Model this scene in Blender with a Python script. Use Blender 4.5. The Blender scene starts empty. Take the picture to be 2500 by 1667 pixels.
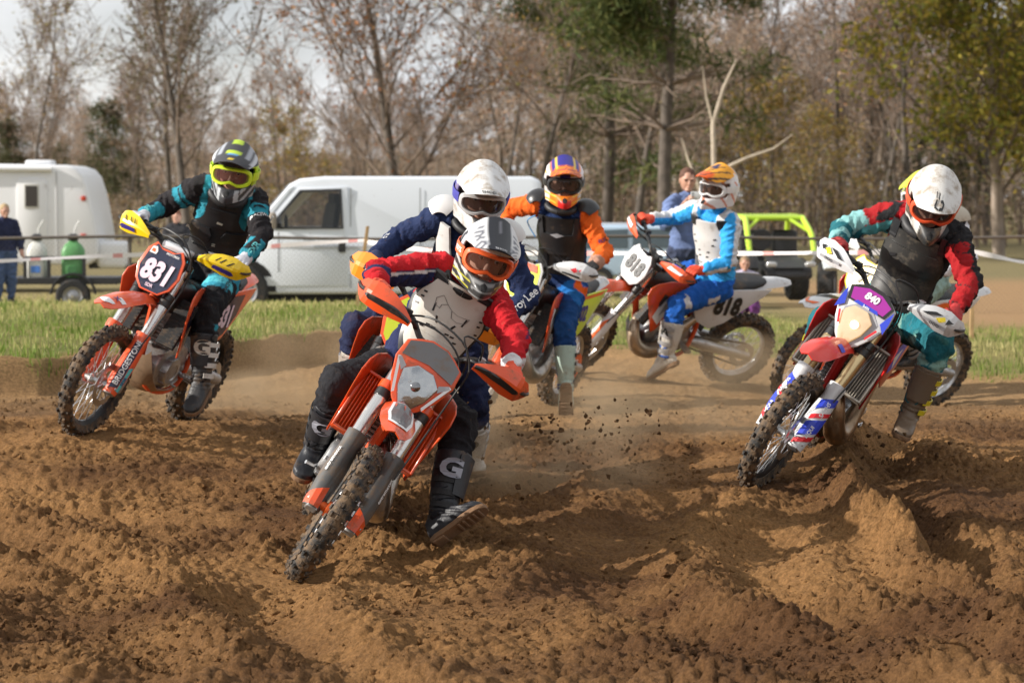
import bpy, bmesh, math, random
import numpy as np
from mathutils import Vector, Matrix
from mathutils.bvhtree import BVHTree

scene = bpy.context.scene
C = scene.collection
rad = math.radians

# ------------------------------------------------------------------ camera
CAM_H = 1.65
cam_d = bpy.data.cameras.new('camera')
cam_d.lens = 93.6
cam_d.sensor_width = 36.0
cam_d.clip_end = 3000
cam_d.dof.use_dof = True
cam_d.dof.focus_distance = 11.9
cam_d.dof.aperture_fstop = 5.0
cam = bpy.data.objects.new('camera', cam_d)
C.objects.link(cam)
cam.location = (0, 0, CAM_H)
cam.rotation_euler = (rad(90) - math.atan((1667 / 2 - 494) / 6500), 0, 0)
scene.camera = cam

# ------------------------------------------------------------------ sun and sky
SUN_EL, SUN_AZ = rad(27), math.atan2(-0.16, -0.985)      # direction to the sun: from the left, low
sun_dir = Vector((math.cos(SUN_EL) * math.cos(SUN_AZ), math.cos(SUN_EL) * math.sin(SUN_AZ), math.sin(SUN_EL)))
sun_l = bpy.data.lights.new('sun', 'SUN')
sun_l.energy = 5.0
sun_l.angle = rad(0.6)
sun_l.color = (1.0, 0.94, 0.86)
sun = bpy.data.objects.new('sun', sun_l)
C.objects.link(sun)
sun.rotation_euler = sun_dir.to_track_quat('Z', 'Y').to_euler()

world = bpy.data.worlds.new('World')
scene.world = world
world.use_nodes = True
nt = world.node_tree
nt.nodes.clear()
wout = nt.nodes.new('ShaderNodeOutputWorld')
bg = nt.nodes.new('ShaderNodeBackground')
sky = nt.nodes.new('ShaderNodeTexSky')
sky.sky_type = 'NISHITA'
sky.sun_disc = False
sky.sun_elevation = SUN_EL
sky.sun_rotation = math.atan2(sun_dir.x, sun_dir.y)
sky.air_density = 1.0
sky.dust_density = 2.0
bg.inputs['Strength'].default_value = 0.078
tc = nt.nodes.new('ShaderNodeTexCoord')
mp = nt.nodes.new('ShaderNodeMapping')
mp.inputs['Scale'].default_value = (1, 1, 2.2)
nz = nt.nodes.new('ShaderNodeTexNoise')
nz.inputs['Scale'].default_value = 2.6
nz.inputs['Detail'].default_value = 6
nz.inputs['Roughness'].default_value = 0.55
rmp = nt.nodes.new('ShaderNodeValToRGB')
rmp.color_ramp.elements[0].position = 0.24
rmp.color_ramp.elements[1].position = 0.50
nz2 = nt.nodes.new('ShaderNodeTexNoise')
nz2.inputs['Scale'].default_value = 7
nz2.inputs['Detail'].default_value = 5
cr2 = nt.nodes.new('ShaderNodeValToRGB')
cr2.color_ramp.elements[0].position = 0.3
cr2.color_ramp.elements[0].color = (6.6, 6.9, 7.4, 1)
cr2.color_ramp.elements[1].position = 0.7
cr2.color_ramp.elements[1].color = (10.6, 10.6, 10.5, 1)
mx = nt.nodes.new('ShaderNodeMix')
mx.data_type = 'RGBA'
L = nt.links.new
L(tc.outputs['Generated'], mp.inputs['Vector'])
L(mp.outputs[0], nz.inputs['Vector'])
L(mp.outputs[0], nz2.inputs['Vector'])
L(nz.outputs['Fac'], rmp.inputs[0])
L(nz2.outputs['Fac'], cr2.inputs[0])
L(rmp.outputs[0], mx.inputs['Factor'])
L(sky.outputs[0], mx.inputs['A'])
L(cr2.outputs[0], mx.inputs['B'])
L(mx.outputs['Result'], bg.inputs['Color'])
L(bg.outputs[0], wout.inputs['Surface'])

scene.view_settings.view_transform = 'Standard'
scene.view_settings.look = 'None'
scene.view_settings.exposure = 0.42
scene.view_settings.gamma = 1.0
scene.view_settings.use_curve_mapping = False
scene.render.engine = 'CYCLES'
cy = scene.cycles
cy.use_denoising = True
cy.max_bounces = 6
cy.diffuse_bounces = 3
cy.glossy_bounces = 3
cy.transmission_bounces = 4
cy.transparent_max_bounces = 8
cy.volume_bounces = 0
cy.volume_step_rate = 4.0
cy.volume_max_steps = 64
cy.caustics_reflective = False
cy.caustics_refractive = False

random.seed(7)
RNG = np.random.default_rng(11)

# ------------------------------------------------------------------ numpy noise
_perm = np.random.default_rng(3).permutation(256)
_perm = np.concatenate([_perm, _perm, _perm])
_g3 = np.random.default_rng(5).normal(size=(256, 3))
_g3 /= np.linalg.norm(_g3, axis=1)[:, None]

def noise2(x, y):
    xi = np.floor(x).astype(int); yi = np.floor(y).astype(int)
    xf = x - xi; yf = y - yi
    xi &= 255; yi &= 255
    u = xf * xf * xf * (xf * (xf * 6 - 15) + 10); v = yf * yf * yf * (yf * (yf * 6 - 15) + 10)
    def g(ix, iy, fx, fy):
        h = _g3[_perm[_perm[ix] + iy]]
        return h[..., 0] * fx + h[..., 1] * fy
    a = g(xi, yi, xf, yf); b = g(xi + 1, yi, xf - 1, yf)
    c = g(xi, yi + 1, xf, yf - 1); d = g(xi + 1, yi + 1, xf - 1, yf - 1)
    return ((a + u * (b - a)) * (1 - v) + (c + u * (d - c)) * v) * 1.5

def noise3(p):
    i = np.floor(p).astype(int); f = p - i; i &= 255
    w = f * f * f * (f * (f * 6 - 15) + 10)
    r = 0
    for dx in (0, 1):
        for dy in (0, 1):
            for dz in (0, 1):
                h = _g3[_perm[_perm[_perm[i[:, 0] + dx] + i[:, 1] + dy] + i[:, 2] + dz]]
                dd = (h * (f - np.array([dx, dy, dz]))).sum(1)
                k = (w[:, 0] if dx else 1 - w[:, 0]) * (w[:, 1] if dy else 1 - w[:, 1]) * (w[:, 2] if dz else 1 - w[:, 2])
                r = r + k * dd
    return r * 1.6

def fbm2(x, y, oct=4, gain=0.5):
    r = 0; a = 1.0
    for k in range(oct):
        r = r + a * noise2(x * 2 ** k + 17.3 * k, y * 2 ** k - 9.1 * k)
        a *= gain
    return r

def sstep(a, b, x):
    t = np.clip((x - a) / (b - a), 0, 1)
    return t * t * (3 - 2 * t)

# ------------------------------------------------------------------ materials
_mats = {}

def mat(name, col=(.5, .5, .5), rough=.5, metal=0., dirt=0., dirt_col=(.16, .10, .055), dscale=9., bump=0., bscale=60., coat=0., attr=False, spec=.5, var=0., trans=0., alpha=1., emit=None):
    if name in _mats:
        return _mats[name]
    m = bpy.data.materials.new(name)
    m.use_nodes = True
    t = m.node_tree
    b = t.nodes['Principled BSDF']
    ln = t.links.new
    b.inputs['Roughness'].default_value = rough
    b.inputs['Metallic'].default_value = metal
    b.inputs['Specular IOR Level'].default_value = spec
    b.inputs['Coat Weight'].default_value = coat
    b.inputs['Coat Roughness'].default_value = .08
    b.inputs['Transmission Weight'].default_value = trans
    b.inputs['Alpha'].default_value = alpha
    if emit:
        b.inputs['Emission Color'].default_value = (*emit[:3], 1)
        b.inputs['Emission Strength'].default_value = emit[3]
    tcn = t.nodes.new('ShaderNodeTexCoord')
    if attr:
        a = t.nodes.new('ShaderNodeAttribute'); a.attribute_name = 'Col'
        cur = a.outputs['Color']
    else:
        r = t.nodes.new('ShaderNodeRGB'); r.outputs[0].default_value = (*col, 1)
        cur = r.outputs[0]
    if var > 0:
        n = t.nodes.new('ShaderNodeTexNoise'); n.inputs['Scale'].default_value = bscale * .3; n.inputs['Detail'].default_value = 5
        ln(tcn.outputs['Object'], n.inputs['Vector'])
        h = t.nodes.new('ShaderNodeHueSaturation')
        mr = t.nodes.new('ShaderNodeMapRange')
        mr.inputs['From Min'].default_value = .3; mr.inputs['From Max'].default_value = .7
        mr.inputs['To Min'].default_value = 1 - var; mr.inputs['To Max'].default_value = 1 + var
        ln(n.outputs['Fac'], mr.inputs['Value']); ln(mr.outputs[0], h.inputs['Value']); ln(cur, h.inputs['Color'])
        cur = h.outputs[0]
    if dirt > 0:
        n = t.nodes.new('ShaderNodeTexNoise'); n.inputs['Scale'].default_value = dscale; n.inputs['Detail'].default_value = 8; n.inputs['Roughness'].default_value = .7
        ln(tcn.outputs['Object'], n.inputs['Vector'])
        cr = t.nodes.new('ShaderNodeValToRGB')
        cr.color_ramp.elements[0].position = .63 - .32 * dirt
        cr.color_ramp.elements[1].position = .76 - .25 * dirt
        ln(n.outputs['Fac'], cr.inputs[0])
        mu = t.nodes.new('ShaderNodeMath'); mu.operation = 'MULTIPLY'; mu.inputs[1].default_value = min(1, .5 + .5 * dirt)
        ln(cr.outputs[0], mu.inputs[0])
        mi = t.nodes.new('ShaderNodeMix'); mi.data_type = 'RGBA'
        ln(mu.outputs[0], mi.inputs['Factor']); ln(cur, mi.inputs['A']); mi.inputs['B'].default_value = (*dirt_col, 1)
        cur = mi.outputs['Result']
        mr2 = t.nodes.new('ShaderNodeMapRange')
        mr2.inputs['To Min'].default_value = rough; mr2.inputs['To Max'].default_value = max(rough, .85)
        ln(mu.outputs[0], mr2.inputs['Value']); ln(mr2.outputs[0], b.inputs['Roughness'])
        if metal > 0:
            mr3 = t.nodes.new('ShaderNodeMapRange')
            mr3.inputs['To Min'].default_value = metal; mr3.inputs['To Max'].default_value = 0
            ln(mu.outputs[0], mr3.inputs['Value']); ln(mr3.outputs[0], b.inputs['Metallic'])
    ln(cur, b.inputs['Base Color'])
    if bump > 0:
        n = t.nodes.new('ShaderNodeTexNoise'); n.inputs['Scale'].default_value = bscale; n.inputs['Detail'].default_value = 4
        ln(tcn.outputs['Object'], n.inputs['Vector'])
        bp = t.nodes.new('ShaderNodeBump'); bp.inputs['Strength'].default_value = bump; bp.inputs['Distance'].default_value = .02
        ln(n.outputs['Fac'], bp.inputs['Height']); ln(bp.outputs[0], b.inputs['Normal'])
    _mats[name] = m
    return m

# ------------------------------------------------------------------ mesh helpers
class MB:
    def __init__(self):
        self.v = []; self.f = []
    def add(self, verts, faces):
        o = len(self.v)
        self.v.extend([tuple(p) for p in verts])
        self.f.extend([tuple(i + o for i in f) for f in faces])
        return self
    def box(self, c, s, M=None):
        c = Vector(c); h = Vector(s) / 2
        vs = [Vector((x, y, z)) for x in (-1, 1) for y in (-1, 1) for z in (-1, 1)]
        vs = [Vector((p.x * h.x, p.y * h.y, p.z * h.z)) for p in vs]
        if M is not None:
            vs = [M @ p for p in vs]
        return self.add([c + p for p in vs], [(0, 1, 3, 2), (4, 6, 7, 5), (0, 4, 5, 1), (2, 3, 7, 6), (0, 2, 6, 4), (1, 5, 7, 3)])
    def loft(self, rings, cap=True, closed=True):
        n = len(rings[0]); vs = [p for r in rings for p in r]; fs = []
        for i in range(len(rings) - 1):
            for j in range(n if closed else n - 1):
                a = i * n + j; b = i * n + (j + 1) % n
                fs.append((a, b, b + n, a + n))
        if cap:
            fs.append(tuple(range(n - 1, -1, -1))); k = (len(rings) - 1) * n
            fs.append(tuple(range(k, k + n)))
        return self.add(vs, fs)
    def tube(self, pts, r, n=8, cap=True, flat=1.0):
        pts = [Vector(p) for p in pts]
        rr = r if isinstance(r, (list, tuple)) else [r] * len(pts)
        rings = []; up = None
        for i, p in enumerate(pts):
            d = (pts[min(i + 1, len(pts) - 1)] - pts[max(i - 1, 0)])
            d = d.normalized() if d.length > 1e-9 else Vector((0, 0, 1))
            if up is None:
                up = Vector((0, 0, 1)) if abs(d.z) < .9 else Vector((1, 0, 0))
            u = (up - d * up.dot(d)).normalized(); w = d.cross(u); up = u
            rings.append([p + (u * math.cos(2 * math.pi * j / n) * flat + w * math.sin(2 * math.pi * j / n)) * rr[i] for j in range(n)])
        return self.loft(rings, cap)
    def lathe(self, prof, n=24, axis='y', c=(0, 0, 0), cap=True):
        # prof: list of (radius, offset along axis)
        c = Vector(c); rings = []
        for r, h in prof:
            ring = []
            for j in range(n):
                a = 2 * math.pi * j / n; u, w = r * math.cos(a), r * math.sin(a)
                ring.append(c + (Vector((u, h, w)) if axis == 'y' else Vector((h, u, w)) if axis == 'x' else Vector((u, w, h))))
            rings.append(ring)
        return self.loft(rings, cap)
    def prism(self, out, w0, w1, fn):
        # out: polygon (u,v); fn(u,v,w)->point
        n = len(out)
        vs = [fn(u, v, w0) for u, v in out] + [fn(u, v, w1) for u, v in out]
        fs = [tuple(range(n - 1, -1, -1)), tuple(range(n, 2 * n))]
        for i in range(n):
            j = (i + 1) % n
            fs.append((i, j, j + n, i + n))
        return self.add(vs, fs)
    def ell(self, c, s, n=16, m=10, M=None):
        rings = []
        for i in range(1, m):
            a = math.pi * i / m
            rings.append([Vector((s[0] * math.sin(a) * math.cos(2 * math.pi * j / n), s[1] * math.sin(a) * math.sin(2 * math.pi * j / n), -s[2] * math.cos(a))) for j in range(n)])
        c = Vector(c)
        rings = [[c + (M @ p if M is not None else p) for p in r] for r in rings]
        return self.loft(rings, True)
    def mesh(self, name, bevel=0., seg=1, smooth=40, subd=0):
        me = bpy.data.meshes.new(name)
        me.from_pydata(self.v, [], self.f)
        bm = bmesh.new(); bm.from_mesh(me)
        bmesh.ops.recalc_face_normals(bm, faces=bm.faces)
        if bevel > 0:
            es = [e for e in bm.edges if len(e.link_faces) == 2 and e.calc_face_angle(0) > rad(32)]
            if es:
                bmesh.ops.bevel(bm, geom=es, offset=bevel, segments=seg, affect='EDGES', clamp_overlap=True, profile=.5)
        if subd:
            bmesh.ops.subdivide_edges(bm, edges=bm.edges, cuts=subd, use_grid_fill=True)
        ng = [f for f in bm.faces if len(f.verts) > 4]
        if ng:
            bmesh.ops.triangulate(bm, faces=ng)
        bm.to_mesh(me); bm.free()
        if smooth:
            me.polygons.foreach_set('use_smooth', [True] * len(me.polygons))
            me.set_sharp_from_angle(angle=rad(smooth))
        return me

def link(name, me, m=None, parent=None, M=None):
    o = bpy.data.objects.new(name, me)
    C.objects.link(o)
    if m is not None:
        if len(me.materials) == 0:
            me.materials.append(m)
        o.material_slots[0].link = 'OBJECT'
        o.material_slots[0].material = m
    if parent is not None:
        o.parent = parent
    if M is not None:
        o.matrix_basis = M
    return o

def build(mb, name, m, parent=None, M=None, bevel=0., seg=1, smooth=40):
    return link(name, mb.mesh(name, bevel, seg, smooth), m, parent, M)

def empty(name, loc=(0, 0, 0), rot=(0, 0, 0)):
    o = bpy.data.objects.new(name, None)
    o.empty_display_size = .1
    C.objects.link(o)
    o.location = loc; o.rotation_euler = rot
    return o

def tag(o, label, cat=None, group=None, kind=None):
    if label: o['label'] = label
    if cat: o['category'] = cat
    if group: o['group'] = group
    if kind: o['kind'] = kind
    return o

def np_mesh(name, V, Fc, smooth=True):
    me = bpy.data.meshes.new(name)
    V = np.asarray(V, np.float32); Fc = np.asarray(Fc, np.int32)
    k = Fc.shape[1]
    me.vertices.add(len(V)); me.vertices.foreach_set('co', V.ravel())
    me.loops.add(Fc.size); me.loops.foreach_set('vertex_index', Fc.ravel())
    me.polygons.add(len(Fc)); me.polygons.foreach_set('loop_start', np.arange(0, Fc.size, k, dtype=np.int32))
    me.polygons.foreach_set('use_smooth', np.full(len(Fc), smooth))
    me.update(calc_edges=True)
    return me

def set_col(me, cols):
    a = me.color_attributes.new('Col', 'FLOAT_COLOR', 'POINT')
    c = np.ones((len(me.vertices), 4), np.float32); c[:, :3] = cols
    a.data.foreach_set('color', c.ravel())

_txt = {}

def text_mesh(body, bold=.02, shear=0., space=1.0):
    """flat mesh of a word, 1 unit cap height, centred"""
    key = (body, bold, shear, space)
    if key not in _txt:
        cu = bpy.data.curves.new('word', 'FONT')
        cu.body = body; cu.offset = bold; cu.shear = shear; cu.space_character = space
        cu.align_x = 'CENTER'; cu.align_y = 'CENTER'; cu.resolution_u = 3
        o = bpy.data.objects.new('word', cu); C.objects.link(o)
        dg = bpy.context.evaluated_depsgraph_get()
        me = bpy.data.meshes.new_from_object(o.evaluated_get(dg))
        bpy.data.objects.remove(o); bpy.data.curves.remove(cu)
        co = np.empty(len(me.vertices) * 3, np.float32); me.vertices.foreach_get('co', co); co = co.reshape(-1, 3)
        _txt[key] = (co, [tuple(p.vertices) for p in me.polygons])
        bpy.data.meshes.remove(me)
    return _txt[key]

def lettering(body, fn, size, m, parent, M=None, bold=.02, shear=0., space=1.0, stretch=1.0, name='lettering'):
    """fn(u,v)->point on the surface (u right, v up, in metres)"""
    co, fs = text_mesh(body, bold, shear, space)
    me = bpy.data.meshes.new(name)
    me.from_pydata([fn(float(c[0]) * size * stretch, float(c[1]) * size) for c in co], [], fs)
    return link(name, me, m, parent, M)

def poly_decal(polys, fn, m, parent, M=None, name='decal'):
    """flat print: list of polygons in (u,v)"""
    if len(polys) > 5:
        mb = MB()
        for p in polys:
            mb.add([fn(u, v) for u, v in p], [tuple(range(len(p)))])
        me = bpy.data.meshes.new(name); me.from_pydata(mb.v, [], mb.f)
        o = link(name, me, m, parent, M); o['kind'] = 'stuff'
        return o
    for p in polys:
        bm = bmesh.new()
        f = bm.faces.new([bm.verts.new((u, v, 0)) for u, v in p])
        bmesh.ops.triangulate(bm, faces=[f])
        bmesh.ops.subdivide_edges(bm, edges=bm.edges, cuts=3, use_grid_fill=True)
        for w in bm.verts:
            w.co = fn(w.co.x, w.co.y)
        me = bpy.data.meshes.new(name); bm.to_mesh(me); bm.free()
        o = link(name, me, m, parent, M)
    return o

def smoothpath(pts, k=4):
    pts = [Vector(p) for p in pts]; out = []
    for i in range(len(pts) - 1):
        p0 = pts[max(i - 1, 0)]; p1 = pts[i]; p2 = pts[i + 1]; p3 = pts[min(i + 2, len(pts) - 1)]
        for j in range(k):
            t = j / k
            out.append(.5 * ((2 * p1) + (p2 - p0) * t + (2 * p0 - 5 * p1 + 4 * p2 - p3) * t * t + (3 * p1 - p0 - 3 * p2 + p3) * t ** 3))
    out.append(pts[-1])
    return out

def lerp_list(v, k=4):
    out = []
    for i in range(len(v) - 1):
        for j in range(k):
            out.append(v[i] + (v[i + 1] - v[i]) * j / k)
    out.append(v[-1])
    return out

def thick_patch(grid, nrm_off, close=True):
    """grid: rows of points (front skin); nrm_off: thickness backwards along local normal"""
    R_, K_ = len(grid), len(grid[0])
    V = np.array([[list(p) for p in row] for row in grid])
    du = np.gradient(V, axis=1); dv = np.gradient(V, axis=0)
    N = np.cross(du, dv); N /= np.maximum(np.linalg.norm(N, axis=2, keepdims=True), 1e-9)
    Bk = V - N * nrm_off
    mb = MB(); vs = [tuple(p) for p in V.reshape(-1, 3)] + [tuple(p) for p in Bk.reshape(-1, 3)]
    n = R_ * K_; fs = []
    for i in range(R_ - 1):
        for j in range(K_ - 1):
            a = i * K_ + j
            fs.append((a, a + 1, a + K_ + 1, a + K_)); fs.append((a + n, a + K_ + n, a + K_ + 1 + n, a + 1 + n))
    for j in range(K_ - 1):
        fs.append((j, j + n, j + 1 + n, j + 1)); a = (R_ - 1) * K_ + j; fs.append((a, a + 1, a + 1 + n, a + n))
    for i in range(R_ - 1):
        a = i * K_; fs.append((a, a + K_, a + K_ + n, a + n)); a = i * K_ + K_ - 1; fs.append((a, a + n, a + K_ + n, a + K_))
    mb.add(vs, fs)
    return mb
POSE = {
 'lead': ([-0.9775, 12.2155, 0.0641, -1.5104, 0.5878, -0.069, 0.0068],
  dict(pel=(-0.484, 12.441, 0.826), nb=(-0.23, 12.434, 1.259), hd=(-0.116, 12.274, 1.411), sR=(-0.388, 12.409, 1.352), sL=(-0.072, 12.453, 1.158), eR=(-0.621, 12.217, 1.323), eL=(0.013, 12.2, 1.03), hR=(-0.597, 11.914, 1.256), hL=(-0.001, 11.951, 0.853), pR=(-0.576, 12.436, 0.86), pL=(-0.415, 12.453, 0.758), kR=(-0.791, 12.065, 0.83), kL=(-0.232, 12.084, 0.637), aR=(-0.911, 12.312, 0.512), aL=(-0.318, 11.9, 0.228), tR=(-0.964, 12.18, 0.399), tL=(-0.153, 11.843, 0.277))),
 'b831': ([-2.2911, 15.9366, 0.2996, -1.8735, 0.4079, 0.0212, -0.0541],
  dict(pel=(-1.817, 16.061, 1.248), nb=(-1.69, 15.889, 1.705), hd=(-1.629, 15.684, 1.837), sR=(-1.861, 15.86, 1.75), sL=(-1.52, 15.91, 1.648), eR=(-2.093, 15.989, 1.626), eL=(-1.472, 15.693, 1.454), hR=(-2.207, 15.706, 1.549), hL=(-1.582, 15.47, 1.278), pR=(-1.91, 16.077, 1.271), pL=(-1.736, 16.061, 1.192), kR=(-2.241, 15.822, 1.171), kL=(-1.797, 15.677, 1.009), aR=(-2.224, 16.073, 0.834), aL=(-1.836, 15.651, 0.576), tR=(-2.307, 15.922, 0.781), tL=(-1.875, 15.542, 0.438))),
 'b840': ([1.4576, 14.3188, 0.2252, -1.8846, 0.5742, -0.0569, -0.115],
  dict(pel=(2.052, 14.315, 1.073), nb=(2.205, 14.158, 1.527), hd=(2.208, 13.959, 1.678), sR=(2.043, 14.206, 1.596), sL=(2.364, 14.104, 1.449), eR=(1.767, 14.24, 1.512), eL=(2.395, 13.903, 1.231), hR=(1.698, 13.956, 1.408), hL=(2.262, 13.693, 1.047), pR=(1.963, 14.35, 1.096), pL=(2.128, 14.295, 1.016), kR=(1.654, 14.063, 1.014), kL=(2.236, 13.893, 0.908), aR=(1.603, 14.39, 0.755), aL=(2.089, 13.983, 0.523), tR=(1.506, 14.248, 0.699), tL=(2.032, 13.832, 0.443))),
 'b818': ([1.0633, 21.178, 0.2413, -2.6949, 0.5114, 0.0853, 0.1824],
  dict(pel=(1.58, 20.783, 1.057), nb=(1.571, 20.634, 1.543), hd=(1.598, 20.533, 1.773), sR=(1.44, 20.742, 1.61), sL=(1.697, 20.517, 1.481), eR=(1.283, 20.986, 1.534), eL=(1.665, 20.431, 1.191), hR=(1.023, 20.819, 1.514), hL=(1.377, 20.34, 1.109), pR=(1.527, 20.853, 1.098), pL=(1.633, 20.724, 1.001), kR=(1.109, 20.947, 1.065), kL=(1.277, 20.536, 0.852), aR=(1.26, 21.192, 0.759), aL=(1.182, 20.598, 0.446), tR=(1.09, 21.147, 0.721), tL=(1.083, 20.648, 0.304))),
 'b3': ([-0.0255, 19.0241, 0.1468, -2.0031, 0.3496, -0.0114, -0.1427],
  dict(pel=(0.353, 18.975, 1.128), nb=(0.358, 18.8, 1.605), hd=(0.362, 18.64, 1.801), sR=(0.181, 18.832, 1.644), sL=(0.533, 18.757, 1.569), eR=(-0.037, 19.028, 1.603), eL=(0.652, 18.698, 1.296), hR=(-0.047, 18.806, 1.383), hL=(0.536, 18.435, 1.18), pR=(0.265, 19.008, 1.151), pL=(0.438, 18.954, 1.088), kR=(-0.066, 18.831, 0.942), kL=(0.369, 18.664, 0.777), aR=(0.025, 19.15, 0.684), aL=(0.378, 18.638, 0.337), tR=(-0.074, 19.011, 0.626), tL=(0.379, 18.633, 0.154))),
 'b7': ([2.5774, 19.7253, 0.1357, -2.4419, 0.3888, 0.0568, 0.0655],
  dict(pel=(3.057, 19.541, 1.141), nb=(3.117, 19.304, 1.583), hd=(2.946, 19.162, 1.7), sR=(3.039, 19.453, 1.65), sL=(3.196, 19.154, 1.513), eR=(2.783, 19.577, 1.554), eL=(3.267, 19.056, 1.233), hR=(2.518, 19.499, 1.413), hL=(2.974, 19.024, 1.12), pR=(3.005, 19.623, 1.153), pL=(3.106, 19.469, 1.097), kR=(2.612, 19.577, 0.985), kL=(2.831, 19.286, 0.821), aR=(2.714, 19.826, 0.663), aL=(2.94, 19.557, 0.519), tR=(2.563, 19.739, 0.617), tL=(2.802, 19.455, 0.465))),
 'b2': ([-0.9213, 13.9115, 0.0987, -1.6744, 0.4625, -0.0102, -0.0012],
  dict(pel=(-0.333, 13.986, 1.075), nb=(-0.192, 13.794, 1.521), hd=(-0.158, 13.617, 1.696), sR=(-0.361, 13.816, 1.585), sL=(-0.024, 13.764, 1.452), eR=(-0.608, 13.904, 1.454), eL=(0.083, 13.781, 1.16), hR=(-0.731, 13.64, 1.34), hL=(-0.092, 13.57, 1.018), pR=(-0.425, 14.006, 1.097), pL=(-0.251, 13.975, 1.022), kR=(-0.806, 13.834, 0.998), kL=(-0.193, 13.877, 0.605), aR=(-0.853, 14.04, 0.634), aL=(-0.219, 14.146, 0.284), tR=(-0.909, 13.878, 0.579), tL=(-0.184, 13.976, 0.236))),
}
# ================================================================== ground
def wheel_contacts():
    out = []
    for k, (p, j) in POSE.items():
        X, Y, Z, yaw, lean, pitch, st = p
        W = Matrix.Translation((X, Y, Z)) @ Matrix.Rotation(yaw, 4, 'Z') @ Matrix.Rotation(-lean, 4, 'X') @ Matrix.Rotation(-pitch, 4, 'Y')
        S = Matrix.Translation(Vector((.693, 0, .322))) @ Matrix.Rotation(st, 4, Vector((-math.sin(rad(26.5)), 0, math.cos(rad(26.5))))) @ Matrix.Translation(-Vector((.693, 0, .322)))
        for c, R, M in ((Vector((.74, 0, .345)), .348, W @ S), (Vector((-.74, 0, .33)), .335, W)):
            ctr = M @ c; n = (M.to_3x3() @ Vector((0, 1, 0))).normalized()
            d = Vector((0, 0, -1)); d = (d - n * d.dot(n)).normalized()
            q = ctr + d * R
            out.append((q.x, q.y, q.z + .022 - .012))
    return out

CONTACT = wheel_contacts()

def grass_edge(x):
    return np.interp(x, [-9, -4.2, -3.4, -2.6, -1.7, -.6, .6, 1.6, 2.6, 3.4, 5, 9], [18.2, 18.9, 19.3, 20.6, 23.0, 24.4, 24.2, 23.6, 22.9, 22.0, 21.2, 20.6])

def base_h(x, y):
    z = .26 * sstep(10.8, 17.5, y)
    ge = grass_edge(x)
    z = z + (.21 * sstep(-1.5, 1.0, -x) + .05) * sstep(-.34, .06, y - ge + .15 * noise2(x * 1.3, y * 0 + 3.1))
    z = z * (1 - sstep(26, 46, y)) + .03 * sstep(26, 46, y)
    z = np.where(y < 9.5, z * 1.0, z)
    return z

_ax = np.array([c[0] for c in CONTACT]); _ay = np.array([c[1] for c in CONTACT]); _az = np.array([c[2] for c in CONTACT])
_SG = 1.15
_K = np.exp(-((_ax[:, None] - _ax) ** 2 + (_ay[:, None] - _ay) ** 2) / (2 * _SG ** 2)) + np.eye(len(_ax)) * .03
_w = np.linalg.solve(_K, _az - base_h(_ax, _ay))

def seg_path(x, y, pts):
    """signed side distance and progress along a polyline"""
    best = np.full(x.shape, 9.); side = np.zeros(x.shape); prog = np.zeros(x.shape)
    n = len(pts) - 1
    for i in range(n):
        (x0, y0), (x1, y1) = pts[i], pts[i + 1]
        dx, dy = x1 - x0, y1 - y0; L2 = dx * dx + dy * dy
        t = np.clip(((x - x0) * dx + (y - y0) * dy) / L2, 0, 1)
        ex, ey = x - x0 - t * dx, y - y0 - t * dy
        d = np.hypot(ex, ey)
        s = np.sign(dx * ey - dy * ex)
        m = d < best
        best = np.where(m, d, best); side = np.where(m, s, side); prog = np.where(m, (i + t) / n, prog)
    return best * side, prog

# (path, rut depth, ridge height on the left of travel, ridge on the right, width)
RUTS = [
    ([(2.3, 16.0), (2.03, 14.2), (1.93, 12.8), (1.98, 11.4), (2.12, 10.2), (2.35, 8.8)], .12, .03, .165, .135),
    ([(.55, 14.5), (-.25, 13.2), (-.85, 12.0), (-1.02, 11.0), (-.80, 9.8), (-.3, 8.4)], .05, .05, .03, .15),
    ([(.9, 13.6), (.45, 12.2), (.35, 11.0), (.75, 9.9), (1.3, 8.8)], .055, .05, .05, .20),
    ([(-3.2, 13.0), (-2.2, 12.1), (-1.7, 11.2), (-1.5, 10.2), (-1.3, 8.8)], .045, .06, .04, .16),
    ([(-4.0, 11.9), (-2.6, 11.6), (-1.9, 10.9), (-1.75, 10.0), (-1.7, 8.8)], .05, .04, .05, .17),
    ([(-5, 14.0), (-2.9, 13.9), (-1.4, 13.6), (.2, 13.9)], .04, .04, .04, .17),
    ([(-4.5, 12.9), (-2.5, 13.0), (-1.2, 12.5), (-.2, 11.3)], .05, .04, .03, .15),
    ([(1.3, 12.6), (1.0, 11.6), (1.15, 10.6), (1.7, 9.4)], .05, .05, .03, .18),
    ([(-1.2, 18.0), (-2.1, 16.2), (-2.75, 15.2), (-3.4, 14.0)], .03, .02, .05, .16),
    ([(3.2, 13.6), (2.9, 12.4), (2.95, 11.2), (3.3, 9.6)], .05, .05, .03, .18),
    ([(1.9, 20.8), (.2, 21.6), (-1.6, 20.6), (-3.0, 18.0)], .04, .03, .03, .22),
    ([(3.2, 20.2), (1.5, 19.0), (.2, 18.2), (-1.2, 16.6)], .03, .03, .03, .22),
]

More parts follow.
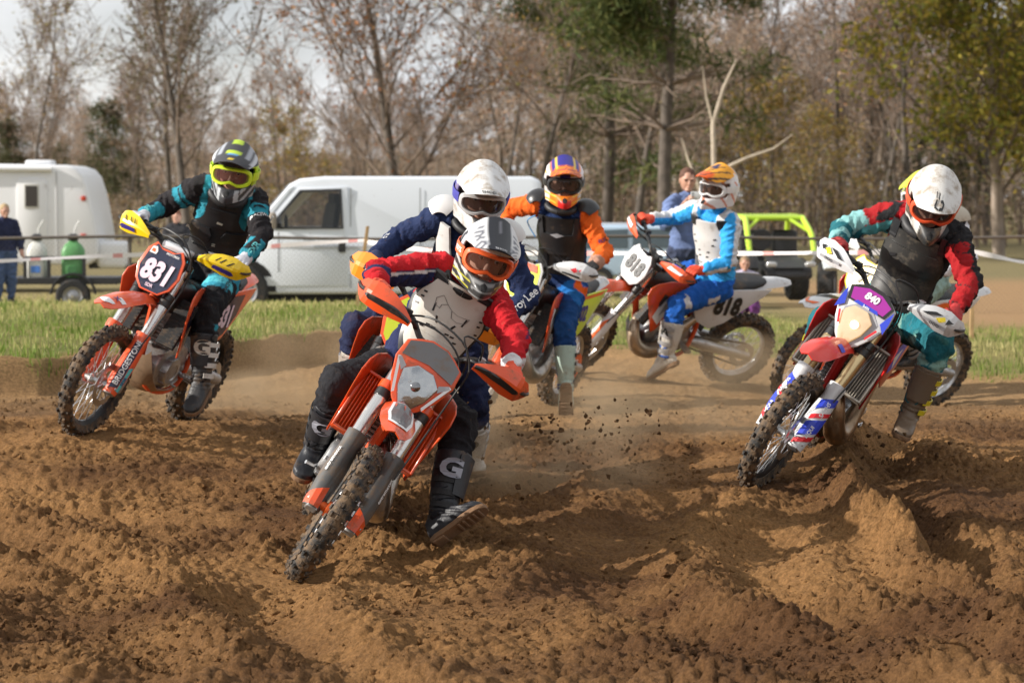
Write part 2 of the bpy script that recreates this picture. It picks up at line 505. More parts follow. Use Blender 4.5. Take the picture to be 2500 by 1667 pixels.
def domes(x, y, f, cover):
    """rounded crumbs: one dome of random size per cell, height in metres"""
    X, Y = x * f, y * f
    xi, yi = np.floor(X).astype(int), np.floor(Y).astype(int)
    best = np.zeros_like(X)
    for dx in (-1, 0, 1):
        for dy in (-1, 0, 1):
            a, b = (xi + dx) & 255, (yi + dy) & 255
            h = _perm[_perm[a] + b]
            jx = ((h * 57) % 251) / 251.; jy = ((h * 131) % 241) / 241.
            on = ((h * 91) % 239) / 239. < cover
            r = (.28 + .42 * (((h * 37) % 233) / 233.)) * on
            d2 = (X - xi - dx - jx) ** 2 + (Y - yi - dy - jy) ** 2
            best = np.maximum(best, np.sqrt(np.maximum(0, r * r - d2)))
    return best / f

def height(x, y, fine=True):
    z = base_h(x, y)
    for a, b, w in zip(_ax, _ay, _w):
        z = z + w * np.exp(-((x - a) ** 2 + (y - b) ** 2) / (2 * _SG ** 2))
    track = 1 - sstep(-.35, .15, y - grass_edge(x))
    near = 1 - sstep(14, 20, y)
    # keep ruts out of the places where tyres stand
    free = np.ones_like(z)
    for a, b in zip(_ax, _ay):
        free = free * (1 - np.exp(-((x - a) ** 2 + (y - b) ** 2) / (2 * .22 ** 2)))
    wob = noise2(x * .9 + 4, y * .9) * .22 + noise2(x * 2.7, y * 2.7 + 8) * .07
    ruts = np.zeros_like(z)
    for pts, dep, rl, rr, w in RUTS:
        d, pr = seg_path(x, y, pts)
        d = d + wob * .6
        amp = (.75 + .5 * noise2(pr * 9 + dep * 100, pr * 0 + rl * 50)) * sstep(0, .08, pr) * (1 - .4 * sstep(.9, 1, pr))
        ruts += 1.2 * amp * (-dep * np.exp(-(d / w) ** 2) + rl * np.exp(-((d - 1.75 * w) / (w * .85)) ** 2) + rr * np.exp(-((d + 1.75 * w) / (w * .85)) ** 2))
    z = z + ruts * free * track
    lump = fbm2(x * 1.7, y * 1.7, 3) * .016 * (.4 + .6 * near)
    z = z + lump * free * track
    if fine:
        churn = np.clip(.8 + 1.0 * noise2(x * .8 + 11, y * .8 - 3), .3, 1.6) * (.35 + .65 * near) + 7 * np.maximum(ruts, 0) * near
        f1 = fbm2(x * 6.5, y * 6.5, 4, .6) * .008
        wx, wy = x + .02 * noise2(x * 14, y * 14), y + .02 * noise2(x * 14 + 5, y * 14)
        cl = domes(wx, wy, 13, .40) * .45 + domes(wx + .37, wy + .11, 25, .75) + domes(wx, wy + .5, 46, .85)
        z = z + (f1 + cl * churn * .85) * track * np.where(free < .4, .5, 1)
        z = z + fbm2(x * 3.1, y * 3.1, 3) * .03 * (1 - track)
    return z

def hz(x, y):
    return float(height(np.array([float(x)]), np.array([float(y)]), False)[0])

def dirt_material():
    m = bpy.data.materials.new('churned_dirt'); m.use_nodes = True
    t = m.node_tree; b = t.nodes['Principled BSDF']; ln = t.links.new
    b.inputs['Roughness'].default_value = .95; b.inputs['Specular IOR Level'].default_value = .12
    at = t.nodes.new('ShaderNodeAttribute'); at.attribute_name = 'Col'
    tcn = t.nodes.new('ShaderNodeTexCoord')
    n1 = t.nodes.new('ShaderNodeTexNoise'); n1.inputs['Scale'].default_value = 52; n1.inputs['Detail'].default_value = 7; n1.inputs['Roughness'].default_value = .7
    ln(tcn.outputs['Object'], n1.inputs['Vector'])
    mr = t.nodes.new('ShaderNodeMapRange'); mr.inputs['From Min'].default_value = .28; mr.inputs['From Max'].default_value = .72; mr.inputs['To Min'].default_value = .42; mr.inputs['To Max'].default_value = 1.55
    ln(n1.outputs['Fac'], mr.inputs['Value'])
    h = t.nodes.new('ShaderNodeHueSaturation'); ln(mr.outputs[0], h.inputs['Value']); ln(at.outputs['Color'], h.inputs['Color'])
    ln(h.outputs[0], b.inputs['Base Color'])
    n2 = t.nodes.new('ShaderNodeTexNoise'); n2.inputs['Scale'].default_value = 95; n2.inputs['Detail'].default_value = 6; n2.inputs['Roughness'].default_value = .75
    ln(tcn.outputs['Object'], n2.inputs['Vector'])
    bp = t.nodes.new('ShaderNodeBump'); bp.inputs['Strength'].default_value = 1.0; bp.inputs['Distance'].default_value = .02
    ln(n2.outputs['Fac'], bp.inputs['Height']); ln(bp.outputs[0], b.inputs['Normal'])
    return m

M_DIRT = dirt_material()

def ground_cols(x, y, zf):
    """earth and turf colours (base colour only)"""
    dry = np.array([.29, .153, .060]); moist = np.array([.115, .056, .0245]); pale = np.array([.36, .228, .112])
    k = np.clip(.5 + 1.1 * fbm2(x * .55 + 3, y * .55, 3) + .35 * noise2(x * 3.3, y * 3.3), 0, 1)[:, None]
    c = moist * (1 - k) + dry * k
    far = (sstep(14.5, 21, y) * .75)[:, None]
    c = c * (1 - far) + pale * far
    ge = grass_edge(x) + .5 * noise2(x * 1.1, y * 1.1) + .22 * noise2(x * 4, y * 4)
    g = sstep(-.15, .45, y - ge)[:, None]
    kk = np.clip(.5 + .9 * fbm2(x * .35 + 9, y * .35, 3), 0, 1)[:, None]
    straw = sstep(30, 42, y)[:, None]
    turf = np.array([.115, .135, .035]) * (1 - kk) + np.array([.26, .22, .085]) * kk
    turf = turf * (1 - straw) + np.array([.28, .23, .11]) * straw
    earth2 = (sstep(3.0, 6.0, x) * sstep(27, 31, y) * (1 - sstep(75, 90, y)))[:, None]
    turf = turf * (1 - earth2) + np.array([.36, .225, .115]) * earth2
    bare = sstep(52, 60, y)[:, None]
    turf = turf * (1 - bare) + np.array([.23, .19, .095]) * bare
    return c * (1 - g) + turf * g

# near sheet: churned track, bank and first grass (finer towards the camera side of the track)
xs = np.concatenate([np.arange(-9, -3.6, .06), np.arange(-3.5, 3.5, .0136), np.arange(3.6, 9.01, .06)])
ys = [8.0]
while ys[-1] < 28:
    yy = ys[-1]
    ys.append(yy + (.03 if yy < 9.6 else (.0125 if yy < 13 else .0138) * max(1, yy / 12) ** 2.0))
ys = np.array(ys); ys[-1] = 28.0
gx, gy = np.meshgrid(xs, ys)
fx_, fy_ = gx.ravel(), gy.ravel()
zz = height(fx_, fy_)
nx_, ny_ = len(xs), len(ys)
idx = np.arange(nx_ * ny_).reshape(ny_, nx_)
quads = np.stack([idx[:-1, :-1], idx[:-1, 1:], idx[1:, 1:], idx[1:, :-1]], -1).reshape(-1, 4)
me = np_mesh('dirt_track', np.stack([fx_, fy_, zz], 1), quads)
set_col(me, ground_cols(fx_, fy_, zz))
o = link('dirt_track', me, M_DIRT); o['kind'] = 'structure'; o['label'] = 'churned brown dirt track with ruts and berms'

# far sheet, with a hole where the near sheet lies (it runs 0.3 m beneath its rim)
X2 = np.concatenate([-np.geomspace(900, 9, 26), np.arange(-8.6, 8.7, .6), np.geomspace(9, 900, 26)])
Y2 = np.concatenate([[-600, -200, -60, -20, 0, 5, 7.9, 8.4], np.arange(9, 27.6, 1.2), [27.7, 28.0], np.arange(29, 64, 1.0), np.geomspace(66, 1600, 24)])
gx, gy = np.meshgrid(X2, Y2); fx2_, fy2_ = gx.ravel(), gy.ravel()
z2 = height(fx2_, np.maximum(fy2_, 8.0), False)
inside = (np.abs(fx2_) < 8.95) & (fy2_ > 8.05) & (fy2_ < 27.95)
z2 = z2 - .012 - np.where(inside, .35, 0)
z2 = z2 + np.where(fy2_ > 70, 1.2 * sstep(70, 220, fy2_), 0)
n2x, n2y = len(X2), len(Y2)
idx = np.arange(n2x * n2y).reshape(n2y, n2x)
quads = np.stack([idx[:-1, :-1], idx[:-1, 1:], idx[1:, 1:], idx[1:, :-1]], -1).reshape(-1, 4)
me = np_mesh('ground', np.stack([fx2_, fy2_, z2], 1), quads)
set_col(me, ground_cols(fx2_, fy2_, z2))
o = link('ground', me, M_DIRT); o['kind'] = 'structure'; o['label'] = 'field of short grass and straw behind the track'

# loose clods on the track
def clod_mesh(pts, sizes, seed=1, sub=1):
    bm = bmesh.new(); bmesh.ops.create_icosphere(bm, subdivisions=sub, radius=1)
    V0 = np.array([v.co[:] for v in bm.verts]); F0 = np.array([[v.index for v in f.verts] for f in bm.faces]); bm.free()
    rg = np.random.default_rng(seed)
    n = len(pts); nv = len(V0)
    A = rg.normal(size=(n, 3, 3)); Q = np.linalg.qr(A)[0]
    sc = rg.uniform(.6, 1.25, (n, 1, 3)) * sizes[:, None, None]
    V = V0[None] * (1 + .32 * rg.normal(size=(n, nv, 1))) * sc
    V = np.einsum('nij,nvj->nvi', Q, V) + pts[:, None, :]
    F_ = (F0[None] + (np.arange(n) * nv)[:, None, None]).reshape(-1, 3)
    return V.reshape(-1, 3), F_

rg = np.random.default_rng(21)
N = 37000
cy_ = 9.2 + (rg.random(N) ** 1.6) * 10
cx_ = rg.uniform(-1, 1, N) * np.minimum(4.5, .30 * cy_)
dens = .5 + noise2(cx_ * .9 + 11, cy_ * .9 - 3) * 1.2
keep = (rg.random(N) < dens) & (cy_ < grass_edge(cx_) - .3)
cx_, cy_ = cx_[keep], cy_[keep]
sz = .0035 + .0085 * rg.random(len(cx_)) ** 2.6 + .014 * (rg.random(len(cx_)) < .02)
cz_ = height(cx_, cy_) + sz * .25
V, F_ = clod_mesh(np.stack([cx_, cy_, cz_], 1), sz, 4)
me = np_mesh('dirt_clods', V, F_, False)
set_col(me, ground_cols(V[:, 0], V[:, 1], V[:, 2]) * .92)
o = link('dirt_clods', me, M_DIRT); tag(o, 'loose crumbs and clods of earth lying on the track', 'dirt', None, 'stuff')

# ------------------------------------------------------------------ grass
def grass_object(name, label, n, ylo, yhi, hmin, hmax, wid, seed, xw=.27, pw=1.0):
    rg = np.random.default_rng(seed)
    y = ylo + (yhi - ylo) * rg.random(n) ** pw
    x = rg.uniform(-1, 1, n) * (xw * y + .6)
    ge = grass_edge(x) + .5 * noise2(x * 1.1, y * 1.1)
    ed = y - ge
    tuft = noise2(x * 1.6 + 5, y * 1.6) + .6 * noise2(x * 5, y * 5)
    k = (ed > -.05) & (rg.random(n) < np.clip(.75 + .8 * tuft, .12, 1)) & ~((x > 3.2 + .6 * noise2(x, y)) & (y > 28))
    x, y, ed, tuft = x[k], y[k], ed[k], tuft[k]
    m = len(x)
    z = height(x, y, False) - .01
    h = (hmin + (hmax - hmin) * rg.random(m) ** 1.6) * np.clip(.8 + .5 * tuft, .45, 1.5)
    h *= 1 + .5 * (rg.random(m) < .06)
    a = rg.uniform(0, 2 * np.pi, m); w = wid * rg.uniform(.6, 1.4, m)
    lean = rg.uniform(.05, .55, m) * h; la = rg.uniform(0, 2 * np.pi, m)
    dx, dy = np.cos(a) * w / 2, np.sin(a) * w / 2
    lx, ly = np.cos(la) * lean, np.sin(la) * lean
    P = np.zeros((m, 5, 3))
    P[:, 0] = np.stack([x - dx, y - dy, z], 1); P[:, 1] = np.stack([x + dx, y + dy, z], 1)
    P[:, 2] = np.stack([x + dx * .8 + lx * .3, y + dy * .8 + ly * .3, z + h * .58], 1); P[:, 3] = np.stack([x - dx * .8 + lx * .3, y - dy * .8 + ly * .3, z + h * .58], 1)
    P[:, 4] = np.stack([x + lx, y + ly, z + h], 1)
    b = (np.arange(m) * 5)[:, None]
    F3 = np.concatenate([b + np.array([0, 1, 2]), b + np.array([0, 2, 3]), b + np.array([3, 2, 4])])
    me = np_mesh(name, P.reshape(-1, 3), F3, True)
    dry = np.clip(.35 + .7 * fbm2(x * .4 + 9, y * .4, 2) + .35 * rg.normal(size=m) + .5 * sstep(25, 34, y) - .55 * np.exp(-np.maximum(ed, 0) / .8), 0, 1)[:, None]
    col = np.array([.14, .22, .03]) * (1 - dry) + np.array([.52, .45, .20]) * dry
    col = col * rg.uniform(.75, 1.25, (m, 1))
    set_col(me, np.repeat(col, 5, 0))
    mt = mat('grass_blade', attr=True, rough=.6, spec=.25)
    if not mt.get('tr'):
        t = mt.node_tree; bs = t.nodes['Principled BSDF']; mo = t.nodes['Material Output']
        tl = t.nodes.new('ShaderNodeBsdfTranslucent'); ms = t.nodes.new('ShaderNodeMixShader'); ms.inputs[0].default_value = .42
        at = t.nodes.new('ShaderNodeAttribute'); at.attribute_name = 'Col'
        t.links.new(at.outputs['Color'], tl.inputs['Color'])
        t.links.new(bs.outputs[0], ms.inputs[1]); t.links.new(tl.outputs[0], ms.inputs[2]); t.links.new(ms.outputs[0], mo.inputs['Surface'])
        mt['tr'] = 1
    o = link(name, me, mt)
    tag(o, label, 'grass', None, 'stuff')

grass_object('verge_grass', 'green and straw grass on the bank along the track', 75000, 18.0, 30, .035, .13, .009, 31, pw=1.3)
grass_object('field_grass', 'pale dry grass of the field in front of the fence', 42000, 29, 47, .03, .09, .020, 32)
# ================================================================== trees
def segs_mesh(name, segs, sides):
    """segs: array (n, 8) p0 p1 r0 r1 -> prisms"""
    S = np.asarray(segs, float)
    p0, p1, r0, r1 = S[:, :3], S[:, 3:6], S[:, 6:7], S[:, 7:8]
    d = p1 - p0; d /= np.maximum(np.linalg.norm(d, axis=1, keepdims=True), 1e-9)
    ref = np.where(np.abs(d[:, 2:3]) < .9, np.array([[0, 0, 1.]]), np.array([[1., 0, 0]]))
    u = np.cross(d, ref); u /= np.linalg.norm(u, axis=1, keepdims=True); w = np.cross(d, u)
    rings = []
    for p, r in ((p0, r0), (p1, r1)):
        rings.append(np.stack([p + r * (u * math.cos(2 * math.pi * k / sides) + w * math.sin(2 * math.pi * k / sides)) for k in range(sides)], 1))
    V = np.concatenate(rings, 1).reshape(-1, 3)
    b = (np.arange(len(S)) * 2 * sides)[:, None]
    F_ = np.concatenate([b + np.array([k, (k + 1) % sides, sides + (k + 1) % sides, sides + k]) for k in range(sides)])
    return V, F_

def leaf_quads(P, size, rg, slim=.5):
    n = len(P)
    a = rg.normal(size=(n, 3)); a /= np.linalg.norm(a, axis=1, keepdims=True)
    b = np.cross(a, rg.normal(size=(n, 3))); b /= np.linalg.norm(b, axis=1, keepdims=True)
    s = size * rg.uniform(.6, 1.5, (n, 1))
    V = np.stack([P - a * s, P + b * s * slim, P + a * s, P - b * s * slim], 1).reshape(-1, 3)
    F_ = (np.arange(n) * 4)[:, None] + np.array([0, 1, 2, 3])
    return V, F_

def grow(rg, H, r0, fork=.35, up=.6, spread=.75, n1=14, n2=6, n3=6, len1=.55, wig=.10, trunk_top=1.0, bk=.42):
    """returns trunk segments, branch segments, tip points"""
    trunk, br, tips = [], [], []
    nT = 10; p = np.zeros(3); d = np.array([0, 0, 1.]); pts = [p.copy()]
    for i in range(nT):
        d = d + rg.normal(size=3) * wig * .5; d[2] = max(d[2], .8); d /= np.linalg.norm(d)
        p = p + d * H * trunk_top / nT; pts.append(p.copy())
    rr = [r0 * (1 - .9 * (i / nT) ** .9) for i in range(nT + 1)]
    for i in range(nT):
        trunk.append([*pts[i], *pts[i + 1], rr[i], rr[i + 1]])
    def branch(p, d, L_, r, lev, out):
        k = max(2, int(4 - lev * .6)); q = p.copy(); q0 = []
        for i in range(k):
            d = d + rg.normal(size=3) * wig + np.array([0, 0, .10 * up]); d /= np.linalg.norm(d)
            e = q + d * L_ / k
            out.append([*q, *e, r * (1 - .8 * i / k), r * (1 - .8 * (i + 1) / k)])
            q = e; q0.append((q.copy(), d.copy()))
        return q0
    for j in range(n1):
        t = fork + (1 - fork) * (j + rg.random()) / n1
        i = min(int(t * nT), nT - 1); f = t * nT - i
        b0 = pts[i] + (pts[i + 1] - pts[i]) * f
        az = j * 2.4 + rg.normal() * .4
        el = up * (.6 + .5 * rg.random())
        d1 = np.array([math.cos(az) * spread, math.sin(az) * spread, el]); d1 /= np.linalg.norm(d1)
        L1 = H * len1 * (1.15 - .75 * (t - fork) / (1 - fork)) * rg.uniform(.75, 1.15)
        r1 = max(.012, rr[i] * bk)
        q1 = branch(b0, d1, L1, r1, 0, br)
        for m in range(n2):
            pk, dk = q1[rg.integers(0, len(q1))]
            d2 = dk + rg.normal(size=3) * .65; d2 /= np.linalg.norm(d2)
            q2 = branch(pk, d2, L1 * rg.uniform(.3, .6), r1 * .38, 1, br)
            for m3 in range(n3):
                pk3, dk3 = q2[rg.integers(0, len(q2))]
                d3 = dk3 + rg.normal(size=3) * .7; d3 /= np.linalg.norm(d3)
                q3 = branch(pk3, d3, L1 * rg.uniform(.12, .3), r1 * .16, 2, br)
                tips += [x[0] for x in q3]
            tips += [x[0] for x in q2[1:]]
    return trunk, br, np.array(tips)

M_BARK = mat('grey_bark', (.105, .086, .070), .9, var=.35, bscale=14, bump=.5)
M_TWIG = mat('brown_twigs', (.20, .150, .115), .9, var=.3, bscale=6)
M_TWIGP = mat('pale_twigs', (.31, .25, .20), .9, var=.3, bscale=6)
M_SNAG = mat('bleached_wood', (.46, .39, .30), .8, var=.25, bscale=10, bump=.3)
M_LEAF = mat('leaf_blade', attr=True, rough=.7, spec=.2)
_t = M_LEAF.node_tree
_tl = _t.nodes.new('ShaderNodeBsdfTranslucent'); _ms = _t.nodes.new('ShaderNodeMixShader'); _ms.inputs[0].default_value = .35
_at = _t.nodes.new('ShaderNodeAttribute'); _at.attribute_name = 'Col'
_t.links.new(_at.outputs['Color'], _tl.inputs['Color'])
_t.links.new(_t.nodes['Principled BSDF'].outputs[0], _ms.inputs[1]); _t.links.new(_tl.outputs[0], _ms.inputs[2]); _t.links.new(_ms.outputs[0], _t.nodes['Material Output'].inputs['Surface'])

def tree_proto(seed, H, r0, leaves=0, leaf_size=.07, leaf_cols=((.30, .12, .05),), minr=.010, **kw):
    rg = np.random.default_rng(seed)
    tr, br, tips = grow(rg, H, r0, **kw)
    br = np.array(br); br[:, 6:] = np.maximum(br[:, 6:], minr)
    V, F_ = segs_mesh('trunk', tr, 8); mt = np_mesh('trunk', V, F_)
    big = br[:, 6] > r0 * .12
    Vb, Fb = segs_mesh('b', br, 3); mb_ = np_mesh('crown', Vb, Fb)
    ml = None
    if leaves:
        P = tips[rg.integers(0, len(tips), leaves)] + rg.normal(size=(leaves, 3)) * leaf_size * 2
        Vl, Fl = leaf_quads(P, leaf_size, rg); ml = np_mesh('leaves', Vl, Fl, False)
        lc = np.array(leaf_cols)[rg.integers(0, len(leaf_cols), leaves)] * rg.uniform(.6, 1.35, (leaves, 1))
        set_col(ml, np.repeat(lc, 4, 0))
    return mt, mb_, ml

def place_tree(name, proto, x, y, rz, sc, label, twig=None, bark=None, group=None, z=None):
    e = empty(name, (x, y, (hz(x, y) if y < 60 else 1.2 * float(sstep(70, 220, np.array(float(y))))) - .1 if z is None else z), (0, 0, rz)); e.scale = (sc, sc, sc)
    link('trunk', proto[0], bark or M_BARK, e)
    cr = link('crown', proto[1], twig or M_TWIG, e)
    if proto[2] is not None:
        link('leaves', proto[2], M_LEAF, cr)
    tag(e, label, 'tree', group)
    return e

RUST = ((.42, .19, .085), (.34, .15, .07), (.48, .27, .12)); OCH = ((.36, .24, .07), (.28, .19, .05), (.22, .20, .06)); OLV = ((.28, .27, .05), (.40, .34, .06), (.20, .22, .045), (.44, .33, .07)); DKG = ((.07, .085, .035), (.09, .10, .045), (.12, .11, .05))
BRN = ((.34, .21, .13), (.42, .27, .17), (.28, .18, .11))
def PX(px, d):
    return (px - 1250) * d / 6500

oak = tree_proto(1, 10.5, .25, 5200, .075, RUST, fork=.15, up=.95, spread=.72, n1=26, n2=11, n3=10, len1=.58, wig=.11, bk=.30)
place_tree('oak_tree', oak, PX(972, 88), 88, .6, 1.0, 'large spreading oak with rust leaves rising behind the white van')
slim = tree_proto(2, 11.5, .15, 2200, .065, ((.14, .13, .06), (.20, .16, .08)), fork=.22, up=.9, spread=.5, n1=26, n2=8, n3=8, len1=.28, wig=.10)
place_tree('bare_tree', slim, PX(455, 78), 78, 0, 1.0, 'tall slender tree with dark trunk behind the lime goggle rider')
place_tree('bare_tree', slim, PX(413, 84), 84, 2.2, .82, 'thin dark sapling trunk left of the tall slender tree')
slim2 = tree_proto(3, 11, .12, 1200, .07, OCH, fork=.30, up=.9, spread=.6, n1=20, n2=8, n3=8, len1=.32, wig=.12)
place_tree('bare_tree', slim2, PX(1290, 80), 80, 1.1, 1.0, 'slender bare tree left of the pine, above the orange sleeved rider')
place_tree('bare_tree', slim2, PX(60, 120), 120, 2.0, 1.0, 'bare tree reaching into the sky above the camper')
place_tree('bare_tree', slim, PX(1560, 84), 84, 4.0, 1.0, 'straight grey trunk just left of the pine trunk')
# pine: clumps of needles on long level boughs
def pine_proto(seed, H, r0):
    rg = np.random.default_rng(seed); tr, br, cl = [], [], []
    nT = 12; pts = [np.array([.12 * math.sin(i * .7), .1 * math.cos(i * .9), H * i / nT]) for i in range(nT + 1)]
    for i in range(nT):
        tr.append([*pts[i], *pts[i + 1], r0 * (1 - .75 * i / nT), r0 * (1 - .75 * (i + 1) / nT)])
    for j in range(64):
        t = .26 + .72 * (j / 64) + .02 * rg.normal()
        t = min(t, .98); i = int(t * nT); b0 = pts[i]
        az = rg.uniform(0, 2 * np.pi); L_ = (3.6 - 2.0 * max(0, t - .45)) * rg.uniform(.55, 1.05) * (.8 if t < .42 else 1)
        d = np.array([math.cos(az), math.sin(az), .10 + .25 * rg.random()]); q = b0.copy()
        for s in range(5):
            d = d + rg.normal(size=3) * .12; d /= np.linalg.norm(d); e = q + d * L_ / 5
            br.append([*q, *e, .07 * (1 - .17 * s), .07 * (1 - .17 * (s + 1))]); q = e
            if s >= 2 and (t > .43 or rg.random() < .12):
                for m in range(4):
                    cl.append(q + rg.normal(size=3) * np.array([.42, .42, .16]))
            if s >= 1:
                d2 = d + rg.normal(size=3) * .6; d2 /= np.linalg.norm(d2)
                br.append([*q, *(q + d2 * .8), .022, .010])
    rgl = rg; cl = np.array(cl)
    n = 56
    P = np.repeat(cl, n, 0) + rg.normal(size=(len(cl) * n, 3)) * np.array([.46, .46, .22])
    Vl, Fl = leaf_quads(P, .18, rg, .12)
    ml = np_mesh('needles', Vl, Fl, False)
    lc = np.array(((.06, .085, .028), (.09, .115, .036), (.15, .16, .05)))[rg.integers(0, 3, len(P))] * rg.uniform(.7, 1.3, (len(P), 1))
    set_col(ml, np.repeat(lc, 4, 0))
    V, F_ = segs_mesh('t', tr, 9); mt = np_mesh('trunk', V, F_)
    V, F_ = segs_mesh('b', br, 4); mbr = np_mesh('crown', V, F_)
    return mt, mbr, ml

pine = pine_proto(5, 15, .21)
place_tree('pine_tree', pine, PX(1630, 74), 74, 2.7, 1.0, 'tall pine with dark green needle clumps behind the man with the phone')
place_tree('pine_tree', pine, PX(1480, 92), 92, .4, 1.05, 'second pine with a thinner crown, left of the tall pine')
# bleached snag
sg = []
def limb(pts, rs):
    for i in range(len(pts) - 1):
        sg.append([*pts[i], *pts[i + 1], rs[i], rs[i + 1]])
limb([(0, 0, 0), (.02, 0, 1.2), (-.05, 0, 2.2), (.05, 0, 3.4), (.02, .1, 4.6), (.35, .1, 5.6), (.75, .1, 6.4)], [.13, .11, .095, .08, .07, .055, .02])
limb([(-.04, 0, 2.0), (-.45, 0, 2.9), (-.75, .1, 3.6), (-.95, .1, 4.2)], [.07, .055, .04, .015])
limb([(.03, 0, 2.9), (.5, -.1, 3.4), (1.1, -.1, 3.65), (1.9, -.1, 3.9), (2.5, -.1, 4.3)], [.065, .055, .045, .03, .012])
limb([(.0, 0, 1.5), (.5, .1, 2.3), (.9, .2, 3.0)], [.05, .035, .012])
limb([(.02, .1, 4.6), (-.2, .1, 5.4), (-.3, .1, 6.2)], [.045, .03, .01])
V, F_ = segs_mesh('s', sg, 8)
sn = link('dead_tree', np_mesh('snag', V, F_), M_SNAG); sn.location = (PX(1738, 60), 60, hz(0, 59) - .3); sn.scale = (.72, .72, .80)
tag(sn, 'bleached dead tree with bare forked limbs behind the rider of bike 818', 'tree')
# leafy olive tree at the right edge
olive = tree_proto(8, 12, .20, 21000, .10, OLV, fork=.14, up=.62, spread=.6, n1=30, n2=9, n3=7, len1=.30, wig=.14)
place_tree('leafy_tree', olive, PX(2440, 78), 78, .3, 1.0, 'leafy olive green tree at the right edge of the wood', bark=M_TWIGP)
place_tree('leafy_tree', olive, PX(2590, 86), 86, 2.0, .95, 'leafy yellow green tree cut off by the right edge')
ochre = tree_proto(9, 7, .10, 3200, .085, OCH, fork=.15, up=.7, spread=.8, n1=14, n2=7, n3=6, len1=.42, wig=.16)
for px, d, s, l in ((1880, 88, .75, 'low ochre leaved tree behind the lime roll cage'), (1990, 100, .65, 'small ochre bush right of the lime roll cage'), (700, 110, .7, 'low ochre tree left of the oak, above the van roof')):
    place_tree('ochre_tree', ochre, PX(px, d), d, px * .7, s, l)
cedar = tree_proto(10, 9, .16, 6500, .11, DKG, fork=.06, up=.45, spread=.9, n1=30, n2=7, n3=4, len1=.26, wig=.14)
for px, d, s, l in ((40, 150, .62, 'dark cedar at the left edge above the camper'), (290, 165, .78, 'dark cedar between the camper and the slender tree'), (150, 175, .5, 'small dark cedar above the camper door'), (1545, 118, .95, 'dark evergreen low down left of the pine trunk'), (2330, 120, .9, 'dark evergreen in front of the olive tree')):
    place_tree('cedar_tree', cedar, PX(px, d), d, px * .3, s, l)
# the wood: bare trees one can tell apart, the back of it as one mass
w1 = tree_proto(12, 13, .17, 900, .075, BRN, fork=.22, up=.85, spread=.55, n1=13, n2=7, n3=7, len1=.33, wig=.12, minr=.016)
w2 = tree_proto(13, 14, .15, 500, .075, RUST, fork=.35, up=.95, spread=.5, n1=12, n2=7, n3=7, len1=.28, wig=.10, minr=.016)
w3 = tree_proto(14, 11, .14, 1400, .08, ((.44, .29, .19), (.36, .23, .15), (.48, .35, .23)), fork=.12, up=.7, spread=.75, n1=15, n2=7, n3=7, len1=.40, wig=.15, minr=.016)
rg = np.random.default_rng(77)
protos = [w1, w2, w3]
k = 0
while k < 170:
    px = rg.uniform(-250, 2750)
    left = px < 1150
    d = rg.uniform(150, 250) if left else rg.uniform(100, 190)
    s = rg.uniform(.72, 1.05) * (.66 if left else .98)
    pi = int(rg.integers(0, 3))
    near = 'nearer' if d < (195 if left else 140) else 'farther'
    spot = [w for lim, w in ((150, 'above the left end of the camper'), (330, 'right of the camper nose'), (560, 'behind the lime goggle rider'), (820, 'above the van windshield'), (1100, 'behind the oak'), (1330, 'above the white helmet'), (1560, 'behind the orange sleeved rider'), (1820, 'behind the pine'), (2080, 'above the lime roll cage'), (2300, 'left of the olive tree'), (9999, 'behind the olive tree')) if px < lim][0]
    kind = ['slender brown twigged', 'thin rust tinted', 'bushy pale twigged'][pi]
    place_tree('woodland_tree', protos[pi], PX(px, d), d, rg.uniform(0, 6.28), s, '%s tree in the %s wood %s' % (kind, near, spot), M_TWIGP if pi == 2 else M_TWIG, M_TWIGP if pi == 2 and k % 2 else None, '%s trees %s' % (kind, spot))
    k += 1
def mass(name, label, n, dlo, dhi, hfun, size, cols, seed, tw):
    rg = np.random.default_rng(seed)
    d = rg.uniform(dlo, dhi, n); px = rg.uniform(-400, 2900, n); x = (px - 1250) * d / 6500
    H = hfun(px) * (1 + .22 * noise2(px * .012, d * .02) + .15 * noise2(px * .04, d * .05))
    z0 = 1.2 * sstep(70, 220, d)
    P = np.stack([x, d, z0 + H * rg.random(n) ** .85], 1)
    V, F_ = leaf_quads(P, size, rg)
    c = np.array(cols)[rg.integers(0, len(cols), n)] * rg.uniform(.55, 1.3, (n, 1)) * (1 + .3 * noise2(px * .01, d * .03))[:, None]
    me = np_mesh(name, V, F_, False); set_col(me, np.repeat(c, 4, 0))
    o = link(name, me, M_LEAF)
    tag(o, label, 'undergrowth' if 'under' in name else 'wood', None, 'stuff')
    dd = rg.uniform(dlo, dhi, tw); px = rg.uniform(-400, 2900, tw); x = (px - 1250) * dd / 6500
    Hh = hfun(px) * rg.uniform(.5, 1.1, tw)
    z0 = 1.2 * sstep(70, 220, dd)
    S = np.stack([x, dd, z0, x + rg.normal(size=tw) * Hh * .10, dd, z0 + Hh, rg.uniform(.03, .09, tw), np.full(tw, .012)], 1)
    V, F_ = segs_mesh('t', S, 3)
    o2 = link('sapling_stem', np_mesh('stems', V, F_), M_TWIGP if seed % 2 else M_TWIG)
    tag(o2, 'thin stems of the ' + ('undergrowth' if 'under' in name else 'distant wood') + ' behind the field', 'undergrowth', None, 'stuff')
mass('far_wood', 'hazy brown mass of the distant bare wood', 24000, 255, 300, lambda p: np.interp(p, [-400, 1100, 1300, 2900], [5.2, 5.0, 9.5, 10.5]), .42, ((.30, .21, .15), (.36, .26, .19), (.25, .185, .14), (.19, .175, .105)), 41, 1500)
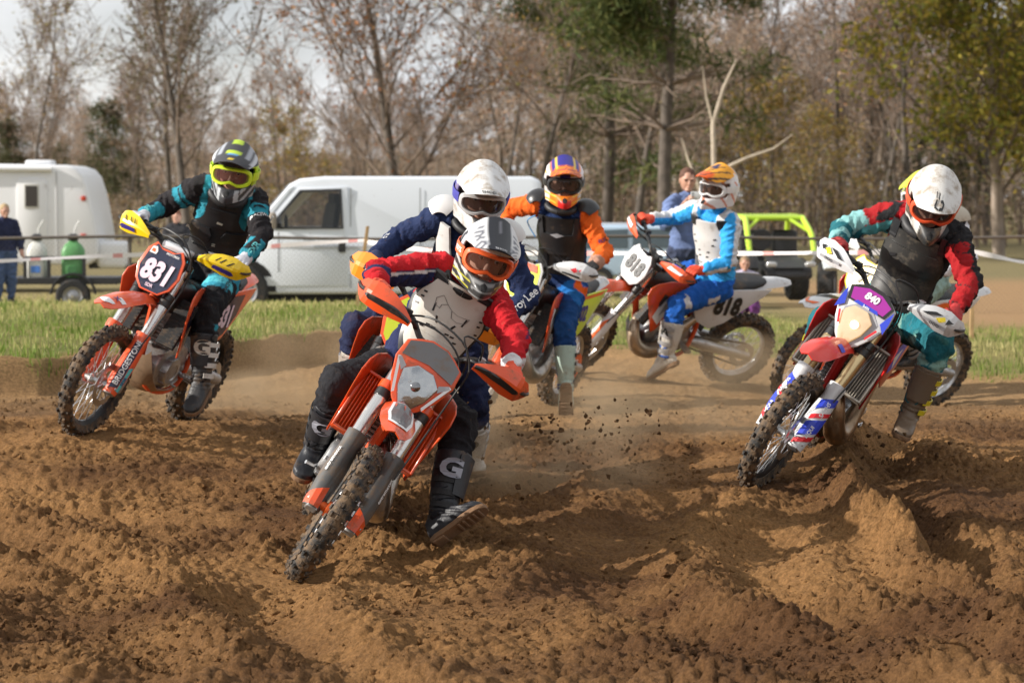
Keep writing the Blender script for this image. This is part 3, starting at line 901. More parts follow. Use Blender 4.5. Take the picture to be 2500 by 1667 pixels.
mass('undergrowth', 'brown leafy undergrowth along the foot of the wood', 28000, 92, 150, lambda p: np.interp(p, [-400, 1100, 1400, 2900], [1.4, 1.6, 2.6, 3.0]), .10, ((.21, .15, .10), (.26, .19, .13), (.16, .12, .08), (.14, .13, .065), (.24, .165, .09)), 42, 1200)
# ================================================================== parked things and fence
M_VANW = mat('van_white', (.74, .78, .84), .28, 0, coat=.4, dirt=.05, bump=.01)
M_GLASSD = mat('car_glass', (.02, .025, .03), .06, 0, alpha=.34, spec=.6)
M_WIND = mat('windshield_glass', (.30, .34, .36), .08, 0, alpha=.75)
M_TRIM = mat('black_trim', (.02, .02, .022), .5)
M_TYRE = mat('road_tyre', (.02, .02, .02), .85, dirt=.25)
M_HUBC = mat('wheel_steel', (.35, .35, .36), .4, .7)
M_GAL = mat('galvanised_pipe', (.13, .11, .095), .6, .3, dirt=.3)
M_WIRE = mat('fence_wire', (.075, .07, .065), .6, .3)
M_SEATC = mat('van_seat_cloth', (.30, .27, .22), .9)

def road_wheel(root, x, y, z, R, w, name='wheel', side=-1):
    t = build(MB().lathe([(R * .62, -w / 2), (R * .9, -w / 2), (R, -w * .36), (R, w * .36), (R * .9, w / 2), (R * .62, w / 2), (R * .62, -w / 2)], 32, 'y', cap=False), name, M_TYRE, root, Matrix.Translation((x, y, z)))
    build(MB().lathe([(R * .62, -w * .3), (R * .58, -w * .42), (R * .40, -w * .30), (R * .22, -w * .44), (.01, -w * .46)], 24, 'y', cap=False), 'rim', M_HUBC, t)
    return t

def make_van():
    r = empty('van', (PX(508, 37.5) - .37, 37.5, .05))
    # local: x from the nose towards the tail (picture right), y away from the camera, z up
    W = 2.0
    side = [(0.02, .36), (0.0, .62), (.06, .86), (.16, .98), (.86, 1.16), (.98, 1.22), (1.52, 1.86), (1.66, 1.93), (2.0, 1.965), (4.92, 1.965), (5.06, 1.90), (5.10, .40), (5.06, .32), (.3, .30)]
    def fn(u, v, w):
        tum = .10 * max(0, v - 1.05) ** 1.2
        return Vector((u, w + (tum if w < .5 else -tum), v))
    body = build(MB().prism(side, 0, W, fn), 'body', M_VANW, r, bevel=.05, seg=3)
    y = -.004
    def S(u, v, o=0.):
        return Vector((u, .10 * max(0, v - 1.05) ** 1.2 + y - o, v))
    # front door with window; seams are recessed dark strips
    door = [(1.10, .42), (1.10, 1.20), (1.62, 1.80), (2.34, 1.82), (2.34, .42)]
    dr = build(MB().prism(door, -.012, .02, lambda u, v, w: S(u, v, -w) + Vector((0, 0, 0))), 'door', M_VANW, r, bevel=.012, seg=2)
    win = [(1.24, 1.25), (1.70, 1.74), (2.22, 1.755), (2.25, 1.25)]
    fr = build(MB().prism([(u + (.03 if u > 1.9 else -.04), v + (.035 if v > 1.5 else -.025)) for u, v in win], 0, .018, lambda u, v, w: S(u, v, w)), 'window_frame', M_TRIM, dr, bevel=.006)
    # the cab is open from side window to side window: two panes, two seats and the far trees between them
    cut = MB().prism(win, -.30, 2.30, lambda u, v, w: Vector((u, w, v))).mesh('cut', smooth=0)
    co = bpy.data.objects.new('cut', cut); C.objects.link(co)
    for ob in (body, dr, fr):
        md = ob.modifiers.new('opening', 'BOOLEAN'); md.operation = 'DIFFERENCE'; md.solver = 'EXACT'; md.use_self = True
        co.matrix_world = r.matrix_world; md.object = co
    bpy.context.view_layer.update()
    co.matrix_world = Matrix.Translation(r.location)
    bpy.context.view_layer.update()
    dg = bpy.context.evaluated_depsgraph_get()
    for ob in (body, dr, fr):
        me2 = bpy.data.meshes.new_from_object(ob.evaluated_get(dg)); mm = ob.material_slots[0].material
        ob.modifiers.clear(); ob.data = me2
        me2.set_sharp_from_angle(angle=rad(32))
        if len(me2.materials) == 0:
            me2.materials.append(mm)
        for sl in ob.material_slots:
            sl.link = 'OBJECT'; sl.material = mm
    bpy.data.objects.remove(co)
    build(MB().prism(win, .004, .008, lambda u, v, w: S(u, v, w)), 'window', M_GLASSD, dr)
    for yy in (.42, 1.30):
        st = build(MB().loft([[Vector((x + lean, yy + w, z)) for x, w in ((1.92, 0), (1.92, .42), (2.08, .42), (2.08, 0))] for z, lean in ((1.10, 0), (1.45, .05), (1.60, .08))]), 'seat_back', M_SEATC, r, bevel=.03, seg=2)
        build(MB().box((2.08, yy + .21, 1.66), (.10, .24, .15)), 'head_rest', M_SEATC, st, bevel=.03, seg=2)
    build(MB().lathe([(.17, -.015), (.19, 0), (.17, .015)], 20, 'x', (1.42, .62, 1.24)), 'steering_wheel', M_TRIM, r)
    build(MB().prism([(1.36, .62), (1.36, 1.18), (1.372, 1.18), (1.372, .62)], 0, .004, lambda u, v, w: S(u, v, .014)), 'door_seam', M_TRIM, dr)
    for nm, x0 in (('body_seam', 2.37), ('body_seam', 3.35)):
        build(MB().prism([(x0, .40), (x0, 1.80), (x0 + .014, 1.80), (x0 + .014, .40)], 0, .004, lambda u, v, w: S(u, v, w)), nm, mat('seam_grey', (.28, .29, .30), .6), r)
    build(MB().prism([(.9, .95), (.9, .985), (5.0, .985), (5.0, .95)], 0, .006, lambda u, v, w: S(u, v, w)), 'crease_shade_line', mat('crease_shade', (.50, .51, .53), .4), r)  # shade line of the side crease, painted as a grey strip
    build(MB().box((2.26, -.03, .98), (.10, .04, .16)), 'door_handle', M_TRIM, r, bevel=.012)
    ws = [(.94, .18), (.94, 1.82), (1.52, 1.68), (1.52, .32)]
    build(MB().add([Vector((.93, .14, 1.225)), Vector((.93, 1.86, 1.225)), Vector((1.49, 1.74, 1.865)), Vector((1.49, .26, 1.865))], [(0, 1, 2, 3)]), 'windshield', M_WIND, r)
    build(MB().prism([(1.02, 1.26), (1.50, 1.80), (1.58, 1.83), (1.12, 1.24)], -.004, .016, lambda u, v, w: S(u, v, w)), 'windshield_pillar', M_VANW, r, bevel=.006)
    mr = build(MB().box((1.30, -.20, 1.34), (.10, .20, .24)), 'mirror', mat('mirror_shell', (.32, .27, .22), .5), r, bevel=.04, seg=2)
    build(MB().box((1.38, -.06, 1.28), (.05, .12, .05)), 'mirror_arm', M_TRIM, mr)
    for xw in (.86, 4.05):
        arch = [(xw + .47 * math.cos(a), max(.30, .34 + .47 * math.sin(a))) for a in np.linspace(0, math.pi, 15)]
        build(MB().prism(arch, 0, .008, lambda u, v, w: Vector((u, y - w - .002, v))), 'wheel_well_shade', mat('arch_shade', (.012, .012, .012), .95), r)  # flat dark half-disc: shade of the wheel well painted on the closed side
        road_wheel(r, xw, .06, .36, .36, .24)
    build(MB().box((.0, 1.0, .50), (.14, 1.9, .22)), 'bumper', M_TRIM, r, bevel=.05, seg=2)
    build(MB().box((2.6, 1.0, .24), (4.6, 1.7, .12)), 'underside', mat('underside_dark', (.01, .01, .01), .95), r)
    for yy in (.30, 1.70):
        build(MB().box((.10, yy, .82), (.10, .34, .18)), 'headlight', mat('lamp_clear', (.6, .6, .6), .1, .3), r, bevel=.03, seg=2)
    tag(r, 'white cargo van parked broadside behind the fence', 'van')

make_van()

def make_camper():
    r = empty('camper_trailer', (PX(-260, 48), 48, .10))
    m = mat('camper_white', (.75, .76, .78), .4, 0, dirt=.08, dscale=3)
    k = 48 / 6500
    X0 = PX(-260, 48)
    def u(px):
        return (px + 260) * k
    out = [(0, .42), (0, 2.22), (.1, 2.27), (u(165), 2.22), (u(190), 2.16), (u(206), 2.02), (u(219), 1.72), (u(230), 1.32), (u(238), .95), (u(238), .55), (u(215), .42)]
    build(MB().prism(out, 0, 2.2, lambda a, b, w: Vector((a, w, b))), 'body', m, r, bevel=.06, seg=3)
    d = build(MB().prism([(u(42), .50), (u(42), 1.90), (u(50), 1.98), (u(108), 1.98), (u(117), 1.90), (u(117), .50)], -.025, .01, lambda a, b, w: Vector((a, w, b))), 'door', m, r, bevel=.015, seg=2)
    build(MB().prism([(u(61), 1.44), (u(61), 1.88), (u(98), 1.88), (u(98), 1.44)], -.04, -.02, lambda a, b, w: Vector((a, w, b))), 'window_frame', mat('camper_frame', (.55, .54, .50), .5), d, bevel=.006)
    build(MB().prism([(u(65), 1.475), (u(65), 1.845), (u(94), 1.845), (u(94), 1.475)], -.05, -.038, lambda a, b, w: Vector((a, w, b))), 'window', mat('camper_window', (.05, .045, .04), .1), d)
    build(MB().tube([(0, -.05, 2.17), (u(130), -.05, 2.15)], .055, 10), 'awning_roll', m, r)
    build(MB().box((u(80), .9, 2.27), (.5, .5, .10)), 'roof_vent', m, r, bevel=.05, seg=2)
    build(MB().box((u(140), -.01, 1.3), (.015, .02, 1.6)), 'panel_seam', mat('camper_seam', (.45, .45, .45), .5), r)
    build(MB().lathe([(.05, 0), (.05, -.02), (.03, -.03)], 12, 'y', (u(206), -.012, 1.62)), 'marker_lamp', mat('lamp_red', (.5, .06, .03), .3), r)
    build(MB().box((u(205), -.012, .95), (.10, .03, .07)), 'reflector', mat('lamp_red', (.5, .06, .03), .3), r, bevel=.01)
    bo = build(MB().box((u(268), .5, .60), (.55, .6, .50)), 'gas_bottle_cover', m, r, bevel=.10, seg=3)
    build(MB().box((u(270), .4, .40), (.9, .12, .10)), 'drawbar', M_TRIM, r)
    road_wheel(r, 1.0, .1, .33, .33, .2)
    tag(r, 'white camper trailer with sloped nose and narrow door window', 'camper')

make_camper()

def make_sprayer_trailer():
    d = 39; k = d / 6500
    r = empty('utility_trailer', (PX(150, d), d, .12))
    def L_(px, z, yo=0.):
        return Vector(((px - 150) * k, yo, z))
    build(MB().box(L_(150, .38, .5), (1.65, 1.1, .10)), 'deck', M_TRIM, r, bevel=.01)
    build(MB().tube([L_(285, .36, .5), L_(420, .34, .5)], .04, 6), 'drawbar', M_TRIM, r)
    for yy in (0, .55, 1.1):
        pass
    build(MB().tube([L_(60, .72, -.02), L_(208, .72, -.02)], .022, 6), 'rail', M_TRIM, r)
    for px in (62, 120, 206):
        build(MB().box(L_(px, .56, -.02), (.05, .04, .34)), 'rail_post', M_TRIM, r)
    road_wheel(r, (180 - 150) * k, -.06, .155, .25, .18)
    fd = [(.33 * math.cos(a), .33 * math.sin(a)) for a in np.linspace(.1, math.pi - .1, 11)]
    build(MB().tube([Vector(((180 - 150) * k + a, -.06, .155 + b)) for a, b in fd], .05, 6, flat=.4), 'mudguard', M_TRIM, r)
    tag(r, 'low black utility trailer carrying two spray tanks', 'trailer')
    for px, col, nm, lb in ((87, (.62, .62, .58), 'spray_tank', 'white spray tank with dark cap on the utility trailer'), (176, (.10, .30, .10), 'spray_tank', 'green spray tank with dark cap on the utility trailer')):
        e = empty(nm, (PX(px, d), d + .12, .55))
        w = .145 if px < 100 else .17
        rings = []
        for z, s in ((0, .92), (.03, 1), (.22, 1), (.24, .96), (.27, 1), (.40, .98), (.48, .72), (.52, .42), (.54, .36)):
            rings.append([Vector((w * s * math.copysign(abs(math.cos(a)) ** .6, math.cos(a)), .13 * s * math.copysign(abs(math.sin(a)) ** .6, math.sin(a)), z)) for a in [2 * math.pi * j / 20 for j in range(20)]])
        build(MB().loft(rings), 'tank', mat('tank_' + ('white' if px < 100 else 'green'), col, .45, trans=.0, dirt=.1), e)
        build(MB().lathe([(.075, .54), (.08, .56), (.08, .61), (.05, .635), (.03, .64)], 16, 'z'), 'cap', M_TRIM, e)
        build(MB().tube([(.02, 0, .63), (.03, 0, .72), (.10, 0, .83)], .014, 6), 'spout', mat('spout_white', (.7, .7, .68), .4), e)
        build(MB().box((.0, -.135, .12), (.14, .01, .10)), 'sticker', mat('sticker_blue', (.08, .22, .62), .4) if px < 100 else mat('sticker_green', (.06, .20, .07), .4), e, bevel=.003)
        tag(e, lb, 'tank')

make_sprayer_trailer()

# ---- chain link fence
def make_fence():
    d = 35.5; top = 1.18
    r = empty('chain_link_fence', (0, d, 0))
    xs_ = np.arange(-10.2, 10.3, 5.1)
    build(MB().tube([(x, 0, top + .02 * math.sin(x)) for x in np.linspace(-10.2, 10.2, 25)], .021, 8), 'top_rail', M_GAL, r)
    for x in xs_:
        z0 = hz(x, d)
        build(MB().tube([(x, .03, z0 - .1), (x, .03, top + .03)], .026, 8), 'post', M_GAL, r)
    sg_ = []; z0 = .12; h = top - z0; p = .066
    for i in range(int(20.4 / p)):
        x = -10.2 + i * p
        sg_.append([x, 0, z0, x + h, 0, top, .0010, .0010]); sg_.append([x + h, .004, z0, x, .004, top, .0010, .0010])
    V, F_ = segs_mesh('w', sg_, 3)
    w = link('wire_netting', np_mesh('netting', V, F_), M_WIRE, r); w['kind'] = 'stuff'
    tag(r, 'low chain link fence with pipe top rail along the field', 'fence')

make_fence()

# ---- stakes and tape
M_STAKE = mat('raw_wood', (.42, .27, .13), .85, var=.25, bscale=20, bump=.2)
def stake(px0, py0, px1, d, label):
    x0, x1 = PX(px0, d), PX(px1, d); zt = 1.65 - (py0 - 494) * d / 6500
    z0 = hz(x1, d) - .1
    M = Matrix.Rotation(0, 3, 'Z')
    mb = MB(); w = .019
    a, b = Vector((x1, d, z0)), Vector((x0, d, zt))
    mb.loft([[a + Vector((sx * w, sy * w, 0)) for sx, sy in ((-1, -1), (1, -1), (1, 1), (-1, 1))], [b + Vector((sx * w, sy * w, 0)) for sx, sy in ((-1, -1), (1, -1), (1, 1), (-1, 1))]])
    o = build(mb, 'wooden_stake', M_STAKE, bevel=.003)
    tag(o, label, 'stake', 'stakes holding the marker tape')
    return b
stake(898, 552, 868, 30, 'leaning wooden stake holding the tape in front of the van')
stake(2374, 640, 2374, 26, 'wooden stake behind the rear wheel at the right')

def tape_mat():
    m = bpy.data.materials.new('marker_tape'); m.use_nodes = True
    t = m.node_tree; b = t.nodes['Principled BSDF']; b.inputs['Roughness'].default_value = .35
    tcn = t.nodes.new('ShaderNodeTexCoord'); sp = t.nodes.new('ShaderNodeSeparateXYZ'); t.links.new(tcn.outputs['Object'], sp.inputs[0])
    mm = t.nodes.new('ShaderNodeMath'); mm.operation = 'MULTIPLY'; mm.inputs[1].default_value = 1.15
    fr = t.nodes.new('ShaderNodeMath'); fr.operation = 'FRACT'
    gt = t.nodes.new('ShaderNodeMath'); gt.operation = 'GREATER_THAN'; gt.inputs[1].default_value = .88
    t.links.new(sp.outputs['X'], mm.inputs[0]); t.links.new(mm.outputs[0], fr.inputs[0]); t.links.new(fr.outputs[0], gt.inputs[0])
    mi = t.nodes.new('ShaderNodeMix'); mi.data_type = 'RGBA'; mi.inputs['A'].default_value = (.80, .74, .72, 1); mi.inputs['B'].default_value = (.66, .30, .28, 1)
    t.links.new(gt.outputs[0], mi.inputs['Factor']); t.links.new(mi.outputs['Result'], b.inputs['Base Color'])
    return m
M_TAPE = tape_mat()
def tape(pts, label, wd=.05):
    P = [Vector((PX(px, d), d, 1.65 - (py - 494) * d / 6500)) for px, py, d in pts]
    P = smoothpath(P, 8)
    grid = []
    for s in (-.5, .5):
        row = []
        for i, p in enumerate(P):
            tw = .5 + .5 * math.sin(i * .35)
            row.append(p + Vector((0, s * wd * .5 * (1 - tw), s * wd * (.55 + .45 * tw))))
        grid.append(row)
    o = link('marker_tape', thick_patch(grid, .0012).mesh('tape', smooth=60), M_TAPE)
    tag(o, label, 'tape', 'marker tape along the track')
tape([(-200, 646, 29), (0, 637, 29.3), (180, 628, 29.6), (360, 621, 29.8), (560, 612, 30), (700, 598, 30), (893, 586, 30)], 'white and red marker tape running left from the leaning stake')
tape([(896, 590, 30), (1000, 606, 29), (1150, 616, 28.5), (1400, 618, 28), (1560, 618, 27.5), (1700, 619, 27), (1900, 618, 26.5), (2100, 616, 26), (2374, 612, 26)], 'white marker tape strung behind bike 818', .055)
tape([(2374, 614, 26), (2440, 628, 26), (2500, 640, 26.4), (2650, 660, 27)], 'white marker tape at the right edge of the picture')

# ---- blue car
def make_car():
    d = 46; r = empty('parked_car', (PX(1385, d), d, .08))
    m = mat('car_pale_blue', (.42, .55, .68), .3, 0, coat=.5)
    k = d / 6500
    out = [(.0, .35), (-.02, .75), (.10, 1.0), (.55, 1.50), (.80, 1.56), (2.2, 1.56), (2.5, 1.50), (3.0, 1.05), (3.8, .95), (4.0, .80), (4.05, .40)]
    build(MB().prism([(u * .80, v * .74) for u, v in out], 0, 1.7, lambda u, v, w: Vector((u, w, v + .02))), 'body', m, r, bevel=.05, seg=3)
    build(MB().prism([(.20, .76), (.50, 1.07), (1.05, 1.09), (1.05, .76)], -.012, .01, lambda u, v, w: Vector((u, w, v + .02))), 'window', mat('car_window', (.10, .14, .17), .1), r, bevel=.01)
    build(MB().prism([(1.12, .76), (1.12, 1.09), (1.85, 1.09), (2.2, .76)], -.012, .01, lambda u, v, w: Vector((u, w, v + .02))), 'window', mat('car_window', (.10, .14, .17), .1), r, bevel=.01)
    build(MB().tube([(.5, .2, 1.22), (.5, .2, 1.19), (1.7, .2, 1.19), (1.7, .2, 1.22)], .025, 6), 'roof_rack', mat('rack_grey', (.5, .52, .55), .4), r)
    build(MB().box((-.01, .25, .55), (.06, .25, .12)), 'tail_light', mat('lamp_red', (.5, .06, .03), .3), r, bevel=.01)
    for xw in (.55, 2.55):
        road_wheel(r, xw, .05, .22, .25, .18)
    tag(r, 'pale blue car parked behind the fence, beside bike 818', 'car')
make_car()

# ---- side by side vehicle with lime cage
def make_utv():
    d = 41; k = d / 6500
    r = empty('off_road_buggy', (PX(1888, d), d, .10), (0, 0, rad(8)))
    lime = mat('lime_paint', (.50, .72, .05), .35, 0, coat=.3); dk = mat('utv_black', (.02, .02, .022), .5, dirt=.15)
    for s in (-1, 1):
        build(MB().tube(smoothpath([(s * .50, -.55, .80), (s * .50, -.40, 1.05), (s * .46, -.10, 1.26), (s * .46, .0, 1.31)], 3), .045, 8), 'cage_pillar', lime, r)
        build(MB().tube(smoothpath([(s * .46, .0, 1.31), (s * .47, .8, 1.33), (s * .50, 1.1, 1.28), (s * .54, 1.3, .80)], 3), .045, 8), 'cage_rail', lime, r)
        build(MB().tube([(s * .46, .0, 1.30), (s * .10, .05, 1.31)], .03, 6), 'cage_brace', lime, r)
        build(MB().tube([(s * .48, -.2, 1.12), (s * .22, .0, 1.31)], .028, 6), 'cage_gusset', lime, r)
        fe = MB(); fe.tube(smoothpath([(s * .62, -1.15, .55), (s * .62, -1.0, .74), (s * .62, -.7, .78), (s * .62, -.35, .62)], 3), .13, 8, flat=.35)
        build(fe, 'front_fender', dk if s < 0 else mat('fender_white', (.62, .66, .66), .4), r)
        road_wheel(r, 0, 0, 0, .33, .26, 'wheel').matrix_basis = Matrix.Translation((s * .64, -.80, .33)) @ Matrix.Rotation(rad(90 - 20), 4, 'Z')
        road_wheel(r, 0, 0, 0, .34, .28, 'wheel').matrix_basis = Matrix.Translation((s * .64, 1.1, .34)) @ Matrix.Rotation(rad(90), 4, 'Z')
        build(MB().box((s * .26, .35, .85), (.40, .14, .55)), 'seat', dk, r, bevel=.06, seg=2)
        build(MB().box((s * .30, -1.12, .62), (.16, .06, .08)), 'headlight', mat('lamp_clear', (.6, .6, .6), .1, .3), r, bevel=.02)
    build(MB().tube([(-.46, .0, 1.31), (.46, .0, 1.31)], .045, 8), 'cage_crossbar', lime, r)
    build(MB().tube([(-.46, .8, 1.33), (.46, .8, 1.33)], .04, 8), 'cage_crossbar', lime, r)
    build(MB().prism([(-.46, .02), (.46, .02), (.46, .8), (-.46, .8)], 1.335, 1.36, lambda u, v, w: Vector((u, v, w))), 'roof', dk, r, bevel=.01)
    build(MB().prism([(-1.05, .40), (-1.02, .56), (-.8, .64), (-.4, .66), (1.2, .62), (1.25, .40)], -.36, .36, lambda u, v, w: Vector((w, u, v))), 'body', dk, r, bevel=.04, seg=2)
    build(MB().prism([(-1.08, .56), (-.84, .68), (-.50, .74), (-.46, .68)], -.26, .26, lambda u, v, w: Vector((w, u, v))), 'hood', dk, r, bevel=.02)
    build(MB().lathe([(.16, 0), (.17, .02), (.16, .03)], 20, 'y', (-.24, -.25, .98)), 'steering_wheel', dk, r)
    build(MB().box((0, -1.1, .45), (.5, .05, .08)), 'bumper', dk, r, bevel=.02)
    tag(r, 'off road buggy with lime green roll cage parked behind the fence', 'buggy')
make_utv()
# ================================================================== motorcycles
RAKE = rad(26.5)
A0 = Vector((.693, 0, .322))
AX = Vector((-math.sin(RAKE), 0, math.cos(RAKE)))
PF = Vector((math.cos(RAKE), 0, math.sin(RAKE)))
FA = Vector((.74, 0, .345)); RA = Vector((-.74, 0, .33))

def FL(s, f, y):
    return A0 + AX * s + PF * f + Vector((0, y, 0))

_mesh_cache = {}

def cm(key, fn):
    if key not in _mesh_cache:
        _mesh_cache[key] = fn()
    return _mesh_cache[key]

def knob(mb, ang, R0, y, ly, lt, h, tilt=0.):
    """one tread block on the carcass at angle ang"""
    ca, sa = math.cos(ang), math.sin(ang)
    rd = Vector((ca, 0, sa)); tg = Vector((-sa, 0, ca)); ax = Vector((0, 1, 0))
    n = (rd * math.cos(tilt) + ax * math.sin(tilt)); a2 = (ax * math.cos(tilt) - rd * math.sin(tilt))
    c = rd * R0 + ax * y
    b = [c + a2 * (sx * ly / 2) + tg * (sy * lt / 2) - n * .004 for sx, sy in ((-1, -1), (1, -1), (1, 1), (-1, 1))]
    t = [c + a2 * (sx * ly / 2 * .8) + tg * (sy * lt / 2 * .78) + n * h for sx, sy in ((-1, -1), (1, -1), (1, 1), (-1, 1))]
    mb.add(b + t, [(4, 5, 6, 7), (0, 1, 5, 4), (1, 2, 6, 5), (2, 3, 7, 6), (3, 0, 4, 7)])

def tyre_mesh(R, hw, rim):
    mb = MB()
    Rc = R - .014
    prof = []
    h = Rc - rim
    for k in range(13):
        a = -math.pi * .62 + math.pi * 1.24 * k / 12
        prof.append((rim + h * .48 + h * .52 * math.cos(a), hw * .93 * math.sin(a)))
    prof = prof + [(rim - .004, prof[-1][1] * .7), (rim - .004, prof[0][1] * .7), prof[0]]
    mb.lathe(prof, 56, 'y', cap=False)
    n = 38
    for i in range(n):
        a = 2 * math.pi * i / n
        if i % 2 == 0:
            for s in (-1, 1):
                knob(mb, a, Rc - .002, s * hw * .24, hw * .36, .026, .015, s * .10)
        else:
            knob(mb, a, Rc - .001, 0, hw * .42, .022, .014)
            for s in (-1, 1):
                knob(mb, a, Rc - .011, s * hw * .60, hw * .30, .027, .015, s * .55)
        for s in (-1, 1):
            knob(mb, a + math.pi / n, Rc - .033, s * hw * .88, hw * .34, .028, .011, s * 1.0)
    return mb.mesh('tyre', smooth=30)

def rim_mesh(r, w):
    mb = MB()
    mb.lathe([(r + .006, -w), (r + .012, -w * .9), (r - .004, -w * .55), (r - .014, -w * .3), (r - .014, w * .3), (r - .004, w * .55), (r + .012, w * .9), (r + .006, w), (r - .006, w * .75), (r - .022, w * .25), (r - .022, -w * .25), (r - .006, -w * .75), (r + .006, -w)], 48, 'y', cap=False)
    return mb.mesh('rim', smooth=50)

def spokes_mesh(r, fl, hub):
    mb = MB()
    for i in range(36):
        s = 1 if i % 2 else -1
        a = 2 * math.pi * i / 36
        b = a + (.42 if (i // 2) % 2 else -.42)
        mb.tube([(hub * math.cos(b), s * fl, hub * math.sin(b)), ((r - .015) * math.cos(a), s * .006, (r - .015) * math.sin(a))], .0021, 4, cap=False)
    return mb.mesh('spokes')

def hub_mesh(fl, hub):
    mb = MB()
    mb.lathe([(.012, -fl - .05), (.02, -fl - .05), (.022, -fl - .012), (hub + .006, -fl - .008), (hub + .008, -fl + .004), (hub * .62, -fl + .014), (hub * .55, 0), (hub * .62, fl - .014), (hub + .008, fl - .004), (hub + .006, fl + .008), (.022, fl + .012), (.02, fl + .05), (.012, fl + .05)], 24, 'y')
    return mb.mesh('hub')

def disc_mesh(R):
    mb = MB()
    n = 48
    ro = [R * (1 + .035 * math.sin(i * math.pi * 2 / 4)) for i in range(n)]
    for sgn in (0,):
        rings = []
        for k, (rr, hh) in enumerate(((1, -.002), (1, .002), (.72, .002), (.72, -.002), (1, -.002))):
            rings.append([Vector((ro[j] * rr * math.cos(2 * math.pi * j / n), hh, ro[j] * rr * math.sin(2 * math.pi * j / n))) for j in range(n)])
        mb.loft(rings, cap=False)
    for i in range(6):
        a = i * math.pi / 3
        mb.tube([(R * .74 * math.cos(a), 0, R * .74 * math.sin(a)), (.04 * math.cos(a + .3), 0, .04 * math.sin(a + .3))], .005, 4)
    return mb.mesh('brake_disc')

GX, GZ = .2435, 1.211           # bar end
BAR = smoothpath([(.3185, 0, 1.141), (.3185, .085, 1.141), (.309, .165, 1.195), (.284, .27, 1.216), (GX, .41, GZ)], 4)

def bar_at(y):
    for a, b in zip(BAR, BAR[1:]):
        if a.y <= y <= b.y:
            return a.lerp(b, (y - a.y) / max(b.y - a.y, 1e-6))
    return BAR[-1]

def handlebar_mesh():
    mb = MB()
    pts = [Vector((p.x, -p.y, p.z)) for p in reversed(BAR)] + BAR[1:]
    mb.tube(pts, .0145, 10)
    for s in (-1, 1):
        mb.box((.3185, s * .045, 1.125), (.05, .035, .06))
    return mb.mesh('handlebar', .004)

def grip_mesh(s):
    mb = MB(); a = bar_at(.285); b = bar_at(.408)
    pts = [a.lerp(b, t) for t in (0, .03, .06, .12, .9, .94, .96, 1)]
    pts = [Vector((p.x, s * p.y, p.z)) for p in pts]
    mb.tube(pts, [.024, .024, .018, .0175, .0175, .019, .022, .022], 12)
    return mb.mesh('grip')

def lever_mesh(s):
    mb = MB()
    mb.tube([(.30, s * .20, 1.205), (.335, s * .23, 1.205), (.342, s * .28, 1.205), (.32, s * .37, 1.195), (.325, s * .40, 1.193)], [.009, .009, .007, .006, .008], 8)
    mb.box((.30, s * .195, 1.21), (.05, .03, .03))
    return mb.mesh('lever', .004)

HG_OUT = [(-.02, -.016), (.22, -.044), (.55, -.066), (.86, -.058), (1.0, -.020), (1.02, .012), (.95, .040), (.70, .064), (.40, .052), (.12, .026), (-.02, .014)]
HG_RIDGE = [(.0, -.004), (.35, .006), (.70, .008), (.97, .006)]

def hg_surf(s, t, v, off=0.):
    """point on a guard: t along (0 inner, 1 outer), v height from its mid line"""
    y = .175 + .275 * t
    base = bar_at(min(max(y, .01), .41))
    fw = .070 + .040 * math.sin(math.pi * min(1., max(0., .15 + t * .7))) - .085 * max(0., t - .82) / .2
    e = min(1., abs(v) / .066)
    fw += .020 * (1 - e) - .014 * e * e - (.016 * max(0, v) / .06)
    return Vector((base.x + fw + off, s * y, base.z - .016 + v))

def handguard_mesh(s, big=1.0):
    n = 13; grid = []
    for i in range(n):
        t = -.02 + 1.04 * i / (n - 1)
        up = np.interp(t, [-.02, .12, .40, .70, .95, 1.02], [.014, .026, .052, .064, .040, .008]) * big
        dn = np.interp(t, [-.02, .22, .55, .86, 1.0, 1.02], [-.016, -.044, -.066, -.058, -.020, -.008]) * big
        row = []
        for k in (1, .62, .16, -.14, -.6, -1):
            row.append(hg_surf(s, t, up * k if k > 0 else -dn * k))
        grid.append(row)
    return thick_patch(grid, .005 * s).mesh('hand_guard', smooth=14)

def hg_frame_mesh(s):
    mb = MB()
    mb.tube(smoothpath([(.31, s * .13, 1.165), (.365, s * .16, 1.19), (.375, s * .24, 1.19), (.362, s * .33, 1.18), (.30, s * .44, 1.19), (.25, s * .44, 1.205)], 3), [.014] * 13 + [.012] * 3, 6, flat=.6)
    return mb.mesh('hand_guard_bar')

def on_handguard(s):
    """(u towards bike left, v up) -> point just in front of the guard"""
    return lambda u, v, k=0: hg_surf(s, .55 + s * u / .275, v, .0075 + k * .0008)

def fork_tube_mesh(y):
    mb = MB()
    pts = [FL(s, .03, y) for s in (.30, .31, .33, .56, .58, .70, .84, .85, .86)]
    mb.tube(pts, [.030, .033, .0335, .0335, .030, .029, .029, .031, .026], 16)
    return mb.mesh('fork_tube')

def fork_leg_mesh(y):
    mb = MB()
    mb.tube([FL(s, .03, y) for s in (-.02, .33)], .024, 12)
    return mb.mesh('fork_leg')

def axle_lug_mesh(y):
    mb = MB(); sg = 1 if y > 0 else -1
    M = Matrix((PF, Vector((0, 1, 0)), AX)).transposed()
    mb.box(FL(.012, .040, y), (.062, .052, .105), M)
    mb.tube([FL(0, .052, y + sg * .02), FL(0, .052, y + sg * .038)], .016, 10)
    return mb.mesh('axle_lug', .006)

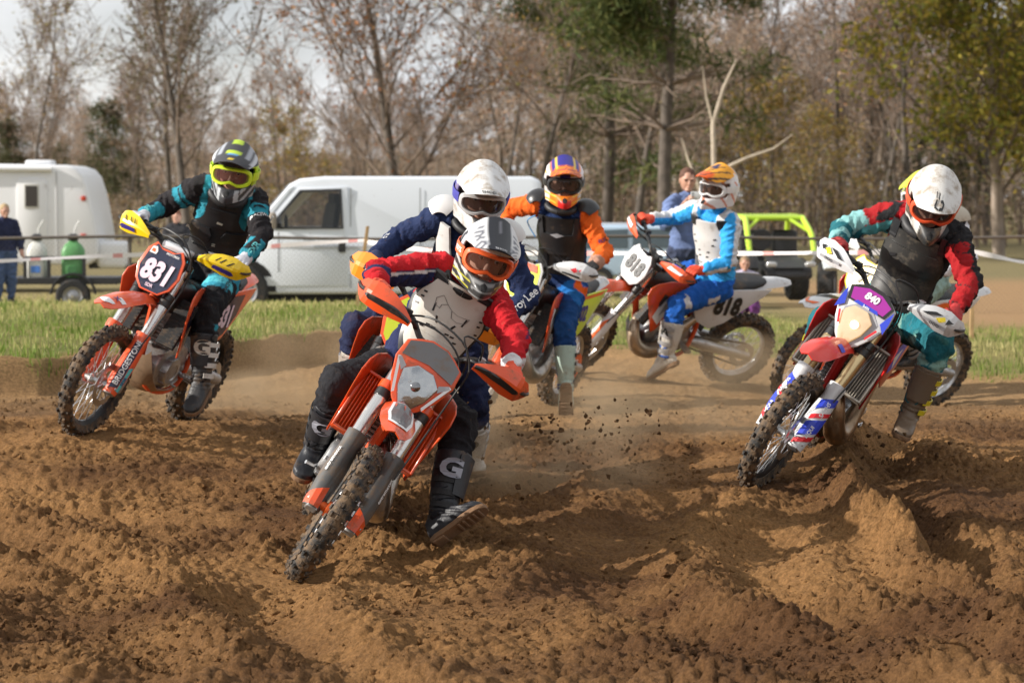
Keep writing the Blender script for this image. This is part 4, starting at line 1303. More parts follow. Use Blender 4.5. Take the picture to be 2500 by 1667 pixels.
def fork_guard_mesh(y):
    grid = []
    for i in range(12):
        t = i / 11
        s = -.035 + .40 * t
        r = .040 + .012 * math.sin(math.pi * min(1, t * 1.1)) + (.010 if t > .85 else 0)
        spread = 1.0 if t < .9 else .75
        row = []
        for j in range(11):
            a = (-1.75 + 3.5 * j / 10) * spread
            row.append(FL(s, .03 + r * math.cos(a) + .006, y + r * math.sin(a) * 1.02))
        grid.append(row)
    return thick_patch(grid, .004).mesh('fork_guard', smooth=60)

def on_guard(y, ang0=0., ex=0.):
    def fn(u, v):      # u along the leg upwards, v around
        s = .16 + u
        t = (s + .035) / .40
        r = .040 + .012 * math.sin(math.pi * min(1, max(0, t) * 1.1)) + .0025 + ex
        a = ang0 + v / r
        return FL(s, .036 + r * math.cos(a), y + r * math.sin(a) * 1.02)
    return fn

def clamp_mesh(s, w):
    mb = MB()
    M = Matrix((PF, Vector((0, 1, 0)), AX)).transposed()
    mb.box(FL(s, .018, 0), (.075, w - .05, .034), M)
    for y in (-.098, .098):
        mb.tube([FL(s - .022, .03, y), FL(s + .022, .03, y)], .040, 16)
    return mb.mesh('triple_clamp', .005)

FEND = [(.30, .800, .052, .030), (.40, .845, .062, .030), (.52, .877, .070, .032), (.66, .888, .080, .034), (.80, .880, .088, .034), (.92, .858, .082, .030), (1.00, .835, .062, .020), (1.045, .820, .034, .008)]

def fender_rows(tab, n=11, arch=.012):
    xs = lerp_list(list(range(len(tab))), 3); rows = []
    for t in xs:
        i = min(int(t), len(tab) - 2); f = t - i
        x, z, hw, dr = [tab[i][k] + (tab[i + 1][k] - tab[i][k]) * f for k in range(4)]
        row = []
        for j in range(n):
            v = -1 + 2 * j / (n - 1)
            e = abs(v)
            row.append(Vector((x, -hw * v, z - dr * e ** 2.6 + arch * (1 - e) ** 2 * .8)))
        rows.append(row)
    return rows

def front_fender_mesh():
    return thick_patch(fender_rows(FEND), .006).mesh('front_fender', smooth=60)

def on_fender(u, v):   # u to bike right across, v along forward
    x = .86 + v
    for a, b in zip(FEND, FEND[1:]):
        if a[0] <= x <= b[0]:
            f = (x - a[0]) / (b[0] - a[0]); z = a[1] + (b[1] - a[1]) * f; hw = a[2] + (b[2] - a[2]) * f; dr = a[3] + (b[3] - a[3]) * f
            break
    else:
        z, hw, dr = FEND[-1][1], .05, .01
    e = min(1, abs(u) / hw)
    return Vector((x, -u, z - dr * e ** 2.6 + .012 * (1 - e) ** 2 * .8 + .0045))

TAIL = [(-.42, .935, .085, .045), (-.56, .968, .095, .05), (-.72, .99, .088, .05), (-.86, 1.0, .072, .042), (-.95, .995, .055, .025), (-.99, .985, .036, .010)]

# number plate plane (front)
def PLATE(u, v, w=0.):     # u towards bike left, v up from the plate's foot, w forwards
    b = Vector((.505, 0, .895)); up = Vector((-.075, 0, .27)).normalized(); n = Vector((.27, 0, .075)).normalized()
    return b + up * v + n * w + Vector((0, u, 0))

PL_OUT = [(-0.0621, 0.0), (0.0621, 0.0), (0.1186, 0.051), (0.1446, 0.1326), (0.1266, 0.2397), (0.0881, 0.2907), (0.0452, 0.2672), (-0.0452, 0.2672), (-0.0881, 0.2907), (-0.1266, 0.2397), (-0.1446, 0.1326), (-0.1186, 0.051)]
LM_OUT = [(-.03, -.052), (.03, -.052), (.070, -.015), (.118, .06), (.150, .15), (.142, .235), (.09, .268), (.04, .29), (-.04, .29), (-.09, .268), (-.142, .235), (-.150, .15), (-.118, .06), (-.070, -.015)]
LENS = [(-.028, -.035), (.028, -.035), (.072, .035), (.092, .115), (.040, .160), (-.040, .160), (-.092, .115), (-.072, .035)]

def panel_mesh(name, out, yfn, s, th, bevel=.004):
    mb = MB()
    mb.prism(out, 0, th, lambda u, v, w: Vector((u, s * (yfn(u, v) + w), v)))
    return mb.mesh(name, bevel, 2)

SHR = [(.415, .90), (.40, .955), (.34, .985), (.20, .995), (.06, .975), (-.03, .925), (.03, .86), (.11, .77), (.16, .655), (.215, .575), (.265, .56), (.30, .64), (.345, .74), (.385, .82)]
shr_y = lambda x, z: .105 + .27 * max(0, x + .03) + .05 * max(0, .95 - z)
SIDE = [(-.08, .845), (-.14, .905), (-.32, .935), (-.56, .955), (-.76, .965), (-.70, .90), (-.56, .79), (-.40, .66), (-.27, .60), (-.14, .66), (-.09, .75)]
side_y = lambda x, z: .135 + .10 * (.95 - z) - .03 * max(0, -x - .45)

def seat_mesh():
    mb = MB(); rings = []
    for x, zt, hw, th in ((.14, 1.0, .05, .06), (.08, .99, .075, .08), (-.05, .962, .10, .09), (-.22, .952, .125, .10), (-.42, .965, .13, .09), (-.58, .985, .115, .07), (-.70, .998, .085, .045), (-.735, 1.0, .06, .03)):
        ring = []
        for j in range(16):
            a = 2 * math.pi * j / 16
            cx, sz = math.cos(a), math.sin(a)
            ring.append(Vector((x, hw * math.copysign(abs(cx) ** .6, cx), zt - th / 2 + th / 2 * math.copysign(abs(sz) ** .6, sz))))
        rings.append(ring)
    mb.loft(rings)
    return mb.mesh('seat', smooth=60)

def tank_mesh():
    mb = MB(); rings = []
    for x, zt, hw, zb in ((.34, .97, .06, .88), (.26, 1.0, .10, .80), (.14, .995, .115, .76), (.0, .955, .10, .78), (-.12, .92, .09, .80)):
        rings.append([Vector((x, hw * math.copysign(abs(math.cos(a)) ** .7, math.cos(a)), (zt + zb) / 2 + (zt - zb) / 2 * math.copysign(abs(math.sin(a)) ** .7, math.sin(a)))) for a in [2 * math.pi * j / 14 for j in range(14)]])
    mb.loft(rings)
    mb.lathe([(.03, 1.0), (.03, 1.03), (.024, 1.035)], 14, 'z', (.2, 0, 0))
    return mb.mesh('fuel_tank', smooth=60)

def frame_mesh():
    mb = MB()
    mb.tube([FL(.60, 0, 0), FL(.86, 0, 0)], .034, 12)
    mb.tube(smoothpath([(.40, 0, .90), (.315, 0, .62), (.27, 0, .47), (.22, 0, .38)], 3), .026, 8)
    for s in (-1, 1):
        mb.tube(smoothpath([(.27, s * .01, .47), (.22, s * .07, .33), (.05, s * .095, .285), (-.14, s * .10, .31), (-.19, s * .11, .42), (-.20, s * .11, .62), (-.12, s * .105, .76), (.12, s * .07, .88), (.37, s * .03, .93)], 3), .018, 8)
        mb.tube([(-.14, s * .08, .78), (-.45, s * .075, .87), (-.72, s * .06, .93)], .012, 8)
        mb.tube([(-.20, s * .10, .60), (-.50, s * .08, .84)], .011, 8)
    return mb.mesh('frame')

def engine_mesh():
    mb = MB()
    mb.prism([(.20, .33), (.225, .46), (.16, .55), (-.02, .60), (-.17, .56), (-.21, .44), (-.15, .34), (.02, .30)], -.10, .10, lambda u, v, w: Vector((u, w, v)))
    return mb.mesh('engine', .02, 2)

def cylinder_mesh():
    mb = MB()
    M = Matrix.Rotation(rad(14), 3, 'Y')
    base = Vector((.075, 0, .57)); up = M @ Vector((0, 0, 1))
    for k in range(7):
        mb.box(base + up * (.02 + .024 * k), (.165, .17, .010), M)
    mb.box(base + up * .09, (.13, .135, .18), M)
    mb.box(base + up * .20, (.12, .13, .05), M)
    mb.tube([base + up * .22, base + up * .27], .012, 6)
    return mb.mesh('cylinder', .004)

def cover_mesh(s):
    mb = MB()
    R = .118 if s < 0 else .092
    x = -.02 if s < 0 else .06
    mb.lathe([(R, s * .10), (R, s * .128), (R * .93, s * .142), (R * .55, s * .147), (R * .5, s * .142), (.001, s * .143)], 28, 'y', (x, 0, .43), cap=False)
    for k in range(7):
        a = 2 * math.pi * k / 7
        mb.lathe([(.010, s * .10), (.010, s * .136), (.004, s * .139)], 8, 'y', (x + R * .96 * math.cos(a), 0, .43 + R * .96 * math.sin(a)))
    return mb.mesh('cover')

def pipe_mesh(two):
    mb = MB()
    if two:
        p = smoothpath([(.13, .02, .665), (.24, .035, .66), (.325, .07, .60), (.35, .125, .50), (.31, .165, .405), (.20, .18, .375), (.08, .172, .43), (-.02, .155, .55), (-.14, .14, .66), (-.28, .135, .74)], 4)
        r = lerp_list([.026, .030, .038, .050, .060, .063, .058, .045, .033, .022], 4)
        mb.tube(p, r, 14)
        mb.tube([(-.28, .135, .74), (-.33, .0, .77), (-.38, -.12, .76), (-.72, -.15, .875), (-.74, -.15, .88), (-.80, -.15, .90)], [.022, .024, .045, .045, .030, .016], 14)
    else:
        p = smoothpath([(.14, -.02, .64), (.24, -.05, .60), (.27, -.09, .50), (.20, -.14, .45), (.0, -.155, .55), (-.20, -.14, .68), (-.36, -.14, .74)], 4)
        mb.tube(p, .021, 12)
        mb.tube([(-.36, -.14, .74), (-.38, -.142, .745), (-.42, -.145, .755), (-.78, -.15, .875), (-.80, -.15, .885), (-.86, -.15, .90)], [.024, .05, .058, .056, .03, .02], 14)
    return mb.mesh('exhaust_pipe')

def radiator_mesh(s):
    mb = MB(); M = Matrix.Rotation(-RAKE, 3, 'Y')
    c = Vector((.285, s * .145, .75))
    mb.box(c, (.035, .115, .30), M)
    for k in range(13):
        mb.box(c + M @ Vector((.018, 0, -.135 + .0225 * k)), (.006, .10, .006), M)
    return mb.mesh('radiator')

def rguard_frame_mesh(s):
    mb = MB(); M = Matrix.Rotation(-RAKE, 3, 'Y')
    c = Vector((.325, s * .145, .75))
    for yy in (-.062, .062):
        mb.box(c + M @ Vector((0, yy, 0)), (.05, .012, .31), M)
    for zz in (-.150, .150):
        mb.box(c + M @ Vector((0, 0, zz)), (.045, .124, .014), M)
    return mb.mesh('radiator_guard', .003)

def slat_mesh():
    mb = MB()
    mb.box((0, 0, 0), (.040, .005, .295), Matrix.Rotation(rad(34), 3, 'Z'))
    return mb.mesh('slat', .002)

def swing_mesh():
    mb = MB()
    for s in (-1, 1):
        mb.tube([(-.15, s * .075, .43), (-.32, s * .095, .41), (-.55, s * .105, .37), (-.74, s * .105, .335), (-.79, s * .105, .328)], [.030, .040, .036, .030, .026], 8, flat=1.25)
    mb.box((-.30, 0, .42), (.06, .18, .06))
    return mb.mesh('swingarm', smooth=60)

def shock_mesh():
    mb = MB()
    pts = []; a = Vector((-.10, 0, .82)); b = Vector((-.22, 0, .50))
    d = (b - a).normalized(); u = Vector((0, 1, 0)); w = d.cross(u)
    for k in range(61):
        t = k / 60; an = t * 2 * math.pi * 7
        pts.append(a.lerp(b, t) + (u * math.cos(an) + w * math.sin(an)) * .035)
    mb.tube(pts, .006, 5); mb.tube([a, b], .016, 8)
    return mb.mesh('shock_spring')

def sprocket_mesh():
    mb = MB(); n = 46
    rings = []
    for rr, h in ((1, -.004), (1, .004), (.6, .004), (.6, -.004), (1, -.004)):
        rings.append([Vector(((.105 * rr + (.005 if (j % 2 and rr == 1) else 0)) * math.cos(2 * math.pi * j / n), h, (.105 * rr + (.005 if (j % 2 and rr == 1) else 0)) * math.sin(2 * math.pi * j / n))) for j in range(n)])
    mb.loft(rings, cap=False)
    return mb.mesh('sprocket')

def chain_mesh():
    mb = MB()
    for z0, z1 in ((.475, .435), (.375, .225)):
        for k in range(30):
            t = k / 29
            mb.box((-.19 - .55 * t, .083, z0 + (z1 - z0) * t), (.015, .010, .014))
    return mb.mesh('chain')

def peg_mesh(s):
    mb = MB()
    mb.box((-.14, s * .17, .395), (.05, .10, .014))
    for k in range(5):
        mb.box((-.14, s * (.135 + .02 * k), .408), (.05, .006, .014))
    mb.tube([(-.16, s * .10, .40), (-.14, s * .13, .39)], .012, 6)
    return mb.mesh('foot_peg')

def skid_mesh():
    grid = []
    for x, z, hw in ((.315, .50, .07), (.30, .42, .10), (.255, .33, .125), (.16, .272, .13), (.0, .262, .13), (-.12, .27, .12)):
        grid.append([Vector((x, hw * (-1 + 2 * j / 8), z + .045 * abs(-1 + 2 * j / 8) ** 3)) for j in range(9)])
    return thick_patch(grid, -.006).mesh('skid_plate')

def pedal_mesh(s):
    mb = MB()
    mb.tube([(-.10, s * .12, .37), (.06, s * .16, .36), (.08, s * .20, .36)], [.008, .007, .010], 6)
    return mb.mesh('pedal')

# -- shared materials
M_RUB = mat('tyre_rubber', (.022, .021, .020), .75, dirt=.62, dirt_col=(.20, .125, .065), dscale=22, bump=.3, bscale=90)
M_SPOKE = mat('spoke_steel', (.62, .62, .62), .3, 1.0)
M_STEEL = mat('brushed_steel', (.55, .55, .56), .32, 1.0, dirt=.25, dscale=14)
M_ALU = mat('cast_aluminium', (.48, .48, .48), .45, .9, dirt=.4, dscale=16, bump=.1, bscale=120)
M_DARK = mat('black_plastic', (.018, .018, .019), .42, dirt=.28, dscale=12, bump=.08, bscale=200)
M_RAD = mat('radiator_core', (.03, .03, .03), .6, .3, dirt=.4, dscale=20)
M_SEAT = mat('seat_vinyl', (.02, .02, .021), .62, dirt=.35, dscale=9, bump=.3, bscale=150)
M_CHAIN = mat('greasy_chain', (.09, .08, .07), .5, .8, dirt=.3)
M_GRIP = mat('grip_rubber', (.02, .02, .02), .8)
M_CABLE = mat('black_cable', (.02, .02, .02), .5)

def plastic(key, col, dirt=.26, rough=.30):
    return mat('plastic_' + key, col, rough, 0, dirt=dirt + .06, dscale=13, coat=.35, bump=.03, bscale=25)

BIKE_OBJ = {}

def make_bike(key, pose, c):
    X, Y, Z, yaw, lean, pitch, st = pose
    root = empty('motorcycle')
    root.matrix_world = Matrix.Translation((X, Y, Z)) @ Matrix.Rotation(yaw, 4, 'Z') @ Matrix.Rotation(-lean, 4, 'X') @ Matrix.Rotation(-pitch, 4, 'Y')
    S = Matrix.Translation(A0) @ Matrix.Rotation(st, 4, AX) @ Matrix.Translation(-A0)
    I = Matrix.Identity(4)
    def P(name, keyfn, m, M=I, parent=root):
        return link(name, keyfn, m, parent, M)
    # wheels
    for nm, ctr, R, hw, rim, M in (('front_wheel', FA, .348, .046, .272, S), ('rear_wheel', RA, .335, .060, .236, I)):
        f = nm[0] == 'f'
        sp = Matrix.Rotation(c.get('spin', .3) * (1 if f else 2), 4, 'Y')
        w = P(nm, cm('ty' + nm, lambda: tyre_mesh(R, hw, rim)), M_RUB, M @ Matrix.Translation(ctr) @ sp)
        P('rim', cm('ri' + nm, lambda: rim_mesh(rim - .004, .026 if f else .034)), c['rim'], I, w)
        so = P('spoke', cm('sp' + nm, lambda: spokes_mesh(rim, .032 if f else .04, .032 if f else .05)), M_SPOKE, I, w)
        so['kind'] = 'stuff'
        P('hub', cm('hu' + nm, lambda: hub_mesh(.034 if f else .045, .030 if f else .045)), c['hub'], I, w)
        P('brake_disc', cm('di' + nm, lambda: disc_mesh(.13 if f else .11)), M_STEEL, Matrix.Translation((0, .062 if f else -.075, 0)), w)
    # front end
    for y in (-.098, .098):
        t = P('fork_tube', cm(('ft', y), lambda: fork_tube_mesh(y)), c['tube'], S)
        P('fork_leg', cm(('fl', y), lambda: fork_leg_mesh(y)), M_STEEL, S)
        P('axle_lug', cm(('al', y), lambda: axle_lug_mesh(y)), M_ALU, S)
        g = P('fork_guard', cm(('fg', y), lambda: fork_guard_mesh(y)), c['guard'], S)
        a0 = .55 if y > 0 else -.55
        for i, (poly, m) in enumerate(c.get('guard_art', [])):
            pp = [[(u, v if y > 0 else -v) for u, v in q] for q in poly]
            poly_decal(pp, on_guard(y, a0, i * .0008), m, g)
        for word, u0, v0, sz, m in c.get('guard_word', []):
            fn = on_guard(y, a0, .003)
            lettering(word, lambda u, v: fn(u0 + u, (v0 if y > 0 else -v0) - v), sz, m, g)
        cl = P('fork_clamp_band', cm(('fb', y), lambda: MB().tube([FL(.565, .03, y), FL(.605, .03, y)], .0365, 16).mesh('band')), c.get('band', M_DARK), S)
    P('lower_triple_clamp', cm('tc1', lambda: clamp_mesh(.625, .2)), c['clamp'], S)
    P('upper_triple_clamp', cm('tc2', lambda: clamp_mesh(.835, .2)), c['clamp'], S)
    P('handlebar', cm('hb', handlebar_mesh), c.get('bar', M_DARK), S)
    if c.get('pad'):
        P('bar_pad', cm('bp', lambda: MB().box((.335, 0, 1.165), (.06, .20, .045)).mesh('pad', .015, 2)), c['pad'], S)
    for s in (-1, 1):
        P('grip', cm(('gr', s), lambda: grip_mesh(s)), M_GRIP, S)
        P('lever', cm(('lv', s), lambda: lever_mesh(s)), M_STEEL if s > 0 else M_DARK, S)
        h = P('hand_guard', cm(('hg', s, c.get('hgbig', 1)), lambda: handguard_mesh(s, c.get('hgbig', 1))), c['hguard'], S)
        P('hand_guard_bar', cm(('hf', s), lambda: hg_frame_mesh(s)), M_DARK, S, root)
        fn = on_handguard(s)
        for i, (poly, m) in enumerate(c.get('hg_art', [])):
            poly_decal([[(s * u, v) for u, v in q] for q in poly], lambda u, v: fn(u, v, i), m, h)
        for word, u0, v0, sz, m in c.get('hg_word', []):
            # text runs towards the viewer's right: viewer in front sees bike left on the right
            lettering(word, lambda u, v: fn(s * u0 + u, v0 + v, 4), sz, m, h)
    P('front_fender', cm('ff', front_fender_mesh), c['fender'], S)
    fen = root.children[-1]
    for i, (poly, m) in enumerate(c.get('fender_art', [])):
        poly_decal(poly, lambda u, v: on_fender(u, v) + Vector((0, 0, .001 * i)), m, fen)
    for word, u0, v0, sz, m in c.get('fender_word', []):
        lettering(word, lambda u, v: on_fender(u0 - u, v0 - v) + Vector((0, 0, .003)), sz, m, fen)
    # cables looping ahead of the bars
    for k, pts in enumerate((
            [(.31, .19, 1.20), (.42, .15, 1.28), (.47, .06, 1.27), (.46, .16, 1.16), (.44, .165, .98), (.66, .14, .60)],
            [(.31, -.19, 1.20), (.42, -.08, 1.26), (.46, .10, 1.23), (.40, .15, 1.08), (.36, .08, .95)],
            [(.31, -.18, 1.19), (.40, -.02, 1.22), (.40, .12, 1.14), (.36, .06, .96)])):
        P('cable', cm(('cb', k), lambda: MB().tube(smoothpath(pts, 4), .0048, 6).mesh('cable')), M_CABLE, S)
    if c['face'] == 'plate':
        p = P('number_plate', cm('npl', lambda: MB().prism(PL_OUT, 0, .014, PLATE).mesh('plate', .004, 2)), c['plate_edge'], S)
        inn = [(u * .87, .008 + v * .93) for u, v in PL_OUT]
        poly_decal([inn], lambda u, v: PLATE(u, v, .0165), c['plate'], p, name='plate_face')
    else:
        p = P('headlight_mask', cm('hlm', lambda: MB().prism(LM_OUT, 0, .022, PLATE).mesh('mask', .006, 2)), c['plate_edge'], S)
        poly_decal([[(u * 1.10, .008 + (v - .06) * 1.10 + .06) for u, v in LENS]], lambda u, v: PLATE(u, v, .0245), M_DARK if c.get('lens_rim') is None else c['lens_rim'], p, name='lens_bezel')
        P('headlight', cm('hll', lambda: MB().prism(LENS, .018, .034, PLATE).mesh('lens', .006, 2)), c['lens'], S, p)
        p.children[-1].matrix_basis = I
        P('bulb', cm('hbu', lambda: MB().lathe([(.022, .0), (.022, .014), (.014, .022), (.005, .024)], 20, 'x', (0, 0, 0)).mesh('bulb')), c['bulb'], Matrix.Translation(PLATE(0, .07, .030)) @ Matrix.Rotation(-.27, 4, 'Y') @ Matrix.Scale(c.get('bulb_size', 1.), 4), p)
        for i, (poly, m) in enumerate(c.get('mask_art', [])):
            poly_decal(poly, lambda u, v: PLATE(u, v, .029 + .0008 * i), m, p)
    if c.get('number'):
        word, u0, v0, sz, m = c['number']
        lettering(word, lambda u, v: PLATE(u0 + u, v0 + v, .025 if c['face'] == 'plate' else .034), sz, m, p, bold=.05, shear=.12, name='number', stretch=c.get('num_stretch', 1.0))
    for word, u0, v0, sz, m in c.get('plate_word', []):
        lettering(word, lambda u, v: PLATE(u0 + u, v0 + v, .025 if c['face'] == 'plate' else .034), sz, m, p)
    for i, (poly, m) in enumerate(c.get('plate_art', [])):
        poly_decal(poly, lambda u, v: PLATE(u, v, .0205 + .0008 * i), m, p)
    P('brake_caliper', cm('bc', lambda: MB().box(FL(.07, -.075, .075), (.06, .045, .10), Matrix.Rotation(-RAKE, 3, 'Y')).mesh('caliper', .012, 2)), M_ALU, S)
    # chassis
    P('frame', cm('fr', frame_mesh), c['frame'])
    e = P('engine', cm('en', engine_mesh), M_ALU)
    P('cylinder', cm('cy', cylinder_mesh), M_ALU, I, e)
    P('clutch_cover', cm('cv1', lambda: cover_mesh(-1)), c.get('cover', M_ALU), I, e)
    P('ignition_cover', cm('cv2', lambda: cover_mesh(1)), c.get('cover', M_ALU), I, e)
    P('exhaust_pipe', cm(('ex', c['two']), lambda: pipe_mesh(c['two'])), c['pipe'])
    if c['two']:
        pass
    for s in (-1, 1):
        r = P('radiator', cm(('ra', s), lambda: radiator_mesh(s)), M_RAD)
        if c.get('rguard'):
            rg = P('radiator_guard', cm(('rg', s), lambda: rguard_frame_mesh(s)), c['rguard'])
            M = Matrix.Rotation(-RAKE, 4, 'Y')
            for k in range(7):
                P('slat', cm('slat', slat_mesh), c['rguard'], Matrix.Translation(Vector((.325, s * .145, .75)) + M @ Vector((0, -.045 + .015 * k, 0))) @ M @ (Matrix.Identity(4) if s > 0 else Matrix.Scale(-1, 4, (0, 1, 0))), rg)
        sh = P('radiator_shroud', cm(('sh', s), lambda: panel_mesh('shroud', SHR, shr_y, s, .010)), c['shroud'])
        for i, (poly, m) in enumerate(c.get('shroud_art', [])):
            poly_decal(poly, lambda u, v: Vector((u, s * (shr_y(u, v) + .0125 + .001 * i), v)), m, sh)
        sd = P('side_panel', cm(('sd', s), lambda: panel_mesh('side', SIDE, side_y, s, .010)), c['side'])
        for i, (poly, m) in enumerate(c.get('side_art', [])):
            poly_decal(poly, lambda u, v: Vector((u, s * (side_y(u, v) + .0135 + .001 * i), v)), m, sd)
        if c.get('side_num'):
            word, x0, z0, sz, m = c['side_num']
            lettering(word, lambda u, v: Vector((x0 - s * u, s * (side_y(x0 - s * u, z0 + v) + .018), z0 + v)), sz, m, sd, bold=.05, shear=.12, name='number', stretch=.78)
        P('foot_peg', cm(('pg', s), lambda: peg_mesh(s)), M_STEEL)
        P('pedal', cm(('pd', s), lambda: pedal_mesh(s)), M_STEEL)
    P('fuel_tank', cm('tk', tank_mesh), c.get('tank', M_DARK))
    P('seat', cm('se', seat_mesh), c.get('seat', M_SEAT))
    P('rear_fender', cm('rf', lambda: thick_patch(fender_rows(TAIL), -.006).mesh('tail', smooth=60)), c['tail'])
    P('inner_fender', cm('if', lambda: thick_patch([[Vector((x, -.055 + .11 * j / 4, z)) for j in range(5)] for x, z in ((-.30, .50), (-.36, .66), (-.46, .82), (-.62, .93))], .005).mesh('inner')), M_DARK)
    P('swingarm', cm('sw', swing_mesh), M_ALU)
    P('shock_spring', cm('sk', shock_mesh), c['spring'])
    P('sprocket', cm('sc', sprocket_mesh), c['hub'], Matrix.Translation(RA + Vector((0, .083, 0))))
    P('chain', cm('ch', chain_mesh), M_CHAIN)['kind'] = 'stuff'
    P('skid_plate', cm('sp', skid_mesh), c.get('skid', M_DARK))
    tag(root, c['label'], 'motorcycle', 'motorcycles in the race')
    BIKE_OBJ[key] = (root, S)
    return root
# ================================================================== riders
def eval_mesh(mb, name, mods):
    me = mb.mesh(name, smooth=0)
    o = bpy.data.objects.new(name, me); C.objects.link(o)
    for t, kw in mods:
        md = o.modifiers.new(t, t)
        for k, v in kw.items():
            setattr(md, k, v)
    dg = bpy.context.evaluated_depsgraph_get()
    out = bpy.data.meshes.new_from_object(o.evaluated_get(dg))
    bpy.data.objects.remove(o); bpy.data.meshes.remove(me)
    out.name = name
    out.polygons.foreach_set('use_smooth', [True] * len(out.polygons))
    return out

def coords(me):
    a = np.empty(len(me.vertices) * 3, np.float32); me.vertices.foreach_get('co', a)
    return a.reshape(-1, 3).astype(float)

def normals(me):
    a = np.empty(len(me.vertices) * 3, np.float32); me.vertices.foreach_get('normal', a)
    return a.reshape(-1, 3).astype(float)

def seg_dist(P, a, b):
    d = b - a; L2 = (d * d).sum()
    t = np.clip(((P - a) @ d) / L2, 0, 1)
    q = a + t[:, None] * d
    return np.linalg.norm(P - q, axis=1), t, P - q

M_CLOTH = mat('jersey_cloth', attr=True, rough=.85, bump=.55, bscale=38, var=.12, dirt=.10, dscale=34, spec=.25)
M_SKIN = mat('skin', (.50, .27, .19), .5)
M_EYE = mat('eye_white', (.7, .68, .65), .3)
M_PUPIL = mat('eye_dark', (.02, .015, .01), .2)
M_HPAINT = mat('helmet_paint', attr=True, rough=.38, coat=.04, spec=.20, dirt=.03, dscale=14, bump=.01)
M_MUDHELM = mat('helmet_paint_muddy', attr=True, rough=.4, coat=.15, dirt=.50, dirt_col=(.24, .17, .10), dscale=16)
M_LINER = mat('helmet_liner', (.015, .015, .016), .9)
M_BLK = mat('black_nylon', (.016, .016, .018), .7, dirt=.12, bump=.15, bscale=180)
M_BRACE = mat('neck_brace', (.02, .02, .022), .55, dirt=.25)
M_BUCK = mat('boot_buckle', (.35, .35, .36), .4, .6, dirt=.4)
M_SOLE = mat('boot_sole', (.20, .11, .055), .85, dirt=.45, dscale=20, bump=.3, bscale=60)

TORSO = [(-.20, .105, .085), (-.10, .150, .115), (0., .170, .130), (.18, .165, .125), (.42, .160, .118), (.65, .178, .128), (.82, .182, .120), (.94, .150, .098), (1.03, .085, .075), (1.12, .062, .066), (1.30, .058, .062)]

class Torso:
    def __init__(s, J):
        s.pel = Vector(J['pel']); s.nb = Vector(J['nb'])
        s.len = (s.nb - s.pel).length
        s.up = (s.nb - s.pel).normalized()
        a = (Vector(J['pL']) - Vector(J['pR'])).normalized(); b = (Vector(J['sL']) - Vector(J['sR'])).normalized()
        s.latp = (a - s.up * a.dot(s.up)).normalized(); s.lats = (b - s.up * b.dot(s.up)).normalized()
        s.hd = Vector(J['hd'])
    def frame(s, t):
        k = max(0, min(1, t)); lat = (s.latp * (1 - k) + s.lats * k).normalized()
        fr = lat.cross(s.up).normalized()
        c = s.pel.lerp(s.nb, t) if t <= 1 else s.nb.lerp(s.hd, min(1, (t - 1) * 1.6))
        c = c - fr * (.030 * math.sin(math.pi * k))
        return c, lat, fr
    def wd(s, t):
        for a, b in zip(TORSO, TORSO[1:]):
            if a[0] <= t <= b[0]:
                f = (t - a[0]) / (b[0] - a[0]); f = f * f * (3 - 2 * f)
                return a[1] + (b[1] - a[1]) * f, a[2] + (b[2] - a[2]) * f
        return TORSO[-1][1:]
    def pt(s, t, ang, off=0.):
        c, lat, fr = s.frame(t); w, d = s.wd(t)
        return c + lat * ((w + off) * math.sin(ang)) + fr * ((d + off) * math.cos(ang))
    def pt2(s, t, ang, off=0.):
        # smoother chest envelope used for body armour
        w, d = s.wd(min(t, .84)); c, lat, fr = s.frame(t)
        return c + lat * ((w + off) * math.sin(ang)) + fr * ((d + off) * math.cos(ang))

